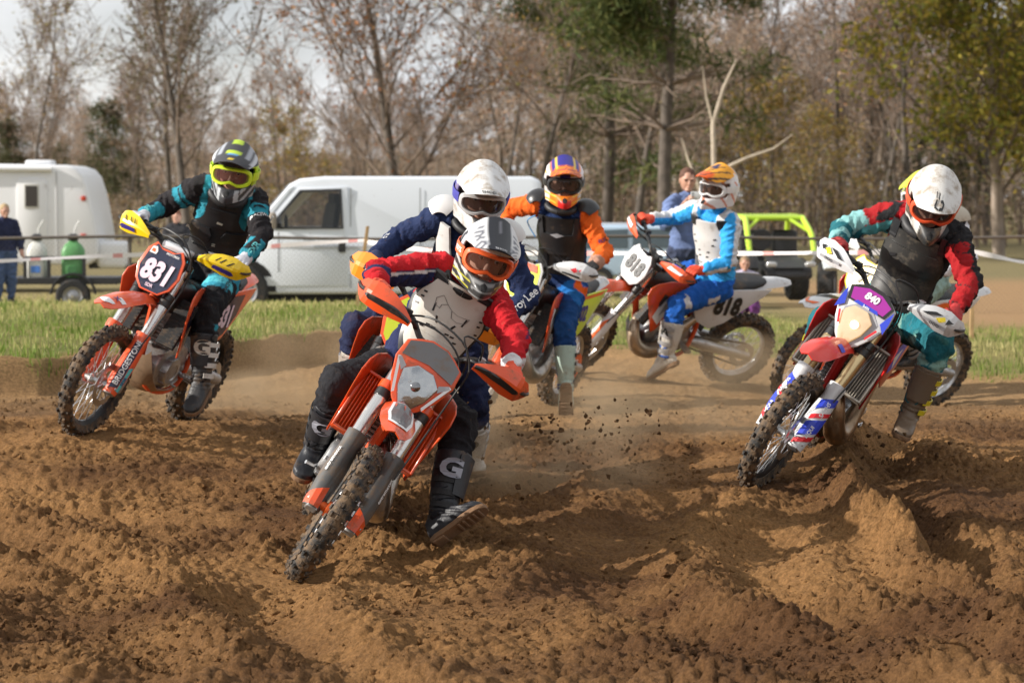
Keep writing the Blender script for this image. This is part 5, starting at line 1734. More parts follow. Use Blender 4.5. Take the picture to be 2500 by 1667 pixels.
def body_mesh(J, voxel, T, loose=1.0):
    mb = MB(); V = {k: Vector(v) for k, v in J.items()}
    rings = []
    for t in np.linspace(-.20, 1.28, 26):
        rings.append([T.pt(float(t), 2 * math.pi * j / 24) for j in range(24)])
    mb.loft(rings)
    bones = {'torso': (V['pel'], V['nb'], .15)}
    for s in 'RL':
        sh, el, hd = V['s' + s], V['e' + s], V['h' + s]
        wr = el.lerp(hd, .73)
        sh_in = sh.lerp(V['nb'], .12)
        mb.tube([sh_in.lerp(el, t) for t in (-.14, -.06, .06, .3, .6, .85, 1.0, 1.06)], [r * loose for r in (.045, .072, .078, .071, .064, .058, .055, .04)], 14)
        mb.tube([el.lerp(wr, t) for t in (-.08, 0, .2, .5, .8, 1.0)], [r * loose for r in (.035, .054, .057, .050, .042, .037)], 14)
        mb.ell(V['nb'].lerp(sh, .72), (.082, .082, .082))
        hp, kn, an = V['p' + s], V['k' + s], V['a' + s]
        mb.tube([hp.lerp(kn, t) for t in (-.16, -.05, .12, .4, .7, .9, 1.0, 1.06)], [r * loose for r in (.06, .098, .105, .097, .083, .076, .072, .05)], 16)
        mb.ell(kn, (.076, .076, .076))
        mb.tube([kn.lerp(an, t) for t in (-.04, .05, .25, .5, .8, 1.0)], [r * loose for r in (.06, .070, .072, .064, .050, .045)], 14)
        bones['ua' + s] = (sh, el, .06); bones['fa' + s] = (el, wr, .045)
        bones['th' + s] = (hp, kn, .085); bones['sh' + s] = (kn, an, .055)
    bones['neck'] = (V['nb'].lerp(V['hd'], .25), V['hd'], .05)
    me = eval_mesh(mb, 'body', [('REMESH', dict(mode='VOXEL', voxel_size=voxel)), ('SMOOTH', dict(factor=.5, iterations=5))])
    P = coords(me); N = normals(me)
    best = np.full(len(P), 9.); bi = np.zeros(len(P), int); tt = np.zeros(len(P)); rel = np.zeros((len(P), 3))
    names = list(bones)
    for i, k in enumerate(names):
        a, b, r = bones[k]
        d, t, rl = seg_dist(P, np.array(a), np.array(b))
        d = d - r
        m = d < best
        best[m] = d[m]; bi[m] = i; tt[m] = t[m]; rel[m] = rl[m]
    fr = np.array(T.frame(.5)[2]); lat = np.array(T.frame(.5)[1]); up = np.array(T.up)
    # cloth folds: creases running round the limbs, sharper near the joints
    folds = np.zeros(len(P))
    for i, k in enumerate(names):
        m = bi == i
        if k == 'neck' or not m.any():
            continue
        L_ = (bones[k][1] - bones[k][0]).length
        joint = np.abs(tt[m] - .5) * 2
        q = np.stack([tt[m] * L_ * 19 + rel[m, 0] * 8 + rel[m, 2] * 9, rel[m, 1] * 10 + rel[m, 0] * 5, rel[m, 2] * 7 + i * 3.1], 1)
        n1 = noise3(q); n2 = noise3(P[m] * 26 + 3)
        ridge = 1 - np.abs(n1) * 2.2
        folds[m] = (.0185 * (np.maximum(ridge, -.2) ** 2 * np.sign(ridge)) * (.55 + .7 * joint) + .0035 * n2) * (.9 if k == 'torso' else 1)
    P2 = P + N * folds[:, None]
    me.vertices.foreach_set('co', P2.astype(np.float32).ravel())
    a_ = np.zeros(len(P)); b_ = np.zeros(len(P))
    for i, k in enumerate(names):
        m = bi == i
        if k == 'torso':
            a_[m] = rel[m] @ lat; b_[m] = rel[m] @ fr
        else:
            ax = np.array((bones[k][1] - bones[k][0]).normalized())
            u = up - ax * (up @ ax); u /= max(np.linalg.norm(u), 1e-6)
            f = fr - ax * (fr @ ax); f /= max(np.linalg.norm(f), 1e-6)
            if k[:2] in ('th', 'sh'):
                u = fr - ax * (fr @ ax); u /= max(np.linalg.norm(u), 1e-6); f = lat
            rr = bones[k][2]
            a_[m] = rel[m] @ u / rr; b_[m] = rel[m] @ f / rr
    return me, np.array([names[i] for i in bi]), tt, a_, b_, P2

def paint(bn, t, a, b, P, rules, base_top, base_leg):
    col = np.zeros((len(bn), 3)) + np.array(base_top)
    leg = np.char.startswith(bn, 'th') | np.char.startswith(bn, 'sh') & (bn != '')
    leg = leg & ~np.isin(bn, ['sh'])
    col[leg] = base_leg
    col[(bn == 'torso') & (t < .03)] = base_leg
    col[bn == 'neck'] = (.02, .02, .022)
    wob = noise3(P * 9)
    for bones, fn, c in rules:
        m = np.isin(bn, bones.split())
        k = np.zeros(len(bn), bool)
        k[m] = fn(t[m], a[m], b[m], wob[m])
        col[k] = c
    return col

# ---- helmet (local: x forward, y left, z up)
def helmet_profile(z):
    if z > 0:
        k = math.sqrt(max(0, 1 - (z / .152) ** 2))
        return .132 * k + .004, .140 * k + .002, .118 * k + .002        # front, back, half width
    k = -z / .14
    fr = .134 + .072 * float(sstep(.25, .75, k)) - .012 * max(0, k - .8) / .2
    bk = .140 - .035 * k * k
    return fr, bk, .119 - .014 * k

def helmet_pt(th, z, off=0.):
    f, b, w = helmet_profile(z)
    c, s = math.cos(th), math.sin(th)
    if c > 0:
        pin = (1 - .42 * float(sstep(.02, .11, -z)) * c) * (1 - .10 * float(sstep(.0, .12, -z)))         # the chin bar narrows to a beak
        return Vector(((f + off) * c, (w + off) * s * pin, z))
    return Vector(((b + off) * c, (w + off) * s, z))

def helmet_mesh():
    zs = [.150, .146, .138, .126, .112, .096, .080, .064, .050, .040, .026, .010, -.006, -.022, -.038, -.050, -.060, -.072, -.084, -.096, -.108, -.120, -.130, -.138]
    n = 60; mb = MB(); vs = []; fs = []
    for z in zs:
        for j in range(n):
            th = 2 * math.pi * j / n
            p = helmet_pt(th, z)
            if z < -.09:                     # lower edge rises towards the back
                p.z = z + .03 * (z + .09) / -.048 * (1 - math.cos(th)) * .5
            vs.append(p)
    top = len(vs); vs.append(Vector((0, 0, .152)))
    def port(i, j):
        z = (zs[i] + zs[i + 1]) / 2; th = (j + .5) / n * 2 * math.pi
        th = abs((th + math.pi) % (2 * math.pi) - math.pi)
        return -.058 < z < .042 and th < rad(70)
    for j in range(n):
        fs.append((top, j, (j + 1) % n))
    for i in range(len(zs) - 1):
        for j in range(n):
            if not port(i, j):
                a = i * n + j; b = i * n + (j + 1) % n
                fs.append((a, a + n, b + n, b))
    mb.add(vs, fs)
    return eval_mesh(mb, 'helmet', [('SOLIDIFY', dict(thickness=.012, offset=-1)), ('SUBSURF', dict(levels=1))])

def visor_pt(d, v, off=0.):
    """peak: d from crown (0) to tip (1), v across (-1..1, positive to the left)"""
    hw = .106 + .007 * math.sin(math.pi * d) - .020 * d ** 3
    x = -.005 + .262 * d - .085 * v * v * d
    z = .159 - .072 * d + .010 * d * d - .074 * v * v * (1 - .42 * d) - .006 * d * (1 - abs(v)) * 0
    return Vector((x, hw * v, z + off))

def visor_mesh():
    grid = [[visor_pt(i / 14, 1 - 2 * j / 20) for j in range(21)] for i in range(15)]
    return thick_patch(grid, .006).mesh('visor', smooth=60)

def goggle_loop(a, b, r, n=40, notch=.016):
    pts = []
    for i in range(n):
        t = 2 * math.pi * i / n
        c, s = math.cos(t), math.sin(t)
        th = rad(a) * math.copysign(abs(c) ** .62, c)
        z = -.009 + b * math.copysign(abs(s) ** .72, s)
        if s < 0:
            z += notch * math.exp(-(th / .22) ** 2) * min(1, -s * 1.5)
        pts.append(Vector((r * math.cos(th) * .99 + .004, r * .86 * math.sin(th), z)))
    return pts

def goggle_frame_mesh():
    mb = MB()
    mb.loft([goggle_loop(60, .050, .118), goggle_loop(60, .050, .139), goggle_loop(57, .046, .146), goggle_loop(49, .036, .146), goggle_loop(47, .034, .138), goggle_loop(47, .034, .122), goggle_loop(60, .050, .118)], cap=False)
    return mb.mesh('goggle_frame', smooth=50)

def goggle_lens_mesh():
    mb = MB(); o = goggle_loop(48, .035, .139); i1 = goggle_loop(30, .022, .142, notch=.010); i2 = goggle_loop(8, .008, .143, notch=.003)
    mb.loft([o, i1, i2], cap=False); mb.add(i2, [tuple(range(len(i2)))])
    return mb.mesh('goggle_lens', smooth=60)

def strap_mesh():
    grid = []
    for z in (-.024, -.010, .006, .020):
        grid.append([helmet_pt(rad(58 + 244 * k / 44), z, .005) for k in range(45)])
    return thick_patch(grid, -.003).mesh('goggle_strap', smooth=60)

def head_mesh():
    mb = MB()
    mb.ell((-.005, 0, -.005), (.096, .076, .118), 24, 16)
    mb.tube([(.085, 0, .008), (.104, 0, -.018), (.112, 0, -.034), (.092, 0, -.044)], [.009, .012, .017, .010], 10)
    mb.ell((.080, .033, .018), (.018, .026, .010)); mb.ell((.080, -.033, .018), (.018, .026, .010))
    mb.ell((.084, 0, -.068), (.014, .027, .010))
    mb.ell((.06, 0, -.095), (.035, .036, .025))
    return eval_mesh(mb, 'head', [('REMESH', dict(mode='VOXEL', voxel_size=.006)), ('SMOOTH', dict(factor=.5, iterations=3))])

def vent_mesh():
    mb = MB()
    out = [(-.030, -.085), (.030, -.085), (.038, -.068), (.0, -.058), (-.038, -.068)]
    mb.prism([(u, v - .012) for u, v in out], -.012, .004, lambda u, v, w: helmet_pt(u / .17, v) + Vector((w, 0, 0)))
    return mb.mesh('mouth_vent', .002)

def glove_mesh(J, s, bar):
    """hand closed round the grip; bar: unit vector along the grip towards the bar end"""
    h = Vector(J['h' + s]); e = Vector(J['e' + s])
    b = bar
    f = (h - e); f = (f - b * f.dot(b)).normalized()
    u = f.cross(b); u = u if u.z > 0 else -u
    mb = MB()
    M = Matrix((f, b, u)).transposed()
    mb.ell(h - f * .030 + u * .022, (.046, .044, .021), 14, 10, M)
    for k, o in enumerate((-.034, -.012, .011, .032)):
        ln = (.92, 1.05, 1.0, .82)[k]
        p = h + b * (-o)
        mb.tube(smoothpath([p - f * .012 + u * .030, p + f * .012 * ln + u * .036, p + f * .037 * ln + u * .012, p + f * .030 * ln - u * .020, p + f * .004 - u * .029], 3), [.0115] * 4 + [.0110] * 4 + [.0100] * 4 + [.009], 8)
        mb.ell(p - f * .006 + u * .036, (.012, .011, .010))
    q = h - b * .038
    mb.tube(smoothpath([q - f * .040 + u * .012, q - f * .016 - u * .004 - b * .010, q + f * .012 - u * .020 - b * .008, q + f * .030 - u * .018], 3), [.016] * 4 + [.013] * 3 + [.0115] * 3, 8)
    wr = e.lerp(h, .70)
    mb.tube([wr, wr.lerp(h, .35), h - f * .045 + u * .016], [.043, .038, .036], 12)
    return eval_mesh(mb, 'glove', [('REMESH', dict(mode='VOXEL', voxel_size=.0048)), ('SMOOTH', dict(factor=.5, iterations=3))])

def make_boot(J, s, root, c, logo=True, up_top=.70):
    kn, an, to = Vector(J['k' + s]), Vector(J['a' + s]), Vector(J['t' + s])
    sh = (kn - an).normalized()
    fx = (to - an).normalized()
    lat = sh.cross(fx)
    if lat.length < .2:
        lat = Vector((1, 0, 0))
    lat.normalize()
    # ankle->toe line sinks towards the toe; the sole is parallel to a line a little flatter than that
    fz = fx.cross(lat); fz = fz if fz.dot(sh) > 0 else -fz
    ang = rad(22)
    fx2 = fx * math.cos(ang) + fz * math.sin(ang); fz2 = fz * math.cos(ang) - fx * math.sin(ang)
    L_ = (kn - an).length
    mb = MB()
    rings = []
    for t, ru, rv, off in ((-.03, .052, .056, .0), (.02, .055, .060, .0), (.10, .056, .063, -.002), (.22, .062, .070, -.006), (.38, .070, .078, -.010), (.55, .073, .083, -.008), (up_top - .02, .077, .087, -.004), (up_top, .078, .088, -.004), (up_top, .066, .076, -.004), (up_top - .05, .064, .074, -.004)):
        cc = an + sh * (t * L_) + fx2 * off
        fr = (fx2 - sh * fx2.dot(sh)).normalized()
        rings.append([cc + lat * (ru * math.cos(q)) + fr * (rv * math.sin(q)) for q in [2 * math.pi * j / 20 for j in range(20)]])
    mb.loft(rings)
    def fr_(x, hw, zt, zb=-.078, n=16):
        ring = []
        for j in range(n):
            q = 2 * math.pi * j / n
            cx, sz = math.cos(q), math.sin(q)
            z = (zt + zb) / 2 + (zt - zb) / 2 * math.copysign(abs(sz) ** .75, sz)
            ring.append(an + fx2 * x + lat * (hw * math.copysign(abs(cx) ** .8, cx)) + fz2 * z)
        return ring
    mb.loft([fr_(-.082, .022, -.02), fr_(-.072, .036, .02), (fr_(-.04, .043, .05)), fr_(.0, .050, .058), fr_(.05, .052, .036), fr_(.095, .055, .002), fr_(.14, .055, -.016), fr_(.175, .050, -.028), fr_(.198, .030, -.046), fr_(.205, .012, -.056)])
    me = eval_mesh(mb, 'boot', [('REMESH', dict(mode='VOXEL', voxel_size=.0075)), ('SMOOTH', dict(factor=.5, iterations=2))])
    P = coords(me); N = normals(me)
    hgt = (P - np.array(an)) @ np.array(sh)
    crease = np.exp(-((hgt - .035) / .05) ** 2) * np.sin(hgt * 260 + 1.2 * noise3(P * 14)) * .0035
    me.vertices.foreach_set('co', (P + N * (crease + .0012 * noise3(P * 40))[:, None]).astype(np.float32).ravel())
    bo = link('boot', me, c['boot'], root)
    # sole
    so = MB()
    outl = [(-.090, .0), (-.084, .030), (-.05, .043), (.0, .043), (.05, .045), (.10, .053), (.15, .052), (.185, .044), (.207, .026), (.213, 0)]
    outl = outl + [(x, -y) for x, y in reversed(outl[1:-1])]
    so.prism(outl, -.090, -.066, lambda u, v, w: an + fx2 * u + lat * v + fz2 * w)
    for k in range(5):
        so.box(an + fx2 * (.065 + .027 * k) - fz2 * .093, (.014, .075, .010), Matrix((fx2, lat, fz2)).transposed())
    so.box(an - fx2 * .045 - fz2 * .094, (.060, .070, .014), Matrix((fx2, lat, fz2)).transposed())
    build(so, 'sole', c.get('sole', M_SOLE), bo, bevel=.003)
    fr0 = (fx2 - sh * fx2.dot(sh)).normalized()
    out_dir = lat if lat.dot(Vector(J['k' + s]) - Vector(J['pel'])) > 0 else -lat
    # shin plate and buckles
    def shaft(h, q, off):
        t = h / L_
        ru = np.interp(t, [0, .1, .22, .38, .55, .7], [.055, .056, .062, .070, .073, .078]); rv = np.interp(t, [0, .1, .22, .38, .55, .7], [.060, .063, .070, .078, .083, .088])
        cc = an + sh * h + fx2 * float(np.interp(t, [0, .1, .22, .38, .55, .7], [0, -.002, -.006, -.010, -.008, -.004]))
        return cc + lat * ((ru + off) * math.sin(q)) + fr0 * ((rv + off) * math.cos(q))
    grid = [[shaft(.11 + (up_top * L_ - .10 - .03) * i / 8, -.75 + 1.5 * j / 8, .006) for j in range(9)] for i in range(9)]
    link('shin_plate', thick_patch(grid, .010 if False else -.010).mesh('shin_plate', smooth=60), c.get('shin', c['boot']), bo)
    sg = 1 if out_dir.dot(lat) > 0 else -1
    for k, hh in enumerate((.055, .115, .175, .235)):
        if hh < up_top * L_ - .04:
            g2 = [[shaft(hh - .013 + .009 * i, sg * (.55 + 1.5 * j / 6), .010) for j in range(7)] for i in range(4)]
            link('buckle_strap', thick_patch(g2, -.006 * sg if False else -.006).mesh('buckle_strap', smooth=60), c.get('buckle', M_BUCK), bo)
    if c.get('boot_letter'):
        view = Vector((0, -1, 0)); view = (view - sh * view.dot(sh)).normalized()
        q0 = math.atan2(view.dot(lat), view.dot(fr0))
        q0 = max(-1.3, min(1.3, q0 + c.get('letter_turn', 0)))
        flip = 1 if lat.dot(Vector((1, 0, 0))) > 0 else -1
        hh = up_top * L_ * .70
        lettering(c['boot_letter'][0], lambda u, v: shaft(hh + v, q0 + flip * u / .085, .0200), c['boot_letter'][1], c['boot_letter'][2], bo, bold=.05, stretch=1.15)
    return bo

def head_matrix(pos, yaw, pitch, roll):
    y, p, r = rad(yaw), rad(pitch), rad(roll)
    f = Vector((math.sin(y) * math.cos(p), -math.cos(y) * math.cos(p), -math.sin(p)))
    up = Vector((0, 0, 1)); up = (up - f * up.dot(f)).normalized()
    up = Matrix.Rotation(-r, 3, f) @ up          # clockwise in the picture for a face turned to the camera
    up = up.normalized(); lf = up.cross(f).normalized()
    M = Matrix((f, lf, up)).transposed().to_4x4(); M.translation = pos
    return M

def paint_helmet(me_key, base, fn, key):
    me = cm(me_key, {'hel': helmet_mesh, 'vis': visor_mesh}[me_key]).copy()
    P = coords(me)
    th = np.arctan2(P[:, 1], P[:, 0])
    col = np.zeros((len(P), 3)) + np.array(base)
    nzz = noise3(P * 22 + 5); n2 = noise3(P * 60 + 1)
    for cond, c in fn:
        k = cond(P[:, 0], P[:, 1], P[:, 2], th, nzz, n2)
        col[k] = c
    if 'Col' in me.color_attributes:
        me.color_attributes.remove(me.color_attributes['Col'])
    set_col(me, col)
    return me

def subdiv_mesh(me, cuts=2):
    bm = bmesh.new(); bm.from_mesh(me)
    bmesh.ops.subdivide_edges(bm, edges=bm.edges, cuts=cuts, use_grid_fill=True)
    bm.to_mesh(me); bm.free()
    me.polygons.foreach_set('use_smooth', [True] * len(me.polygons))
    return me

def make_rider(key, J, c):
    root = empty('person')
    base = Vector(J['pel'])
    root.location = base
    bpy.context.view_layer.update()
    Pinv = Matrix.Translation(-base)
    T = Torso(J)
    def adopt(o):
        m = o.matrix_basis.copy(); o.parent = root; o.matrix_basis = Pinv @ m
        return o
    me, bn, t, a, b, P = body_mesh(J, c.get('voxel', .0115), T, c.get('loose', 1.0))
    set_col(me, paint(bn, t, a, b, P, c['rules'], c['top'], c['leg']))
    body = adopt(link('body', me, M_CLOTH))
    # helmet
    HM = head_matrix(Vector(J['hd']), *c['head']) @ Matrix.Scale(1.16, 4)
    hp = c.get('hpaint', M_HPAINT)
    he = adopt(link('helmet', paint_helmet('hel', c['helmet'], c.get('helmet_art', []), key), hp, None, HM))
    vi = link('visor', paint_helmet('vis', c.get('visor', c['helmet']), c.get('visor_art', []), key), hp, he)
    link('mouth_vent', cm('vent', vent_mesh), M_LINER, he)
    hd = adopt(link('head', cm('head', head_mesh), M_SKIN, None, HM))
    for s in (-1, 1):
        e = build(MB().ell((.084, s * .033, .006), (.012, .012, .012), 12, 8), 'eye', M_EYE, hd)
        build(MB().ell((.0945, s * .033, .004), (.0035, .006, .006), 10, 6), 'pupil', M_PUPIL, hd)
    gg = adopt(link('goggles', cm('ggf', goggle_frame_mesh), c['goggle'], None, HM))
    link('lens', cm('ggl', goggle_lens_mesh), c['lens'], gg)
    link('strap', cm('ggs', strap_mesh), c['strap'], gg)
    for word, v0, sz, m, where in c.get('helmet_word', []):
        if where == 'visor':
            def fn(u, v):
                return visor_pt(.80 - (v0 + v) / .262, u / .10, .004)
        elif where == 'strap':
            fn = lambda u, v: helmet_pt(-rad(78) + u / .125, v0 + v, .009)
        else:
            fn = lambda u, v: helmet_pt(u / .16, v0 + v, .003)
        lettering(word, fn, sz, m, he)
    for polys, m, where in c.get('visor_poly', []):
        fnv = lambda u, v: visor_pt(v, u, .0035)
        poly_decal(polys, fnv, m, vi)
    # gloves
    S = BIKE_OBJ[key]
    W = S[0].matrix_world @ S[1]
    for s, k in ((-1, 'R'), (1, 'L')):
        a_, b_ = bar_at(.30), bar_at(.40)
        bar = (W @ Vector((b_.x, s * b_.y, b_.z)) - W @ Vector((a_.x, s * a_.y, a_.z))).normalized()
        adopt(link('glove', glove_mesh(J, k, bar), c['glove']))
        adopt(make_boot_holder(J, k, c))
    # armour
    for ar in c.get('armour', []):
        ar(T, J, adopt, c)
    for word, bone, t0, sz, m, ang, rot in c.get('sleeve_word', []):
        sleeve_word(J, body, adopt, word, bone, t0, sz, m, ang, rot, P)
    tag(root, c['label'], 'person', 'riders in the race')
    return root

def make_boot_holder(J, k, c):
    return make_boot(J, k, None, c)

def torso_bvh(me):
    return BVHTree.FromPolygons([v.co.copy() for v in me.vertices], [tuple(p.vertices) for p in me.polygons])

def sleeve_word(J, body, adopt, word, bone, t0, sz, m, ang, rot, P):
    """print on cloth: projected onto the body along the view-facing normal of the limb"""
    s = bone[-1]; k = bone[:2]
    a, b = {'ua': ('s', 'e'), 'fa': ('e', 'h'), 'th': ('p', 'k'), 'sh': ('k', 'a')}[k]
    A, B = Vector(J[a + s]), Vector(J[b + s])
    ax = (B - A).normalized()
    n = Vector((math.sin(rad(ang)), -math.cos(rad(ang)), .25)); n = (n - ax * n.dot(ax)).normalized()
    sd = n.cross(ax)
    c0 = A.lerp(B, t0)
    bv = torso_bvh(body.data)
    e1 = (ax * math.cos(rad(rot)) + sd * math.sin(rad(rot))); e2 = n.cross(e1)
    if e2.z < 0 and abs(rot) < 1:
        e1, e2 = -e1, -e2
    def fn(u, v):
        p = c0 + e1 * u + e2 * v
        hit = bv.ray_cast(p + n * .2, -n, .4)
        return (hit[0] + n * .003) if hit[0] is not None else p + n * .06
    adopt(lettering(word, fn, sz, m, None))

def patch_on_torso(T, rows, off, th, name, m, adopt, shift=0., n=21):
    """rows: (t, from angle deg, to angle deg)"""
    grid = []
    ts = np.linspace(rows[0][0], rows[-1][0], 22)
    for tt_ in ts:
        lo = np.interp(tt_, [r[0] for r in rows], [r[1] for r in rows]); hi = np.interp(tt_, [r[0] for r in rows], [r[2] for r in rows])
        grid.append([T.pt2(float(tt_), rad(lo + (hi - lo) * j / (n - 1)) + shift, off) for j in range(n)])
    return adopt(link(name, thick_patch(grid, th).mesh(name, smooth=60), m))
# ================================================================== spectators
def bystander(label, px, d, H, cols, phone=False, seated=False, face=0., hair=(.10, .05, .03), zg=None):
    x = PX(px, d); z0 = hz(x, d) if zg is None else zg
    s = H / 1.75
    def P(a, b, c):
        q = Matrix.Rotation(rad(face), 3, 'Z') @ Vector((a * s, b * s, c * s)); return (x + q.x, d + q.y, z0 + q.z)
    # person's right is picture left when facing the camera
    J = dict(pel=P(0, 0, .92), nb=P(0, .02, 1.43), hd=P(0, -.03, 1.64), sR=P(-.18, .01, 1.40), sL=P(.18, .01, 1.40), pR=P(-.095, 0, .90), pL=P(.095, 0, .90),
             eR=P(-.27, -.02, 1.13), eL=P(.27, -.02, 1.13), hR=P(-.26, -.16, .90), hL=P(.26, -.16, .90), kR=P(-.11, -.02, .49), kL=P(.11, -.02, .49), aR=P(-.12, .02, .10), aL=P(.12, .02, .10), tR=P(-.14, -.14, .05), tL=P(.14, -.14, .05))
    if phone:
        J.update(eR=P(-.25, -.16, 1.17), hR=P(-.07, -.34, 1.42), eL=P(.26, -.15, 1.15), hL=P(.15, -.32, 1.40))
    if seated:
        J.update(pel=P(0, 0, .50), nb=P(0, .0, 1.0), hd=P(0, -.04, 1.21), sR=P(-.17, .0, .97), sL=P(.17, .0, .97), pR=P(-.09, 0, .48), pL=P(.09, 0, .48), eR=P(-.25, -.06, .74), eL=P(.25, -.06, .74), hR=P(-.12, -.28, .62), hL=P(.12, -.28, .62), kR=P(-.12, -.42, .52), kL=P(.12, -.42, .52), aR=P(-.12, -.44, .10), aL=P(.12, -.44, .10), tR=P(-.13, -.60, .05), tL=P(.13, -.60, .05))
    r = empty('person', (x, d, z0))
    Pinv = Matrix.Translation((-x, -d, -z0))
    def adopt(o):
        m = o.matrix_basis.copy(); o.parent = r; o.matrix_basis = Pinv @ m
        return o
    T = Torso(J)
    me, bn, t, a, b, Pv = body_mesh(J, .016, T)
    leg = np.char.startswith(bn, 'th') | np.char.startswith(bn, 'sh')
    col = np.zeros((len(bn), 3)) + np.array(cols[0]); col[leg] = cols[1]; col[(bn == 'torso') & (t < .02)] = cols[1]; col[bn == 'neck'] = (.45, .25, .18)
    if phone:
        wob = noise3(Pv * 6); col = col * (1 + .35 * wob)[:, None]
    set_col(me, np.clip(col, 0, 1))
    adopt(link('body', me, M_CLOTH))
    HM = head_matrix(Vector(J['hd']), face, 6, 0) @ Matrix.Scale(s, 4)
    hd = adopt(link('head', cm('head', head_mesh), M_SKIN, None, HM))
    hm = MB(); hm.ell((-.022, 0, .022), (.098, .086, .108), 20, 14)
    hme = eval_mesh(hm, 'hair', [])
    Ph = coords(hme)
    Ph = Ph + (noise3(Ph * 40) * .010)[:, None] * (Ph / np.linalg.norm(Ph, axis=1, keepdims=True))
    Ph[:, 0] = np.where((Ph[:, 2] < .045) & (Ph[:, 0] > .0), Ph[:, 0] * .35, Ph[:, 0])
    hme.vertices.foreach_set('co', Ph.astype(np.float32).ravel())
    link('hair', hme, mat('hair_%d' % int(hair[0] * 100), hair, .7, bump=.4, bscale=90), hd)
    for sd in (-1, 1):
        build(MB().ell((.084, sd * .033, .006), (.012, .012, .012), 10, 6), 'eye', M_PUPIL, hd)
        build(MB().ell((-.005, sd * .078, -.005), (.022, .010, .032), 10, 6), 'ear', M_SKIN, hd)
        k = 'RL'[sd > 0]
        h = Vector(J['h' + k]); e = Vector(J['e' + k]); f = (h - e).normalized()
        u = Vector((1, 0, 0)) if abs(f.x) < .8 else Vector((0, 1, 0)); w = f.cross(u).normalized()
        mb = MB(); mb.tube([e.lerp(h, .7), h - f * .03, h + f * .05], [.030, .034, .030], 10, flat=.55)
        for q in range(4):
            o_ = w * (-.028 + .019 * q) if True else 0
            mb.tube(smoothpath([h + f * .04 + o_, h + f * (.075 - .008 * abs(q - 1)) + o_ + u * .008, h + f * (.095 - .012 * abs(q - 1)) + o_ + u * .028], 2), .0095, 6)
        mb.tube([h - f * .01 - w * .03, h + f * .03 - w * .05, h + f * .055 - w * .045], [.013, .011, .009], 6)
        adopt(link('hand', eval_mesh(mb, 'hand', [('REMESH', dict(mode='VOXEL', voxel_size=.006)), ('SMOOTH', dict(factor=.5, iterations=2))]), M_SKIN))
        an, to = Vector(J['a' + k]), Vector(J['t' + k])
        fx = (to - an); fx.z = 0; fx.normalize(); lt = Vector((-fx.y, fx.x, 0))
        sb = MB(); sb.loft([[an + fx * xx + lt * (hw * math.cos(q)) + Vector((0, 0, -.09 + (zt + .09) * (.5 + .5 * math.sin(q)))) for q in [2 * math.pi * j / 12 for j in range(12)]] for xx, hw, zt in ((-.08, .03, -.01), (-.05, .042, .03), (.02, .045, .02), (.10, .048, -.03), (.16, .040, -.05), (.18, .02, -.06))])
        adopt(build(sb, 'shoe', M_TRIM))
    if phone:
        c = (Vector(J['hR']) + Vector(J['hL'])) / 2 + Vector((.02, -.075, .065))
        ph = empty('phone', c)
        build(MB().box((0, 0, 0), (.16, .012, .08)), 'case', mat('phone_silver', (.62, .63, .62), .35, .3), ph, bevel=.006, seg=2)
        for q in range(2):
            build(MB().lathe([(.011, -.0065), (.011, -.009), (.006, -.0095)], 12, 'y', (-.062, 0, .022 - .026 * q)), 'camera_lens', M_GLASSD, ph)
        tag(ph, 'silver phone held up by the man behind the tape', 'phone')
    tag(r, label, 'person', 'spectators')
    return r

bystander('man with reddish brown hair in a pale blue jacket filming with his phone', 1677, 26.0, 1.66, ((.13, .18, .34), (.04, .05, .09)), phone=True, face=6, hair=(.11, .045, .025))
bystander('person with blond hair in dark blue top and jeans at the left edge', 12, 37.0, 1.38, ((.025, .03, .07), (.07, .11, .22)), face=30, hair=(.42, .30, .16))
bystander('person with dark red hair half hidden behind the arm of the 831 rider', 433, 38.5, 1.34, ((.03, .03, .035), (.03, .04, .08)), face=-10, hair=(.18, .06, .03))
bystander('child in pale and purple clothes sitting in front of the lime buggy', 1818, 33.5, 1.30, ((.40, .36, .46), (.16, .05, .18)), seated=True, face=0, hair=(.30, .20, .12), zg=-.02)
# ================================================================== liveries and placing
ORANGE = (.74, .085, .016)
p_or = plastic('orange', ORANGE)
p_or_c = plastic('orange_clean', (.80, .11, .035), .10)
p_wh = plastic('white', (.60, .60, .585), .25)
p_whc = plastic('white_clean', (.64, .645, .65), .12)
p_red = plastic('red', (.62, .02, .018), .14)
p_redf = plastic('fender_red', (.70, .030, .015), .04, .45)
p_yel = plastic('yellow', (.85, .60, .01), .10)
p_orhg = plastic('orange_guard', (.90, .26, .02), .15)
p_lime = plastic('lime', (.62, .75, .03), .12)
p_navy = plastic('navy', (.010, .014, .045), .12)
p_blk = plastic('black', (.015, .015, .017), .20)
p_grey = plastic('mask_grey', (.13, .13, .135), .25)
p_dgrey = plastic('guard_grey', (.075, .073, .070), .50, .5)
ink_w = mat('print_white', (.78, .78, .78), .4)
ink_pk = mat('print_pale_pink', (.78, .62, .72), .4)
ink_k = mat('print_black', (.015, .015, .015), .4)
ink_or = mat('print_orange', (.80, .14, .02), .4)
ink_red = mat('print_red', (.65, .02, .03), .4)
ink_blue = mat('print_blue', (.03, .06, .55), .4)
ink_pur = mat('print_purple', (.34, .02, .30), .4)
ink_yel = mat('print_yellow', (.78, .60, .02), .4)
ink_nv = mat('print_navy', (.03, .02, .20), .4)
ink_teal = mat('print_teal', (.12, .50, .52), .5)
ink_gry = mat('print_grey', (.36, .36, .38), .4)
m_silver = mat('fork_silver', (.66, .65, .63), .26, .9, dirt=.22, dscale=10)
m_gold = mat('fork_gold', (.58, .44, .24), .3, .9, dirt=.2, dscale=10)
m_rimk = mat('rim_black', (.02, .02, .022), .3, .5, dirt=.2)
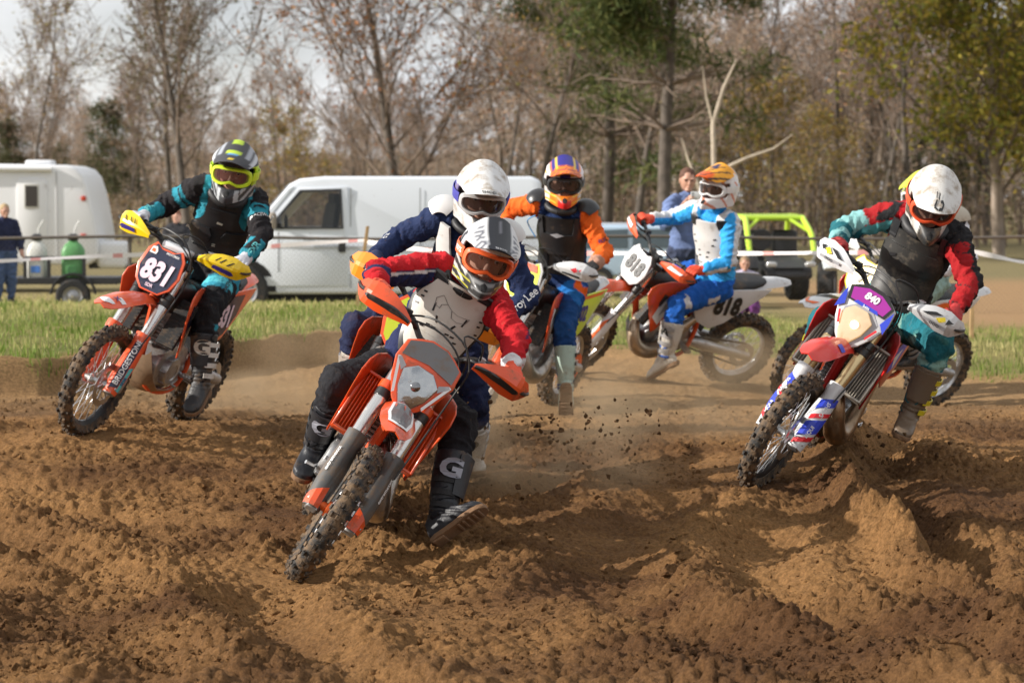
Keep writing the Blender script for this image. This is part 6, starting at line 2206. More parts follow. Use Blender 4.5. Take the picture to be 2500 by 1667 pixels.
m_rims = mat('rim_silver', (.55, .55, .55), .3, .9, dirt=.3)
m_hubo = mat('hub_orange', (.75, .12, .02), .3, .6, dirt=.2)
m_hubs = mat('hub_silver', (.55, .55, .55), .35, .9, dirt=.3)
m_fro = mat('frame_orange', (.72, .09, .02), .4, dirt=.25)
m_frr = mat('frame_red', (.50, .02, .02), .4, dirt=.25)
m_spr = mat('spring_paint', (.55, .08, .02), .4, dirt=.4)
m_pipe_brass = mat('pipe_bronze', (.30, .20, .12), .35, .9, dirt=.25, dscale=9)
m_pipe_st = mat('pipe_steel', (.38, .34, .30), .3, .95, dirt=.35, dscale=9)
m_pipe_raw = mat('pipe_raw', (.46, .36, .26), .35, .9, dirt=.35)
m_lensg = mat('headlight_glass', (.42, .43, .44), .12, .92, dirt=.12, dscale=25, bump=.10, bscale=16)
m_lens_on = mat('headlight_lit', (.45, .40, .32), .12, .5, emit=(1.0, .58, .22, .40), bump=.08, bscale=16)
m_bulb = mat('bulb_chrome', (.25, .25, .26), .15, .9)
m_bulb_on = mat('bulb_lit', (1, .9, .7), .2, 0, emit=(1.0, .82, .52, 2.4))
m_skidt = mat('skid_tan', (.30, .20, .12), .6, dirt=.5)
m_cy = plastic('clamp_black', (.02, .02, .02), .15)

def g_art(m1, m2=None, k=-.13):
    out = [([[(-.19, -.045), (-.11, -.045), (-.15, .045), (-.19, .045)]], m1)]
    if m2:
        out.append(([[(-.10, -.042), (.10, -.042), (.13, .010), (-.07, .010)]], m2))
    return out

BIKES = {}
BIKES['lead'] = dict(label='orange enduro motorcycle with an unlit headlight leading the pack, tipped over hard', face='light', plate_edge=p_or, lens=m_lensg, bulb=m_bulb, lens_rim=p_or,
    mask_art=[([[(-.130, .165), (.0, .185), (.130, .165), (.128, .235), (.085, .258), (.038, .280), (-.038, .280), (-.085, .258), (-.128, .235)]], p_grey),
              ([[(-.140, .150), (-.128, .155), (-.070, .005), (-.080, -.005)], [(.140, .150), (.128, .155), (.070, .005), (.080, -.005)]], ink_w),
              ([[(.095, .10), (.135, .145), (.125, .155), (.085, .13)], [(-.095, .10), (-.135, .145), (-.125, .155), (-.085, .13)]], ink_gry)],
    fender=p_or, fender_art=[([[(-.052, -.20), (.052, -.20), (.062, .0), (.048, .10), (.0, .135), (-.048, .10), (-.062, .0)]], ink_w), ([[(-.042, -.19), (.042, -.19), (.050, .0), (.038, .09), (.0, .115), (-.038, .09), (-.050, .0)]], p_grey),
                             ([[(-.045, -.16), (-.034, -.16), (-.040, -.06)], [(-.006, -.16), (.006, -.16), (.0, -.05)], [(.045, -.16), (.034, -.16), (.040, -.06)]], p_or)],
    shroud=p_or, side=p_or, tail=p_or, hguard=p_or, hg_art=[([[(-.150, -.008), (-.06, -.026), (.060, -.030), (.085, -.018), (.075, -.006), (-.06, .006), (-.150, .008)]], p_blk), ([[(.098, .0), (.104, .0), (.104, .006), (.098, .006)]], p_blk)], hgbig=1.0,
    guard=p_dgrey, guard_art=[([[(-.19, -.05), (-.085, -.05), (-.15, .05), (-.19, .05)]], p_or)], guard_word=[('extremexxx', .04, .012, .026, ink_w)],
    tube=m_silver, band=M_DARK, clamp=p_or, rim=m_rimk, hub=m_hubo, frame=m_fro, spring=m_spr, two=True, pipe=m_pipe_st, rguard=p_or, skid=M_DARK, spin=.35)
BIKES['b831'] = dict(label='orange motorcycle with plate 831 and yellow hand guards', face='plate', plate_edge=p_or_c, plate=p_navy, number=('831', 0, .118, .165, ink_pk), num_stretch=.80,
    plate_word=[('SDR', -.01, .035, .028, ink_pk), ('MOTOREX', .045, .245, .018, ink_w)], plate_art=[([[(-.105, .215), (-.06, .215), (-.055, .235), (-.07, .262), (-.098, .255)]], ink_w), ([[(-.095, .225), (-.07, .224), (-.072, .243), (-.092, .245)]], ink_or)],
    fender=p_or_c, fender_art=[([[(-.05, .10), (.0, .15), (.05, .10), (.045, .12), (.0, .165), (-.045, .12)]], ink_w), ([[(-.075, .015), (-.03, .02), (-.032, .06), (-.070, .055)]], ink_w)], fender_word=[('WP', .052, .04, .030, ink_k), ('X', -.03, .06, .05, ink_nv)],
    shroud=p_or_c, shroud_art=[([[(.10, .80), (.30, .90), (.33, .80), (.24, .62), (.18, .68)]], p_navy)], side=p_or_c, side_art=[([[(-.13, .86), (-.30, .915), (-.58, .93), (-.52, .80), (-.38, .68), (-.26, .64), (-.15, .68)]], p_navy)], side_num=('831', -.34, .79, .18, ink_pk),
    tail=p_or_c, hguard=p_yel, hg_art=[([[(-.06, -.040), (.05, -.048), (.07, -.036), (.055, -.020), (-.05, -.018)]], ink_nv), ([[(-.05, .010), (-.03, .035), (-.022, .035), (-.040, .008)], [(-.02, .008), (.0, .036), (.008, .036), (-.010, .006)], [(.02, .006), (.045, .034), (.055, .034), (.03, .004)]], ink_k)], hgbig=1.0,
    guard=p_or_c, guard_art=[([[(-.17, -.030), (.17, -.030), (.17, .018), (-.15, .018)]], p_navy), ([[(-.17, .022), (-.02, .022), (.0, .048), (-.17, .048)]], ink_teal)], guard_word=[('BRIDGESTONE', .01, -.006, .046, ink_w), ('SDR', -.10, .036, .030, ink_nv)],
    tube=m_silver, clamp=m_cy, rim=m_rimk, hub=m_hubs, frame=m_fro, spring=m_spr, two=False, pipe=m_pipe_st, skid=m_skidt, pad=mat('pad_silver', (.7, .7, .72), .25, .3), spin=.1)
BIKES['b840'] = dict(label='red, white and blue enduro motorcycle with plate 840 and its headlight lit', face='light', plate_edge=p_whc, lens=m_lens_on, bulb=m_bulb_on, bulb_size=1.0, lens_rim=ink_gry,
    mask_art=[([[(-.112, .172), (.112, .172), (.132, .24), (.09, .268), (.04, .29), (-.04, .29), (-.09, .268), (-.132, .24)]], ink_k), ([[(-.098, .182), (.098, .182), (.115, .238), (.04, .270), (-.04, .270), (-.115, .238)]], ink_pur),
              ([[(-.148, .10), (-.108, .14), (-.118, .170), (-.140, .228), (-.148, .16)], [(.148, .10), (.108, .14), (.118, .170), (.140, .228), (.148, .16)], [(-.075, .172), (.075, .172), (.06, .190), (-.06, .190)]], ink_blue),
              ([[(.085, .03), (.118, .10), (.108, .105), (.078, .04)], [(-.085, .03), (-.118, .10), (-.108, .105), (-.078, .04)]], ink_red)],
    number=('840', .0, .232, .052, ink_w), plate_word=[('beta', .0, .178, .022, ink_w)],
    fender=p_redf, fender_art=[([[(-.075, -.16), (-.035, -.16), (-.035, -.10), (-.075, -.10)]], ink_blue)], fender_word=[('NH', .055, -.13, .04, ink_w)],
    shroud=p_red, shroud_art=[([[(.10, .95), (.34, .965), (.30, .84), (.14, .80)]], ink_blue), ([[(.16, .76), (.33, .80), (.27, .66), (.22, .62)]], ink_w), ([[(.20, .72), (.29, .73), (.25, .65)]], ink_blue)], side=p_red, side_art=[([[(-.14, .84), (-.34, .90), (-.50, .90), (-.34, .72), (-.20, .70)]], ink_blue), ([[(-.20, .80), (-.36, .84), (-.30, .72)]], ink_w)], tail=p_red,
    hguard=p_whc, hg_art=[([[(-.08, .004), (-.02, .030), (.02, .030), (-.05, .0)], [(.05, .028), (.08, .02), (.05, -.004)]], ink_k), ([[(-.005, .004), (.03, .028), (.045, .012), (.02, -.010)]], ink_yel), ([[(-.07, -.030), (.06, -.040), (.06, -.026), (-.07, -.016)]], ink_gry)], hg_word=[('OOO', .0, -.032, .022, ink_k)],
    guard=p_whc, guard_art=[([[(-.14, -.05), (-.05, -.05), (.02, .05), (-.07, .05)], [(.03, -.05), (.09, -.05), (.15, .05), (.10, .05)]], ink_blue), ([[(-.185, -.05), (-.155, -.05), (-.09, .05), (-.12, .05)], [(-.035, -.05), (-.005, -.05), (.06, .05), (.035, .05)]], ink_red)], guard_word=[('LIQUI', -.09, .0, .028, ink_w), ('SACHS', .05, .0, .03, ink_w)],
    tube=m_gold, clamp=m_cy, rim=m_rimk, hub=m_hubs, frame=m_frr, spring=m_frr, two=True, pipe=m_pipe_brass, rguard=mat('guard_sand', (.52, .47, .40), .4, .5, dirt=.25), spin=.2)
BIKES['b818'] = dict(label='white and orange motorcycle with number 818 seen from the side', face='plate', plate_edge=p_whc, plate=ink_w, number=('818', 0, .140, .170, ink_k), num_stretch=.74, plate_word=[('OVN', -.02, .03, .022, ink_gry)],
    fender=p_or, shroud=p_or, shroud_art=[([[(.02, .90), (.24, .83), (.30, .70), (.22, .62), (.12, .78)]], ink_w), ([[(.05, .885), (.20, .80), (.24, .70), (.14, .77)]], ink_gry)], side=p_whc, side_num=('818', -.38, .80, .200, ink_k), side_art=[([[(-.09, .84), (-.14, .90), (-.22, .915), (-.12, .85)]], ink_or)], tail=p_whc,
    hguard=p_or_c, hg_art=[([[(-.06, .0), (.06, .01), (.07, .026), (-.05, .026)]], ink_w)], hgbig=.8, guard=p_whc, guard_art=[([[(-.15, -.03), (.08, -.03), (.14, .0), (-.10, .0)]], ink_or)],
    tube=m_silver, clamp=m_cy, rim=m_rims, hub=m_hubs, frame=m_fro, spring=m_spr, two=True, pipe=m_pipe_raw, spin=.5)
BIKES['b3'] = dict(label='orange motorcycle with yellow number plates ridden by the rider in orange sleeves', face='plate', plate_edge=p_wh, plate=p_lime, number=('02', 0, .125, .125, ink_k), plate_art=[([[(-.095, .21), (.095, .21), (.075, .262), (-.075, .262)]], p_or)],
    fender=p_wh, shroud=p_or, shroud_art=[([[(.10, .84), (.33, .90), (.30, .78), (.20, .68)]], ink_w)], side=p_lime, side_num=('02', -.36, .80, .150, ink_nv), side_art=[([[(-.12, .885), (-.34, .93), (-.70, .955), (-.66, .93), (-.32, .905), (-.12, .86)]], ink_or)], tail=p_wh,
    hguard=p_whc, hg_art=[([[(-.02, .0), (.01, .02), (.03, .0), (.01, -.018)], [(.035, .012), (.05, .02), (.045, .0)]], ink_red), ([[(-.08, -.042), (.04, -.048), (.05, -.034), (-.08, -.030)]], ink_k)],
    guard=p_or, tube=m_silver, clamp=m_cy, rim=m_rims, hub=m_hubo, frame=m_fro, spring=m_spr, two=True, pipe=m_pipe_st, bar=M_DARK, spin=.7)
BIKES['b7'] = dict(label='white and red motorcycle with a yellow plate mostly hidden behind the lit headlight bike', face='plate', plate_edge=p_yel, plate=p_yel, number=('7', 0, .135, .12, ink_k),
    fender=p_whc, fender_art=[([[(-.07, -.2), (.0, -.1), (.06, .05), (.0, .0), (-.05, -.1)]], ink_k), ([[(.05, .06), (.0, .14), (-.05, .06), (-.04, .12), (.0, .16), (.04, .12)]], ink_or)], shroud=p_red, side=p_whc, side_art=[([[(-.14, .86), (-.34, .92), (-.60, .93), (-.40, .80)]], ink_or)], tail=p_whc,
    hguard=p_whc, guard=p_or_c, tube=m_silver, clamp=m_cy, rim=m_rims, hub=m_hubs, frame=m_fro, spring=m_spr, two=True, pipe=m_pipe_raw, spin=.9)
BIKES['b2'] = dict(label='orange motorcycle with round orange hand guards right behind the leading bike', face='plate', plate_edge=p_or, plate=p_lime, number=('22', 0, .125, .12, ink_k),
    fender=p_or, shroud=p_or, shroud_art=[([[(.10, .84), (.33, .90), (.30, .78), (.20, .68)]], p_or)], side=p_or, tail=p_or, hguard=p_orhg, hgbig=1.15,
    hg_art=[([[(-.060, -.010), (.030, -.014), (.030, .022), (-.060, .026)]], ink_k)], hg_word=[('EE', -.015, .006, .036, ink_w)],
    guard=p_wh, tube=m_silver, clamp=m_cy, rim=m_rims, hub=m_hubs, frame=m_fro, spring=m_spr, two=True, pipe=m_pipe_st, spin=.15)
for k in BIKES:
    make_bike(k, POSE[k][0], BIKES[k])
bpy.context.view_layer.update()

# ------------------------------------------------------------------ riders' kit
WH, BK = (.60, .60, .605), (.014, .014, .016)
NAVY = (.016, .022, .075)
RED = (.44, .010, .016)
TEAL = (.028, .27, .36)

def leather(key, col, dirt=.35, rough=.5):
    return mat('kit_' + key, col, rough, 0, dirt=dirt, dscale=12, bump=.12, bscale=120)

lens_clear = mat('goggle_lens_amber', (.10, .05, .035), .06, 0, alpha=.45)
lens_dark = mat('goggle_lens_smoke', (.03, .02, .018), .05, 0, alpha=.72)
lens_pink = mat('goggle_lens_rose', (.12, .05, .05), .05, 0, alpha=.6)

a_white = mat('armour_white', (.66, .63, .565), .40, 0, dirt=.22, dscale=6, dirt_col=(.42, .33, .23))
a_white2 = mat('armour_white_dirty', (.62, .61, .59), .45, 0, dirt=.25, dscale=9)
a_black = mat('armour_black', (.020, .020, .022), .34, 0, dirt=.10, dscale=10)
a_mud = mat('armour_muddy', (.035, .034, .032), .4, 0, dirt=.34, dscale=14, dirt_col=(.15, .12, .085))

def slots(T, lst, off, m, parent):
    poly_decal([[(u, v) for u, v in q] for q in lst], lambda u, v: T.pt2(v, rad(u), off), m, parent, name='slot')

def stroke(pts, w):
    """thin ribbon polygons along a polyline in (deg, t) space"""
    out = []
    for (x0, y0), (x1, y1) in zip(pts, pts[1:]):
        dx, dy = (x1 - x0), (y1 - y0) * 300
        L_ = math.hypot(dx, dy) or 1
        nx, ny = -dy / L_ * w, dx / L_ * w / 300
        out.append([(x0 - nx, y0 - ny), (x1 - nx, y1 - ny), (x1 + nx, y1 + ny), (x0 + nx, y0 + ny)])
    return out

def arm_lead(T, J, adopt, c):
    rows = [(.24, -30, 30), (.34, -44, 44), (.46, -50, 50), (.60, -52, 52), (.70, -58, 58), (.80, -52, 52), (.90, -42, 42), (1.0, -36, 36)]
    edge = [(t - (.03 if i == 0 else 0) + (.02 if i == len(rows) - 1 else 0), a - 11, b + 11) for i, (t, a, b) in enumerate(rows)]
    patch_on_torso(T, edge, .024, .012, 'protector_edge', a_black, adopt)
    p = patch_on_torso(T, rows, .032, .014, 'chest_protector', a_white, adopt)
    rib = patch_on_torso(T, [(.26, -22, 22), (.40, -34, 34), (.47, -34, 34)], .040, .010, 'protector_plate', a_white, adopt)
    sl = []
    for s in (-1, 1):
        for tt, x in ((.54, 10), (.54, 18), (.50, 26), (.74, 44), (.79, 43), (.66, 48)):
            sl.append([(s * x - 3, tt), (s * x + 3, tt + .004), (s * x + 3, tt + .020), (s * x - 3, tt + .016)])
        sl.append([(s * 8, .60), (s * 11, .60), (s * 15, .66), (s * 12, .66)])
        sl.append([(s * 20, .68), (s * 22.5, .68), (s * 24, .76), (s * 21.5, .76)])
    sl += [[(-8, .44), (-1, .445), (-1, .465), (-8, .46)], [(6, .44), (13, .435), (13, .455), (6, .46)], [(-5, .34), (5, .34), (3, .37), (-3, .37)]]
    slots(T, sl, .035, a_black, p)
    cmk = lambda pts: [(x / .3, .775 + y / 50) for x, y in pts]
    fox = stroke(cmk([(-5, 4), (-6.8, 1.5), (-6.2, -1.5), (-4.2, -2.2), (-4, -.2), (-2.2, 1.2), (-5, 4)]), .5) + stroke(cmk([(-2.2, 1.2), (0, -.5), (2.5, -1.2), (5, -.8), (7, -.2), (6.3, -3), (3.5, -4.2), (1, -3.6), (0, -.5)]), .5)
    poly_decal(fox, lambda u, v: T.pt2(v, rad(u * 1.1), .036), mat('armour_line', (.22, .20, .18), .6), p, name='emblem')
    neck_roll(T, J, adopt, .018)
    for s in (-1, 1):
        patch_on_torso(T, [(.96, s * 30 - 9, s * 30 + 9), (1.04, s * 40 - 10, s * 40 + 10)], .035, .014, 'shoulder_strap', M_BLK, adopt, n=9)

def neck_roll(T, J, adopt, r=.022, R=.105):
    c, lat, fr = T.frame(1.0)
    up = (Vector(J['hd']) - c).normalized()
    f = (fr - up * fr.dot(up)).normalized(); l = up.cross(f)
    mb = MB(); pts = []
    for k in range(33):
        a = 2 * math.pi * k / 32
        pts.append(c + up * (.050 + .018 * math.cos(a)) + f * (R * 1.05 * math.cos(a) + .01) + l * (R * math.sin(a)))
    mb.tube(pts, r, 10, cap=False)
    adopt(build(mb, 'neck_brace', M_BRACE))

def arm_831(T, J, adopt, c):
    rows = [(.14, -40, 40), (.24, -58, 58), (.44, -64, 64), (.60, -60, 60), (.66, -40, 40), (.76, -30, 30), (.90, -30, 30), (1.0, -34, 34)]
    p = patch_on_torso(T, rows, .024, .018, 'chest_protector', a_black, adopt)
    patch_on_torso(T, [(.44, -56, -12), (.52, -58, -8), (.60, -52, -14)], .040, .016, 'protector_plate', a_black, adopt, n=9)
    patch_on_torso(T, [(.44, 12, 56), (.52, 8, 58), (.60, 14, 52)], .040, .016, 'protector_plate', a_black, adopt, n=9)
    patch_on_torso(T, [(.20, -48, 48), (.28, -56, 56), (.34, -50, 50)], .038, .014, 'protector_plate', a_black, adopt)
    patch_on_torso(T, [(.64, -24, 24), (.72, -20, 20), (.86, -22, 22)], .038, .014, 'protector_plate', a_black, adopt)
    lm = mat('armour_print', (.50, .46, .38), .5)
    lettering('A', lambda u, v: T.pt2(.28 + v, rad(42) + u / .16, .046), .085, lm, p)
    lettering('A', lambda u, v: T.pt2(.52 + v, rad(-52) + u / .16, .062), .07, lm, p)
    poly_decal([[(-5, .70), (4, .69), (5, .715), (-4, .725)], [(-3, .40), (3, .40), (3, .41), (-3, .41)], [(-3, .42), (3, .42), (3, .43), (-3, .43)]], lambda u, v: T.pt2(v, rad(u), .044), lm, p)
    neck_roll(T, J, adopt, .026, .112)

def arm_mud(T, J, adopt, c):
    rows = [(.10, -34, 34), (.22, -54, 54), (.50, -60, 60), (.70, -56, 56), (.82, -44, 44), (.92, -36, 36)]
    p = patch_on_torso(T, rows, .030, .016, 'chest_protector', a_mud, adopt)
    patch_on_torso(T, [(.52, -46, 46), (.66, -50, 50), (.76, -40, 40)], .042, .012, 'protector_plate', a_mud, adopt)
    slots(T, [[(-30, .60), (-20, .64), (-20, .67), (-30, .65)], [(16, .56), (26, .57), (22, .60), (16, .59)]], .046, a_black, p)
    neck_roll(T, J, adopt, .030, .115)
    for s in (-1, 1):
        patch_on_torso(T, [(.80, s * 48 - 14, s * 48 + 14), (1.0, s * 52 - 18, s * 52 + 18)], .032, .014, 'shoulder_strap', a_black, adopt, n=9)

def arm_818(T, J, adopt, c):
    rows = [(.22, -30, 30), (.34, -44, 44), (.55, -48, 48), (.72, -50, 50), (.86, -40, 40), (.98, -32, 32)]
    patch_on_torso(T, [(t, a - 5, b + 5) for t, a, b in rows], .018, .010, 'protector_edge', a_white2, adopt)
    p = patch_on_torso(T, rows, .030, .014, 'chest_protector', a_white2, adopt)
    sl = []
    for s in (-1, 1):
        for tt, x in ((.40, 12), (.48, 14), (.60, 26), (.70, 30), (.36, 24)):
            sl.append([(s * x - 4, tt), (s * x + 4, tt + .01), (s * x + 3, tt + .032), (s * x - 3, tt + .024)])
    slots(T, sl, .034, a_black, p)
    patch_on_torso(T, [(.20, 36, 80), (.30, 36, 84)], .026, .012, 'waist_strap', M_BLK, adopt, n=9)
    for s in (-1, 1):
        patch_on_torso(T, [(.88, s * 58 - 20, s * 58 + 34), (1.03, s * 60 - 26, s * 60 + 40)], .034, .02, 'shoulder_pad', a_black, adopt, n=13)

def arm_3(T, J, adopt, c):
    rows = [(.12, -60, 60), (.30, -74, 74), (.60, -74, 74), (.78, -58, 58), (.94, -46, 46)]
    p = patch_on_torso(T, rows, .020, .014, 'vest', a_black, adopt)
    patch_on_torso(T, [(.40, -30, 30), (.60, -38, 38), (.70, -34, 34)], .036, .014, 'protector_plate', a_black, adopt)
    poly_decal([[(-14, .70), (0, .66), (14, .70), (0, .73)]], lambda u, v: T.pt2(v, rad(u), .039), ink_gry, p)
    for s in (-1, 1):
        patch_on_torso(T, [(.20, s * 22 - 5, s * 22 + 5), (.60, s * 34 - 5, s * 34 + 5), (.95, s * 40 - 6, s * 40 + 6)], .034, .012, 'strap', M_BLK, adopt, n=7)
        sh = Vector(J['s' + 'RL'[s > 0]])
        pad_shell(T, sh, s, adopt, a_black, .098)
    neck_roll(T, J, adopt, .024, .11)
    adopt(build(MB().tube(smoothpath([T.pt2(.95, rad(-44), .06), T.pt2(.85, rad(-58), .09), T.pt2(.72, rad(-62), .07), T.pt2(.60, rad(-50), .05)], 4), .005, 6), 'drink_hose', mat('hose_blue', (.10, .32, .62), .4)))

def pad_shell(T, sh, s, adopt, m, r):
    lat = T.lats; up = T.up; fr = lat.cross(up)
    grid = []
    for i in range(9):
        row = []
        for j in range(13):
            a = rad(-62 + 124 * j / 12); b = rad(-30 + 95 * i / 8)
            d = (up * math.cos(b) + lat * (s * math.sin(b))) * math.cos(a) + fr * math.sin(a)
            row.append(sh - lat * (s * .015) + d * r)
        grid.append(row)
    adopt(link('shoulder_pad', thick_patch(grid, .010 * (-s)).mesh('shoulder_pad', smooth=60), m))

def arm_2(T, J, adopt, c):
    for s in (-1, 1):
        patch_on_torso(T, [(.24, s * 26 - 22, s * 26 + 22), (.46, s * 30 - 24, s * 30 + 24), (.52, s * 30 - 16, s * 30 + 16)], .034, .016, 'rib_plate', a_white2, adopt, n=11)
        patch_on_torso(T, [(.58, s * 22 - 14, s * 22 + 14), (.78, s * 34 - 14, s * 34 + 14), (1.0, s * 40 - 10, s * 40 + 10)], .034, .016, 'chest_plate', a_white2, adopt, n=11)
        pad_shell(T, Vector(J['s' + 'RL'[s > 0]]), s, adopt, a_white2, .102)
    patch_on_torso(T, [(.20, -60, 60), (.50, -68, 68), (.62, -60, 60)], .020, .010, 'vest', leather('red_pad', (.45, .03, .02)), adopt)
    neck_roll(T, J, adopt, .020, .108)

def arm_7(T, J, adopt, c):
    patch_on_torso(T, [(.20, -50, 50), (.70, -54, 54), (.95, -40, 40)], .026, .016, 'chest_protector', a_white2, adopt)
    for s in (-1, 1):
        pad_shell(T, Vector(J['s' + 'RL'[s > 0]]), s, adopt, mat('pad_tan', (.45, .40, .32), .6, dirt=.4), .10)

ORJ = (.78, .13, .015); CY = (.035, .33, .72); BL = (.012, .10, .42); DKT = (.012, .115, .14); LTT = (.16, .42, .42)
G_or = mat('goggle_orange', (.85, .13, .03), .4)
G_lime = mat('goggle_lime', (.58, .78, .03), .4)
G_wht = mat('goggle_white', (.72, .72, .72), .4)
G_blk = mat('goggle_black', (.02, .02, .022), .4)
G_red = mat('goggle_red', (.70, .09, .03), .4)

RIDERS = {}
RIDERS['lead'] = dict(label='leading rider in red and navy jersey with white chest protector, foot out', voxel=.0082, top=RED, leg=(.012, .012, .015), head=(6, 16, 19),
    rules=[('torso', lambda t, a, b, w: (a < -.03 + .02 * w) & (t < .72), NAVY), ('torso', lambda t, a, b, w: (a < -.02) & (t > .55) & (t < .82) & (b > .02), NAVY),
           ('uaR', lambda t, a, b, w: (a < .30), NAVY), ('uaR', lambda t, a, b, w: (a > .16) & (a < .34), WH), ('uaR', lambda t, a, b, w: (a > .34) & (a < .42), NAVY),
           ('faR', lambda t, a, b, w: (a < 9), NAVY), ('faR', lambda t, a, b, w: (t > .35) & (b > .1 + .4 * w), RED), ('faR', lambda t, a, b, w: (t < .18), WH),
           ('uaL faL', lambda t, a, b, w: (b > -.05) & (b < .12) & (a > 0), NAVY), ('faL', lambda t, a, b, w: (t > .80), WH), ('faL', lambda t, a, b, w: (t > .62) & (np.abs(w) < .12), WH),
           ('torso', lambda t, a, b, w: (a > .10) & (t > .28) & (t < .36), WH)],
    helmet=WH, visor=(.010, .011, .016), helmet_art=[(lambda x, y, z, th, n, m: (z < -.020), (.040, .040, .040)), (lambda x, y, z, th, n, m: (z < -.02) & (np.abs(y) > .070) & (np.sin(z * 150 + x * 60) > .2), (.50, .50, .48)), (lambda x, y, z, th, n, m: (z < -.06) & (np.abs(y) < .045) & (np.sin(z * 230) > .5), (.22, .22, .22)), (lambda x, y, z, th, n, m: (z > .0) & (x < .02) & (np.sin(np.abs(y) * 120 + x * 50) > .1), (.035, .037, .045)), (lambda x, y, z, th, n, m: (z < -.085) & (np.abs(y) > .05) & (np.sin(z * 260) > .8), (.50, .46, .05))],
    visor_art=[(lambda x, y, z, th, n, m: (np.abs(y) > .052), WH), (lambda x, y, z, th, n, m: (np.abs(y) > .056) & (np.abs(y) < .090) & (np.sin(x * 230) > .0) & (x > .05), (.10, .105, .13)), (lambda x, y, z, th, n, m: (np.abs(y) > .046) & (np.abs(y) < .052), (.30, .31, .33)), (lambda x, y, z, th, n, m: (np.abs(y) < .010) & (x > .02) & (x < .12), (.12, .12, .14))],
    helmet_word=[('SHOEI', -.045, .020, ink_gry, 'visor'), ('100%', -.002, .030, ink_w, 'strap')],
    goggle=G_or, lens=lens_clear, strap=G_or, glove=leather('glove_red', (.75, .09, .035), .15, .7), boot=leather('boot_black', (.016, .017, .022), .22), shin=leather('boot_plate', (.022, .023, .027), .2), buckle=M_BLK, boot_letter=('G', .115, mat('boot_letter_grey', (.30, .31, .36), .5)), armour=[arm_lead],
    sleeve_word=[])
RIDERS['b831'] = dict(label='rider in black and teal jersey with lime goggles on the bike with plate 831', top=(.016, .014, .016), leg=(.014, .014, .017), head=(-4, 12, 11),
    rules=[('uaR uaL', lambda t, a, b, w: (t > .30) & (t < .55) & (b > -.2), TEAL), ('uaR uaL', lambda t, a, b, w: (t > .36) & (t < .42) & (b > .3) & (w > -.1), BK), ('faR faL', lambda t, a, b, w: (t > .35) & (a > -.2) & (w > -.18) , TEAL), ('faR faL', lambda t, a, b, w: (t > .86), TEAL),
           ('torso', lambda t, a, b, w: (t > .62) & (np.abs(a) > .10) & (np.abs(a) < .15) & (b > 0), TEAL), ('thR thL', lambda t, a, b, w: (t > .08) & (t < .62) & (a > -.2), (.035, .27, .38)), ('thR thL', lambda t, a, b, w: (t > .3) & (t < .7) & (b > .75), BK), ('thR thL', lambda t, a, b, w: (t > .62), BK), ('thL', lambda t, a, b, w: (t > .14) & (t < .5) & (w > .22), (.10, .52, .62)), ('shL', lambda t, a, b, w: (t > .16) & (t < .24) & (b > .2) & (w > 0), TEAL)],
    helmet=(.05, .05, .055), visor=(.045, .045, .05), helmet_art=[(lambda x, y, z, th, n, m: (np.abs(y) > .060) & (z < .0) & (np.sin(x * 70 + z * 90) > .1), (.40, .42, .44)), (lambda x, y, z, th, n, m: (np.abs(y) > .098) & (z < .05) & (z > -.05), (.46, .68, .03)), (lambda x, y, z, th, n, m: (z > .03) & (x < .02) & (np.sin(np.abs(y) * 110) > .35), (.30, .33, .38)), (lambda x, y, z, th, n, m: (z < -.07) & (np.abs(y) > .035) & (np.abs(y) < .055), (.42, .44, .46))],
    visor_art=[(lambda x, y, z, th, n, m: (np.abs(y) < .040) & (x > .115) & (x < .150), (.48, .66, .04)), (lambda x, y, z, th, n, m: (np.abs(y) < .030) & (x > .150) & (x < .172), (.10, .30, .60)), (lambda x, y, z, th, n, m: (np.abs(y) < .018) & (x > .205) & (x < .232), (.75, .55, .02)), (lambda x, y, z, th, n, m: (np.abs(y) > .060) & (np.abs(y) < .085) & (x < .13), (.34, .36, .40)), (lambda x, y, z, th, n, m: (np.abs(y) < .022) & (x < .05), (.42, .58, .05)), (lambda x, y, z, th, n, m: (np.abs(y) > .092) & (x > .0), (.50, .52, .55))],
    goggle=G_lime, lens=lens_pink, strap=G_lime, glove=leather('glove_white', (.55, .55, .60), .2, .7), boot=leather('boot_black_worn', (.02, .02, .022), .42), shin=leather('boot_black_worn', (.02, .02, .022)), buckle=mat('buckle_white', (.60, .57, .52), .5, dirt=.35), boot_letter=('G', .115, mat('boot_letter_cream', (.55, .50, .42), .6)), armour=[arm_831],
    sleeve_word=[('RACEWEAR', 'uaL', .62, .026, ink_w, 20, 90), ('FXR', 'faL', .55, .060, ink_teal, 25, 0), ('FXR', 'faR', .60, .045, ink_teal, -10, 0), ('RACEWEAR', 'thL', .42, .034, ink_k, 35, 0)])
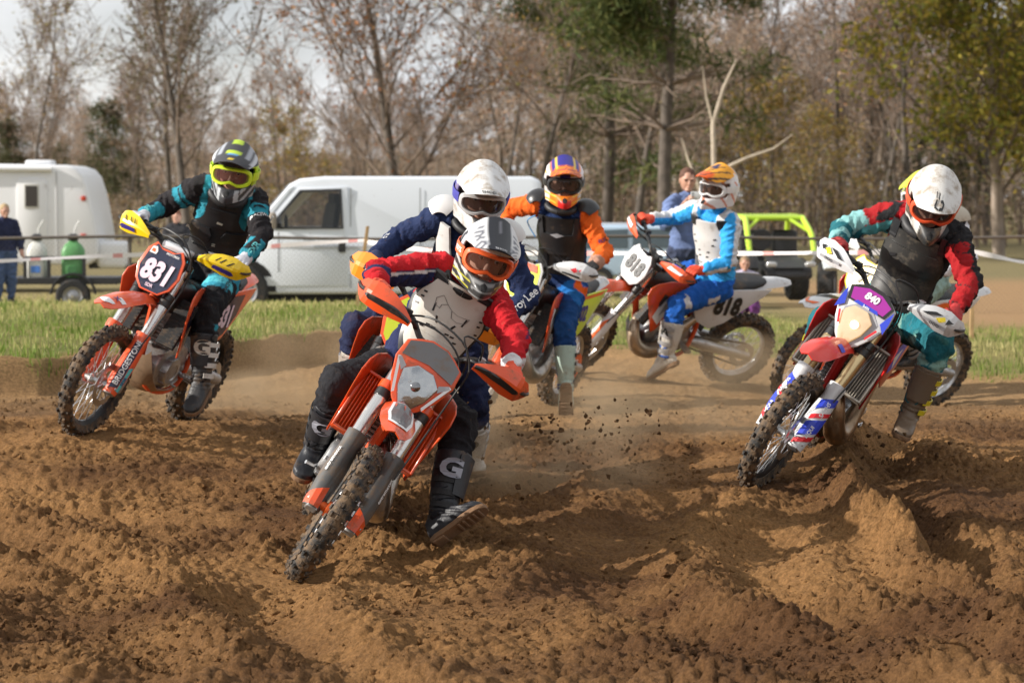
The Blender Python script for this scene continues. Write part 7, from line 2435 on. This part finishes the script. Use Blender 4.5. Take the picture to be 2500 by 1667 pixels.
RIDERS['b840'] = dict(label='rider with muddy chest protector and teal trousers on the lit headlight bike', top=(.016, .015, .017), leg=DKT, head=(-9, 36, 12),
    rules=[('uaR', lambda t, a, b, w: (t < .62) & (a > -.3), (.34, .010, .013)), ('uaR', lambda t, a, b, w: (w > .2) & (t < .5), BK), ('uaR', lambda t, a, b, w: (a < -.1 + .3 * w), (.10, .38, .40)), ('uaR', lambda t, a, b, w: t > .66, DKT), ('faR', lambda t, a, b, w: t > -1, DKT), ('faR uaR', lambda t, a, b, w: (w > .16) & (t > .5), (.20, .42, .42)),
           ('uaL', lambda t, a, b, w: (b > .45 + .4 * w) & (t > .25), (.34, .010, .013)), ('faL', lambda t, a, b, w: (b > .1) | (a > .4), (.34, .010, .013)), ('uaL faL', lambda t, a, b, w: np.abs(w - .05) < .045, BK), ('torso', lambda t, a, b, w: (a < -.12) & (t > .7), RED), ('torso', lambda t, a, b, w: (a < -.12) & (t < .7), (.06, .30, .32)),
           ('thL thR', lambda t, a, b, w: (w > .12), (.05, .20, .20)), ('thL', lambda t, a, b, w: (t > .45) & (t < .8) & (w < -.05), (.012, .15, .19)), ('thL shL', lambda t, a, b, w: (w > .3), (.20, .34, .29)), ('torso', lambda t, a, b, w: (t < .08), (.03, .30, .32))],
    hpaint=M_MUDHELM, helmet=(.62, .61, .58), helmet_art=[(lambda x, y, z, th, n, m: (z < -.045) & (x > .09) & (np.abs(y) < .050), (.03, .03, .03)), (lambda x, y, z, th, n, m: (z < -.118), (.03, .03, .03)), (lambda x, y, z, th, n, m: (z < -.030) & (z > -.10) & (np.abs(y) > .082) & (x > .0), (.05, .05, .05))], visor=(.63, .62, .59),
    visor_poly=[([[(-.22, .86), (-.10, .70), (-.05, .72), (-.15, .88)], [(.0, .95), (.20, .95), (.26, .80), (.18, .70), (.06, .72), (.10, .78), (.16, .78), (.18, .82), (.14, .88), (.04, .88)], [(-.22, .90), (-.04, .96), (-.02, .92), (-.18, .86)], [(-.02, .70), (.02, .55), (.05, .56), (.02, .72)], [(-.12, .66), (-.10, .52), (-.07, .53), (-.08, .68)]], ink_k, 'visor')],
    goggle=G_red, lens=lens_dark, strap=G_red, glove=leather('glove_red_dark', (.35, .02, .02), .25, .7), boot=leather('boot_brown', (.15, .105, .068), .45), shin=leather('boot_brown', (.15, .105, .068)), buckle=mat('buckle_yellow', (.65, .52, .02), .5, dirt=.25), armour=[arm_mud], sleeve_word=[])
RIDERS['b818'] = dict(label='rider in bright blue and white kit with orange peaked helmet on bike 818', top=CY, leg=BL, head=(-38, 6, 10),
    rules=[('uaL faL', lambda t, a, b, w: (b < .25), WH), ('uaR faR', lambda t, a, b, w: (a > .35), WH), ('faL', lambda t, a, b, w: (a < -.1), WH), ('thL', lambda t, a, b, w: (t > .22) & (t < .46) & (b > .35) & (a > -.1) & (a < .55), WH), ('thL', lambda t, a, b, w: (t > .82) & (t < .94) & (a > .3) & (b > .2) & (w > 0), WH), ('torso', lambda t, a, b, w: (t > .8) & (np.abs(a) > .1), WH)],
    helmet=(.72, .70, .70), visor=(.82, .36, .03), helmet_art=[(lambda x, y, z, th, n, m: (z > .05) & (x > -.05) & (np.abs(y) < .09), (.82, .36, .03)), (lambda x, y, z, th, n, m: (z < .05) & (np.sin(th * 7 + z * 60) > .80), (.60, .22, .14))],
    visor_art=[(lambda x, y, z, th, n, m: (x > .15) & (np.abs(y) < .06), (.78, .12, .02)), (lambda x, y, z, th, n, m: (np.sin(np.abs(y) * 150 + x * 55) > .72) & (x > .02), (.05, .04, .03)), (lambda x, y, z, th, n, m: (np.abs(y) < .02) & (x < .10) & (x > .03), (.03, .03, .10))],
    goggle=G_wht, lens=lens_dark, strap=G_wht, glove=leather('glove_orange', (.72, .07, .025), .1, .7), boot=leather('boot_white', (.52, .49, .44), .42), shin=leather('boot_white', (.52, .49, .44)), boot_letter=('A', .07, ink_k), armour=[arm_818], sleeve_word=[])
RIDERS['b3'] = dict(label='rider with orange sleeves, blue trousers and mint green boots on the yellow plated bike', top=ORJ, leg=(.010, .06, .24), head=(2, 12, 2),
    rules=[('torso', lambda t, a, b, w: t > -1, (.012, .03, .10)), ('faL faR', lambda t, a, b, w: (t > .62), (.45, .25, .18)), ('thL thR', lambda t, a, b, w: (a > .1) & (w > .0), (.012, .13, .40)), ('thL', lambda t, a, b, w: (t > .1) & (t < .35) & (b > .4) & (w > .05), ORJ), ('shL shR', lambda t, a, b, w: t < .3, (.008, .045, .16)), ('thL thR', lambda t, a, b, w: (t > .6), (.010, .06, .20)), ('uaL', lambda t, a, b, w: (t > .5) & (b > .1) & (b < .35) & (w > .15), BK)],
    helmet=(.70, .66, .66), visor=(.75, .18, .02), helmet_art=[(lambda x, y, z, th, n, m: (z > .05) & (np.abs(y) > .03), (.78, .45, .04)), (lambda x, y, z, th, n, m: (z > .04) & (np.abs(y) < .03), (.025, .02, .20)), (lambda x, y, z, th, n, m: (z < -.035) & (np.abs(y) < .085), (.78, .19, .02)), (lambda x, y, z, th, n, m: (z < -.085) & (np.abs(y) < .040), (.55, .02, .02)), (lambda x, y, z, th, n, m: (z < -.04) & (np.abs(y) > .05) & (np.sin(z * 160) > .6), (.80, .45, .05))],
    visor_art=[(lambda x, y, z, th, n, m: (x < .13) & (np.abs(y) < .045), (.025, .02, .22)), (lambda x, y, z, th, n, m: (x < .14) & (np.abs(y) > .060) & (np.abs(y) < .085), (.025, .02, .22)), (lambda x, y, z, th, n, m: (x < .15) & (np.abs(y) >= .045) & (np.abs(y) < .060), (.80, .55, .03)), (lambda x, y, z, th, n, m: (x > .13) & (np.sin(x * 220 + np.abs(y) * 90) > .55), (.30, .05, .05)), (lambda x, y, z, th, n, m: (np.abs(y) > .092), (.66, .62, .66))],
    goggle=G_blk, lens=lens_dark, strap=G_blk, glove=leather('glove_black', (.02, .02, .02), .2, .7), boot=leather('boot_mint', (.34, .44, .38), .30), shin=leather('boot_mint', (.34, .44, .38)), buckle=M_BLK, boot_letter=('G', .105, ink_w), armour=[arm_3], sleeve_word=[('FLY', 'uaL', .75, .035, ink_nv, 10, 90)])
RIDERS['b2'] = dict(label='rider in navy kit with white shoulder pads and white helmet, right behind the leading rider', top=(.014, .026, .080), leg=(.012, .018, .055), head=(6, 22, 7),
    rules=[('thR', lambda t, a, b, w: (t > .8) & (w > .15), (.02, .02, .05))],
    hpaint=M_MUDHELM, helmet=(.63, .63, .625), visor=(.63, .63, .625), helmet_art=[(lambda x, y, z, th, n, m: (np.abs(y) > .095) & (z < .045) & (z > -.03), (.10, .10, .40)), (lambda x, y, z, th, n, m: (z < -.05) & (x > .10) & (np.abs(y) < .040), (.05, .05, .05)), (lambda x, y, z, th, n, m: (z < -.122), (.04, .04, .04)), (lambda x, y, z, th, n, m: (z > .05) & (m > .42), (.05, .05, .05))], helmet_word=[('SHOEI', -.040, .026, ink_k, 'visor')],
    goggle=mat('goggle_grey', (.45, .45, .45), .4), lens=lens_dark, strap=mat('strap_blue', (.06, .06, .35), .6), glove=leather('glove_navy', (.02, .03, .09), .2, .7), boot=leather('boot_white2', (.50, .48, .44), .42), shin=leather('boot_white2', (.50, .48, .44)), boot_letter=('D', .08, ink_k), armour=[arm_2],
    sleeve_word=[('Troy Lee', 'faL', .30, .060, ink_w, 15, 0), ('TLD', 'faR', .25, .030, ink_w, -30, 0)])
RIDERS['b7'] = dict(label='rider with yellow helmet peak and white sleeve, almost hidden behind the muddy protector rider', top=(.66, .66, .70), leg=(.30, .45, .42), head=(-30, 10, 6),
    rules=[('faL uaL', lambda t, a, b, w: (np.abs(w) < .06), BK), ('faL', lambda t, a, b, w: (t > .3) & (t < .5), BK)],
    helmet=(.66, .72, .20), visor=(.62, .74, .04), helmet_art=[(lambda x, y, z, th, n, m: (n > .1), (.60, .60, .60))],
    goggle=G_wht, lens=lens_dark, strap=G_wht, glove=leather('glove_black', (.02, .02, .02)), boot=leather('boot_black_worn', (.02, .02, .022)), armour=[arm_7], sleeve_word=[])
for k in RIDERS:
    make_rider(k, POSE[k][1], RIDERS[k])
# ================================================================== thrown dirt and dust
def dust_material(name, dens, seed, scale=2.2, col=(.80, .58, .36)):
    m = bpy.data.materials.new(name); m.use_nodes = True
    t = m.node_tree; t.nodes.clear()
    o = t.nodes.new('ShaderNodeOutputMaterial'); v = t.nodes.new('ShaderNodeVolumePrincipled')
    v.inputs['Color'].default_value = (*col, 1); v.inputs['Anisotropy'].default_value = .25
    tcn = t.nodes.new('ShaderNodeTexCoord')
    ln = t.links.new
    # soft ball: 1 - |p| in the unit sphere of the object
    le = t.nodes.new('ShaderNodeVectorMath'); le.operation = 'LENGTH'; ln(tcn.outputs['Object'], le.inputs[0])
    fall = t.nodes.new('ShaderNodeMapRange'); fall.inputs['From Min'].default_value = 1.0; fall.inputs['From Max'].default_value = .15; fall.interpolation_type = 'SMOOTHSTEP'
    ln(le.outputs['Value'], fall.inputs['Value'])
    geo = t.nodes.new('ShaderNodeNewGeometry')
    n = t.nodes.new('ShaderNodeTexNoise'); n.inputs['Scale'].default_value = scale; n.inputs['Detail'].default_value = 3; n.noise_dimensions = '3D'
    off = t.nodes.new('ShaderNodeVectorMath'); off.operation = 'ADD'; off.inputs[1].default_value = (seed * 3.7, seed * 1.3, 0)
    ln(geo.outputs['Position'], off.inputs[0]); ln(off.outputs[0], n.inputs['Vector'])
    mr = t.nodes.new('ShaderNodeMapRange'); mr.inputs['From Min'].default_value = .42; mr.inputs['From Max'].default_value = .72
    ln(n.outputs['Fac'], mr.inputs['Value'])
    mu = t.nodes.new('ShaderNodeMath'); mu.operation = 'MULTIPLY'; ln(fall.outputs[0], mu.inputs[0]); ln(mr.outputs[0], mu.inputs[1])
    m2 = t.nodes.new('ShaderNodeMath'); m2.operation = 'MULTIPLY'; m2.inputs[1].default_value = dens; ln(mu.outputs[0], m2.inputs[0])
    ln(m2.outputs[0], v.inputs['Density']); ln(v.outputs[0], o.inputs['Volume'])
    return m

def dust(px, d, z, s, dens, label, seed, rz=0.):
    mb = MB(); mb.ell((0, 0, 0), (1, 1, 1), 20, 12)
    o = build(mb, 'dust_cloud', dust_material('dust_%d' % seed, dens, seed))
    o.location = (PX(px, d), d, z); o.scale = s; o.rotation_euler = (0, 0, rz)
    tag(o, label, 'dust', None, 'stuff')

dust(1480, 15.6, .42, (1.5, .9, .40), 2.4, 'brown dust drifting between the leading bike and the lit headlight bike', 1)
dust(1300, 13.6, .30, (.80, .7, .28), 3.4, 'dust thrown up behind the foot of the leading rider', 2)
dust(760, 17.5, .55, (.60, .7, .46), 2.6, 'dust hanging left of the leading bike', 3)
dust(640, 17.2, .40, (.9, .6, .22), 3.6, 'dust behind the rear wheel of bike 831', 4)
dust(1830, 20.2, .42, (.8, .6, .30), 3.4, 'dust round the rear wheel of bike 818', 5)

# earth flung from the rear wheels
rg = np.random.default_rng(9)
def flung(n, px, py, d, sx, sz_, smin, smax, seed, label):
    rg = np.random.default_rng(seed)
    c = np.array([PX(px, d), d, 1.65 - (py - 494) * d / 6500])
    P = c + rg.normal(size=(n, 3)) * np.array([sx, .35, sz_])
    ok = P[:, 2] > height(P[:, 0], P[:, 1]) + .02
    P = P[ok]
    s = smin + (smax - smin) * rg.random(len(P)) ** 5
    V, F_ = clod_mesh(P, s, seed)
    me = np_mesh('flung_dirt', V, F_, False)
    set_col(me, np.zeros((len(V), 3)) + np.array([.13, .070, .032]))
    tag(link('flung_dirt', me, M_DIRT), label, 'dirt', None, 'stuff')
flung(620, 1400, 1085, 13.6, .32, .13, .0016, .015, 5, 'clods of earth flying right of the leading rider')
flung(160, 1330, 1020, 17.6, .25, .12, .002, .012, 6, 'small clods flying behind the mint boot')
flung(260, 2180, 1120, 14.2, .28, .10, .003, .014, 7, 'earth spraying from the rear wheel of the lit headlight bike')
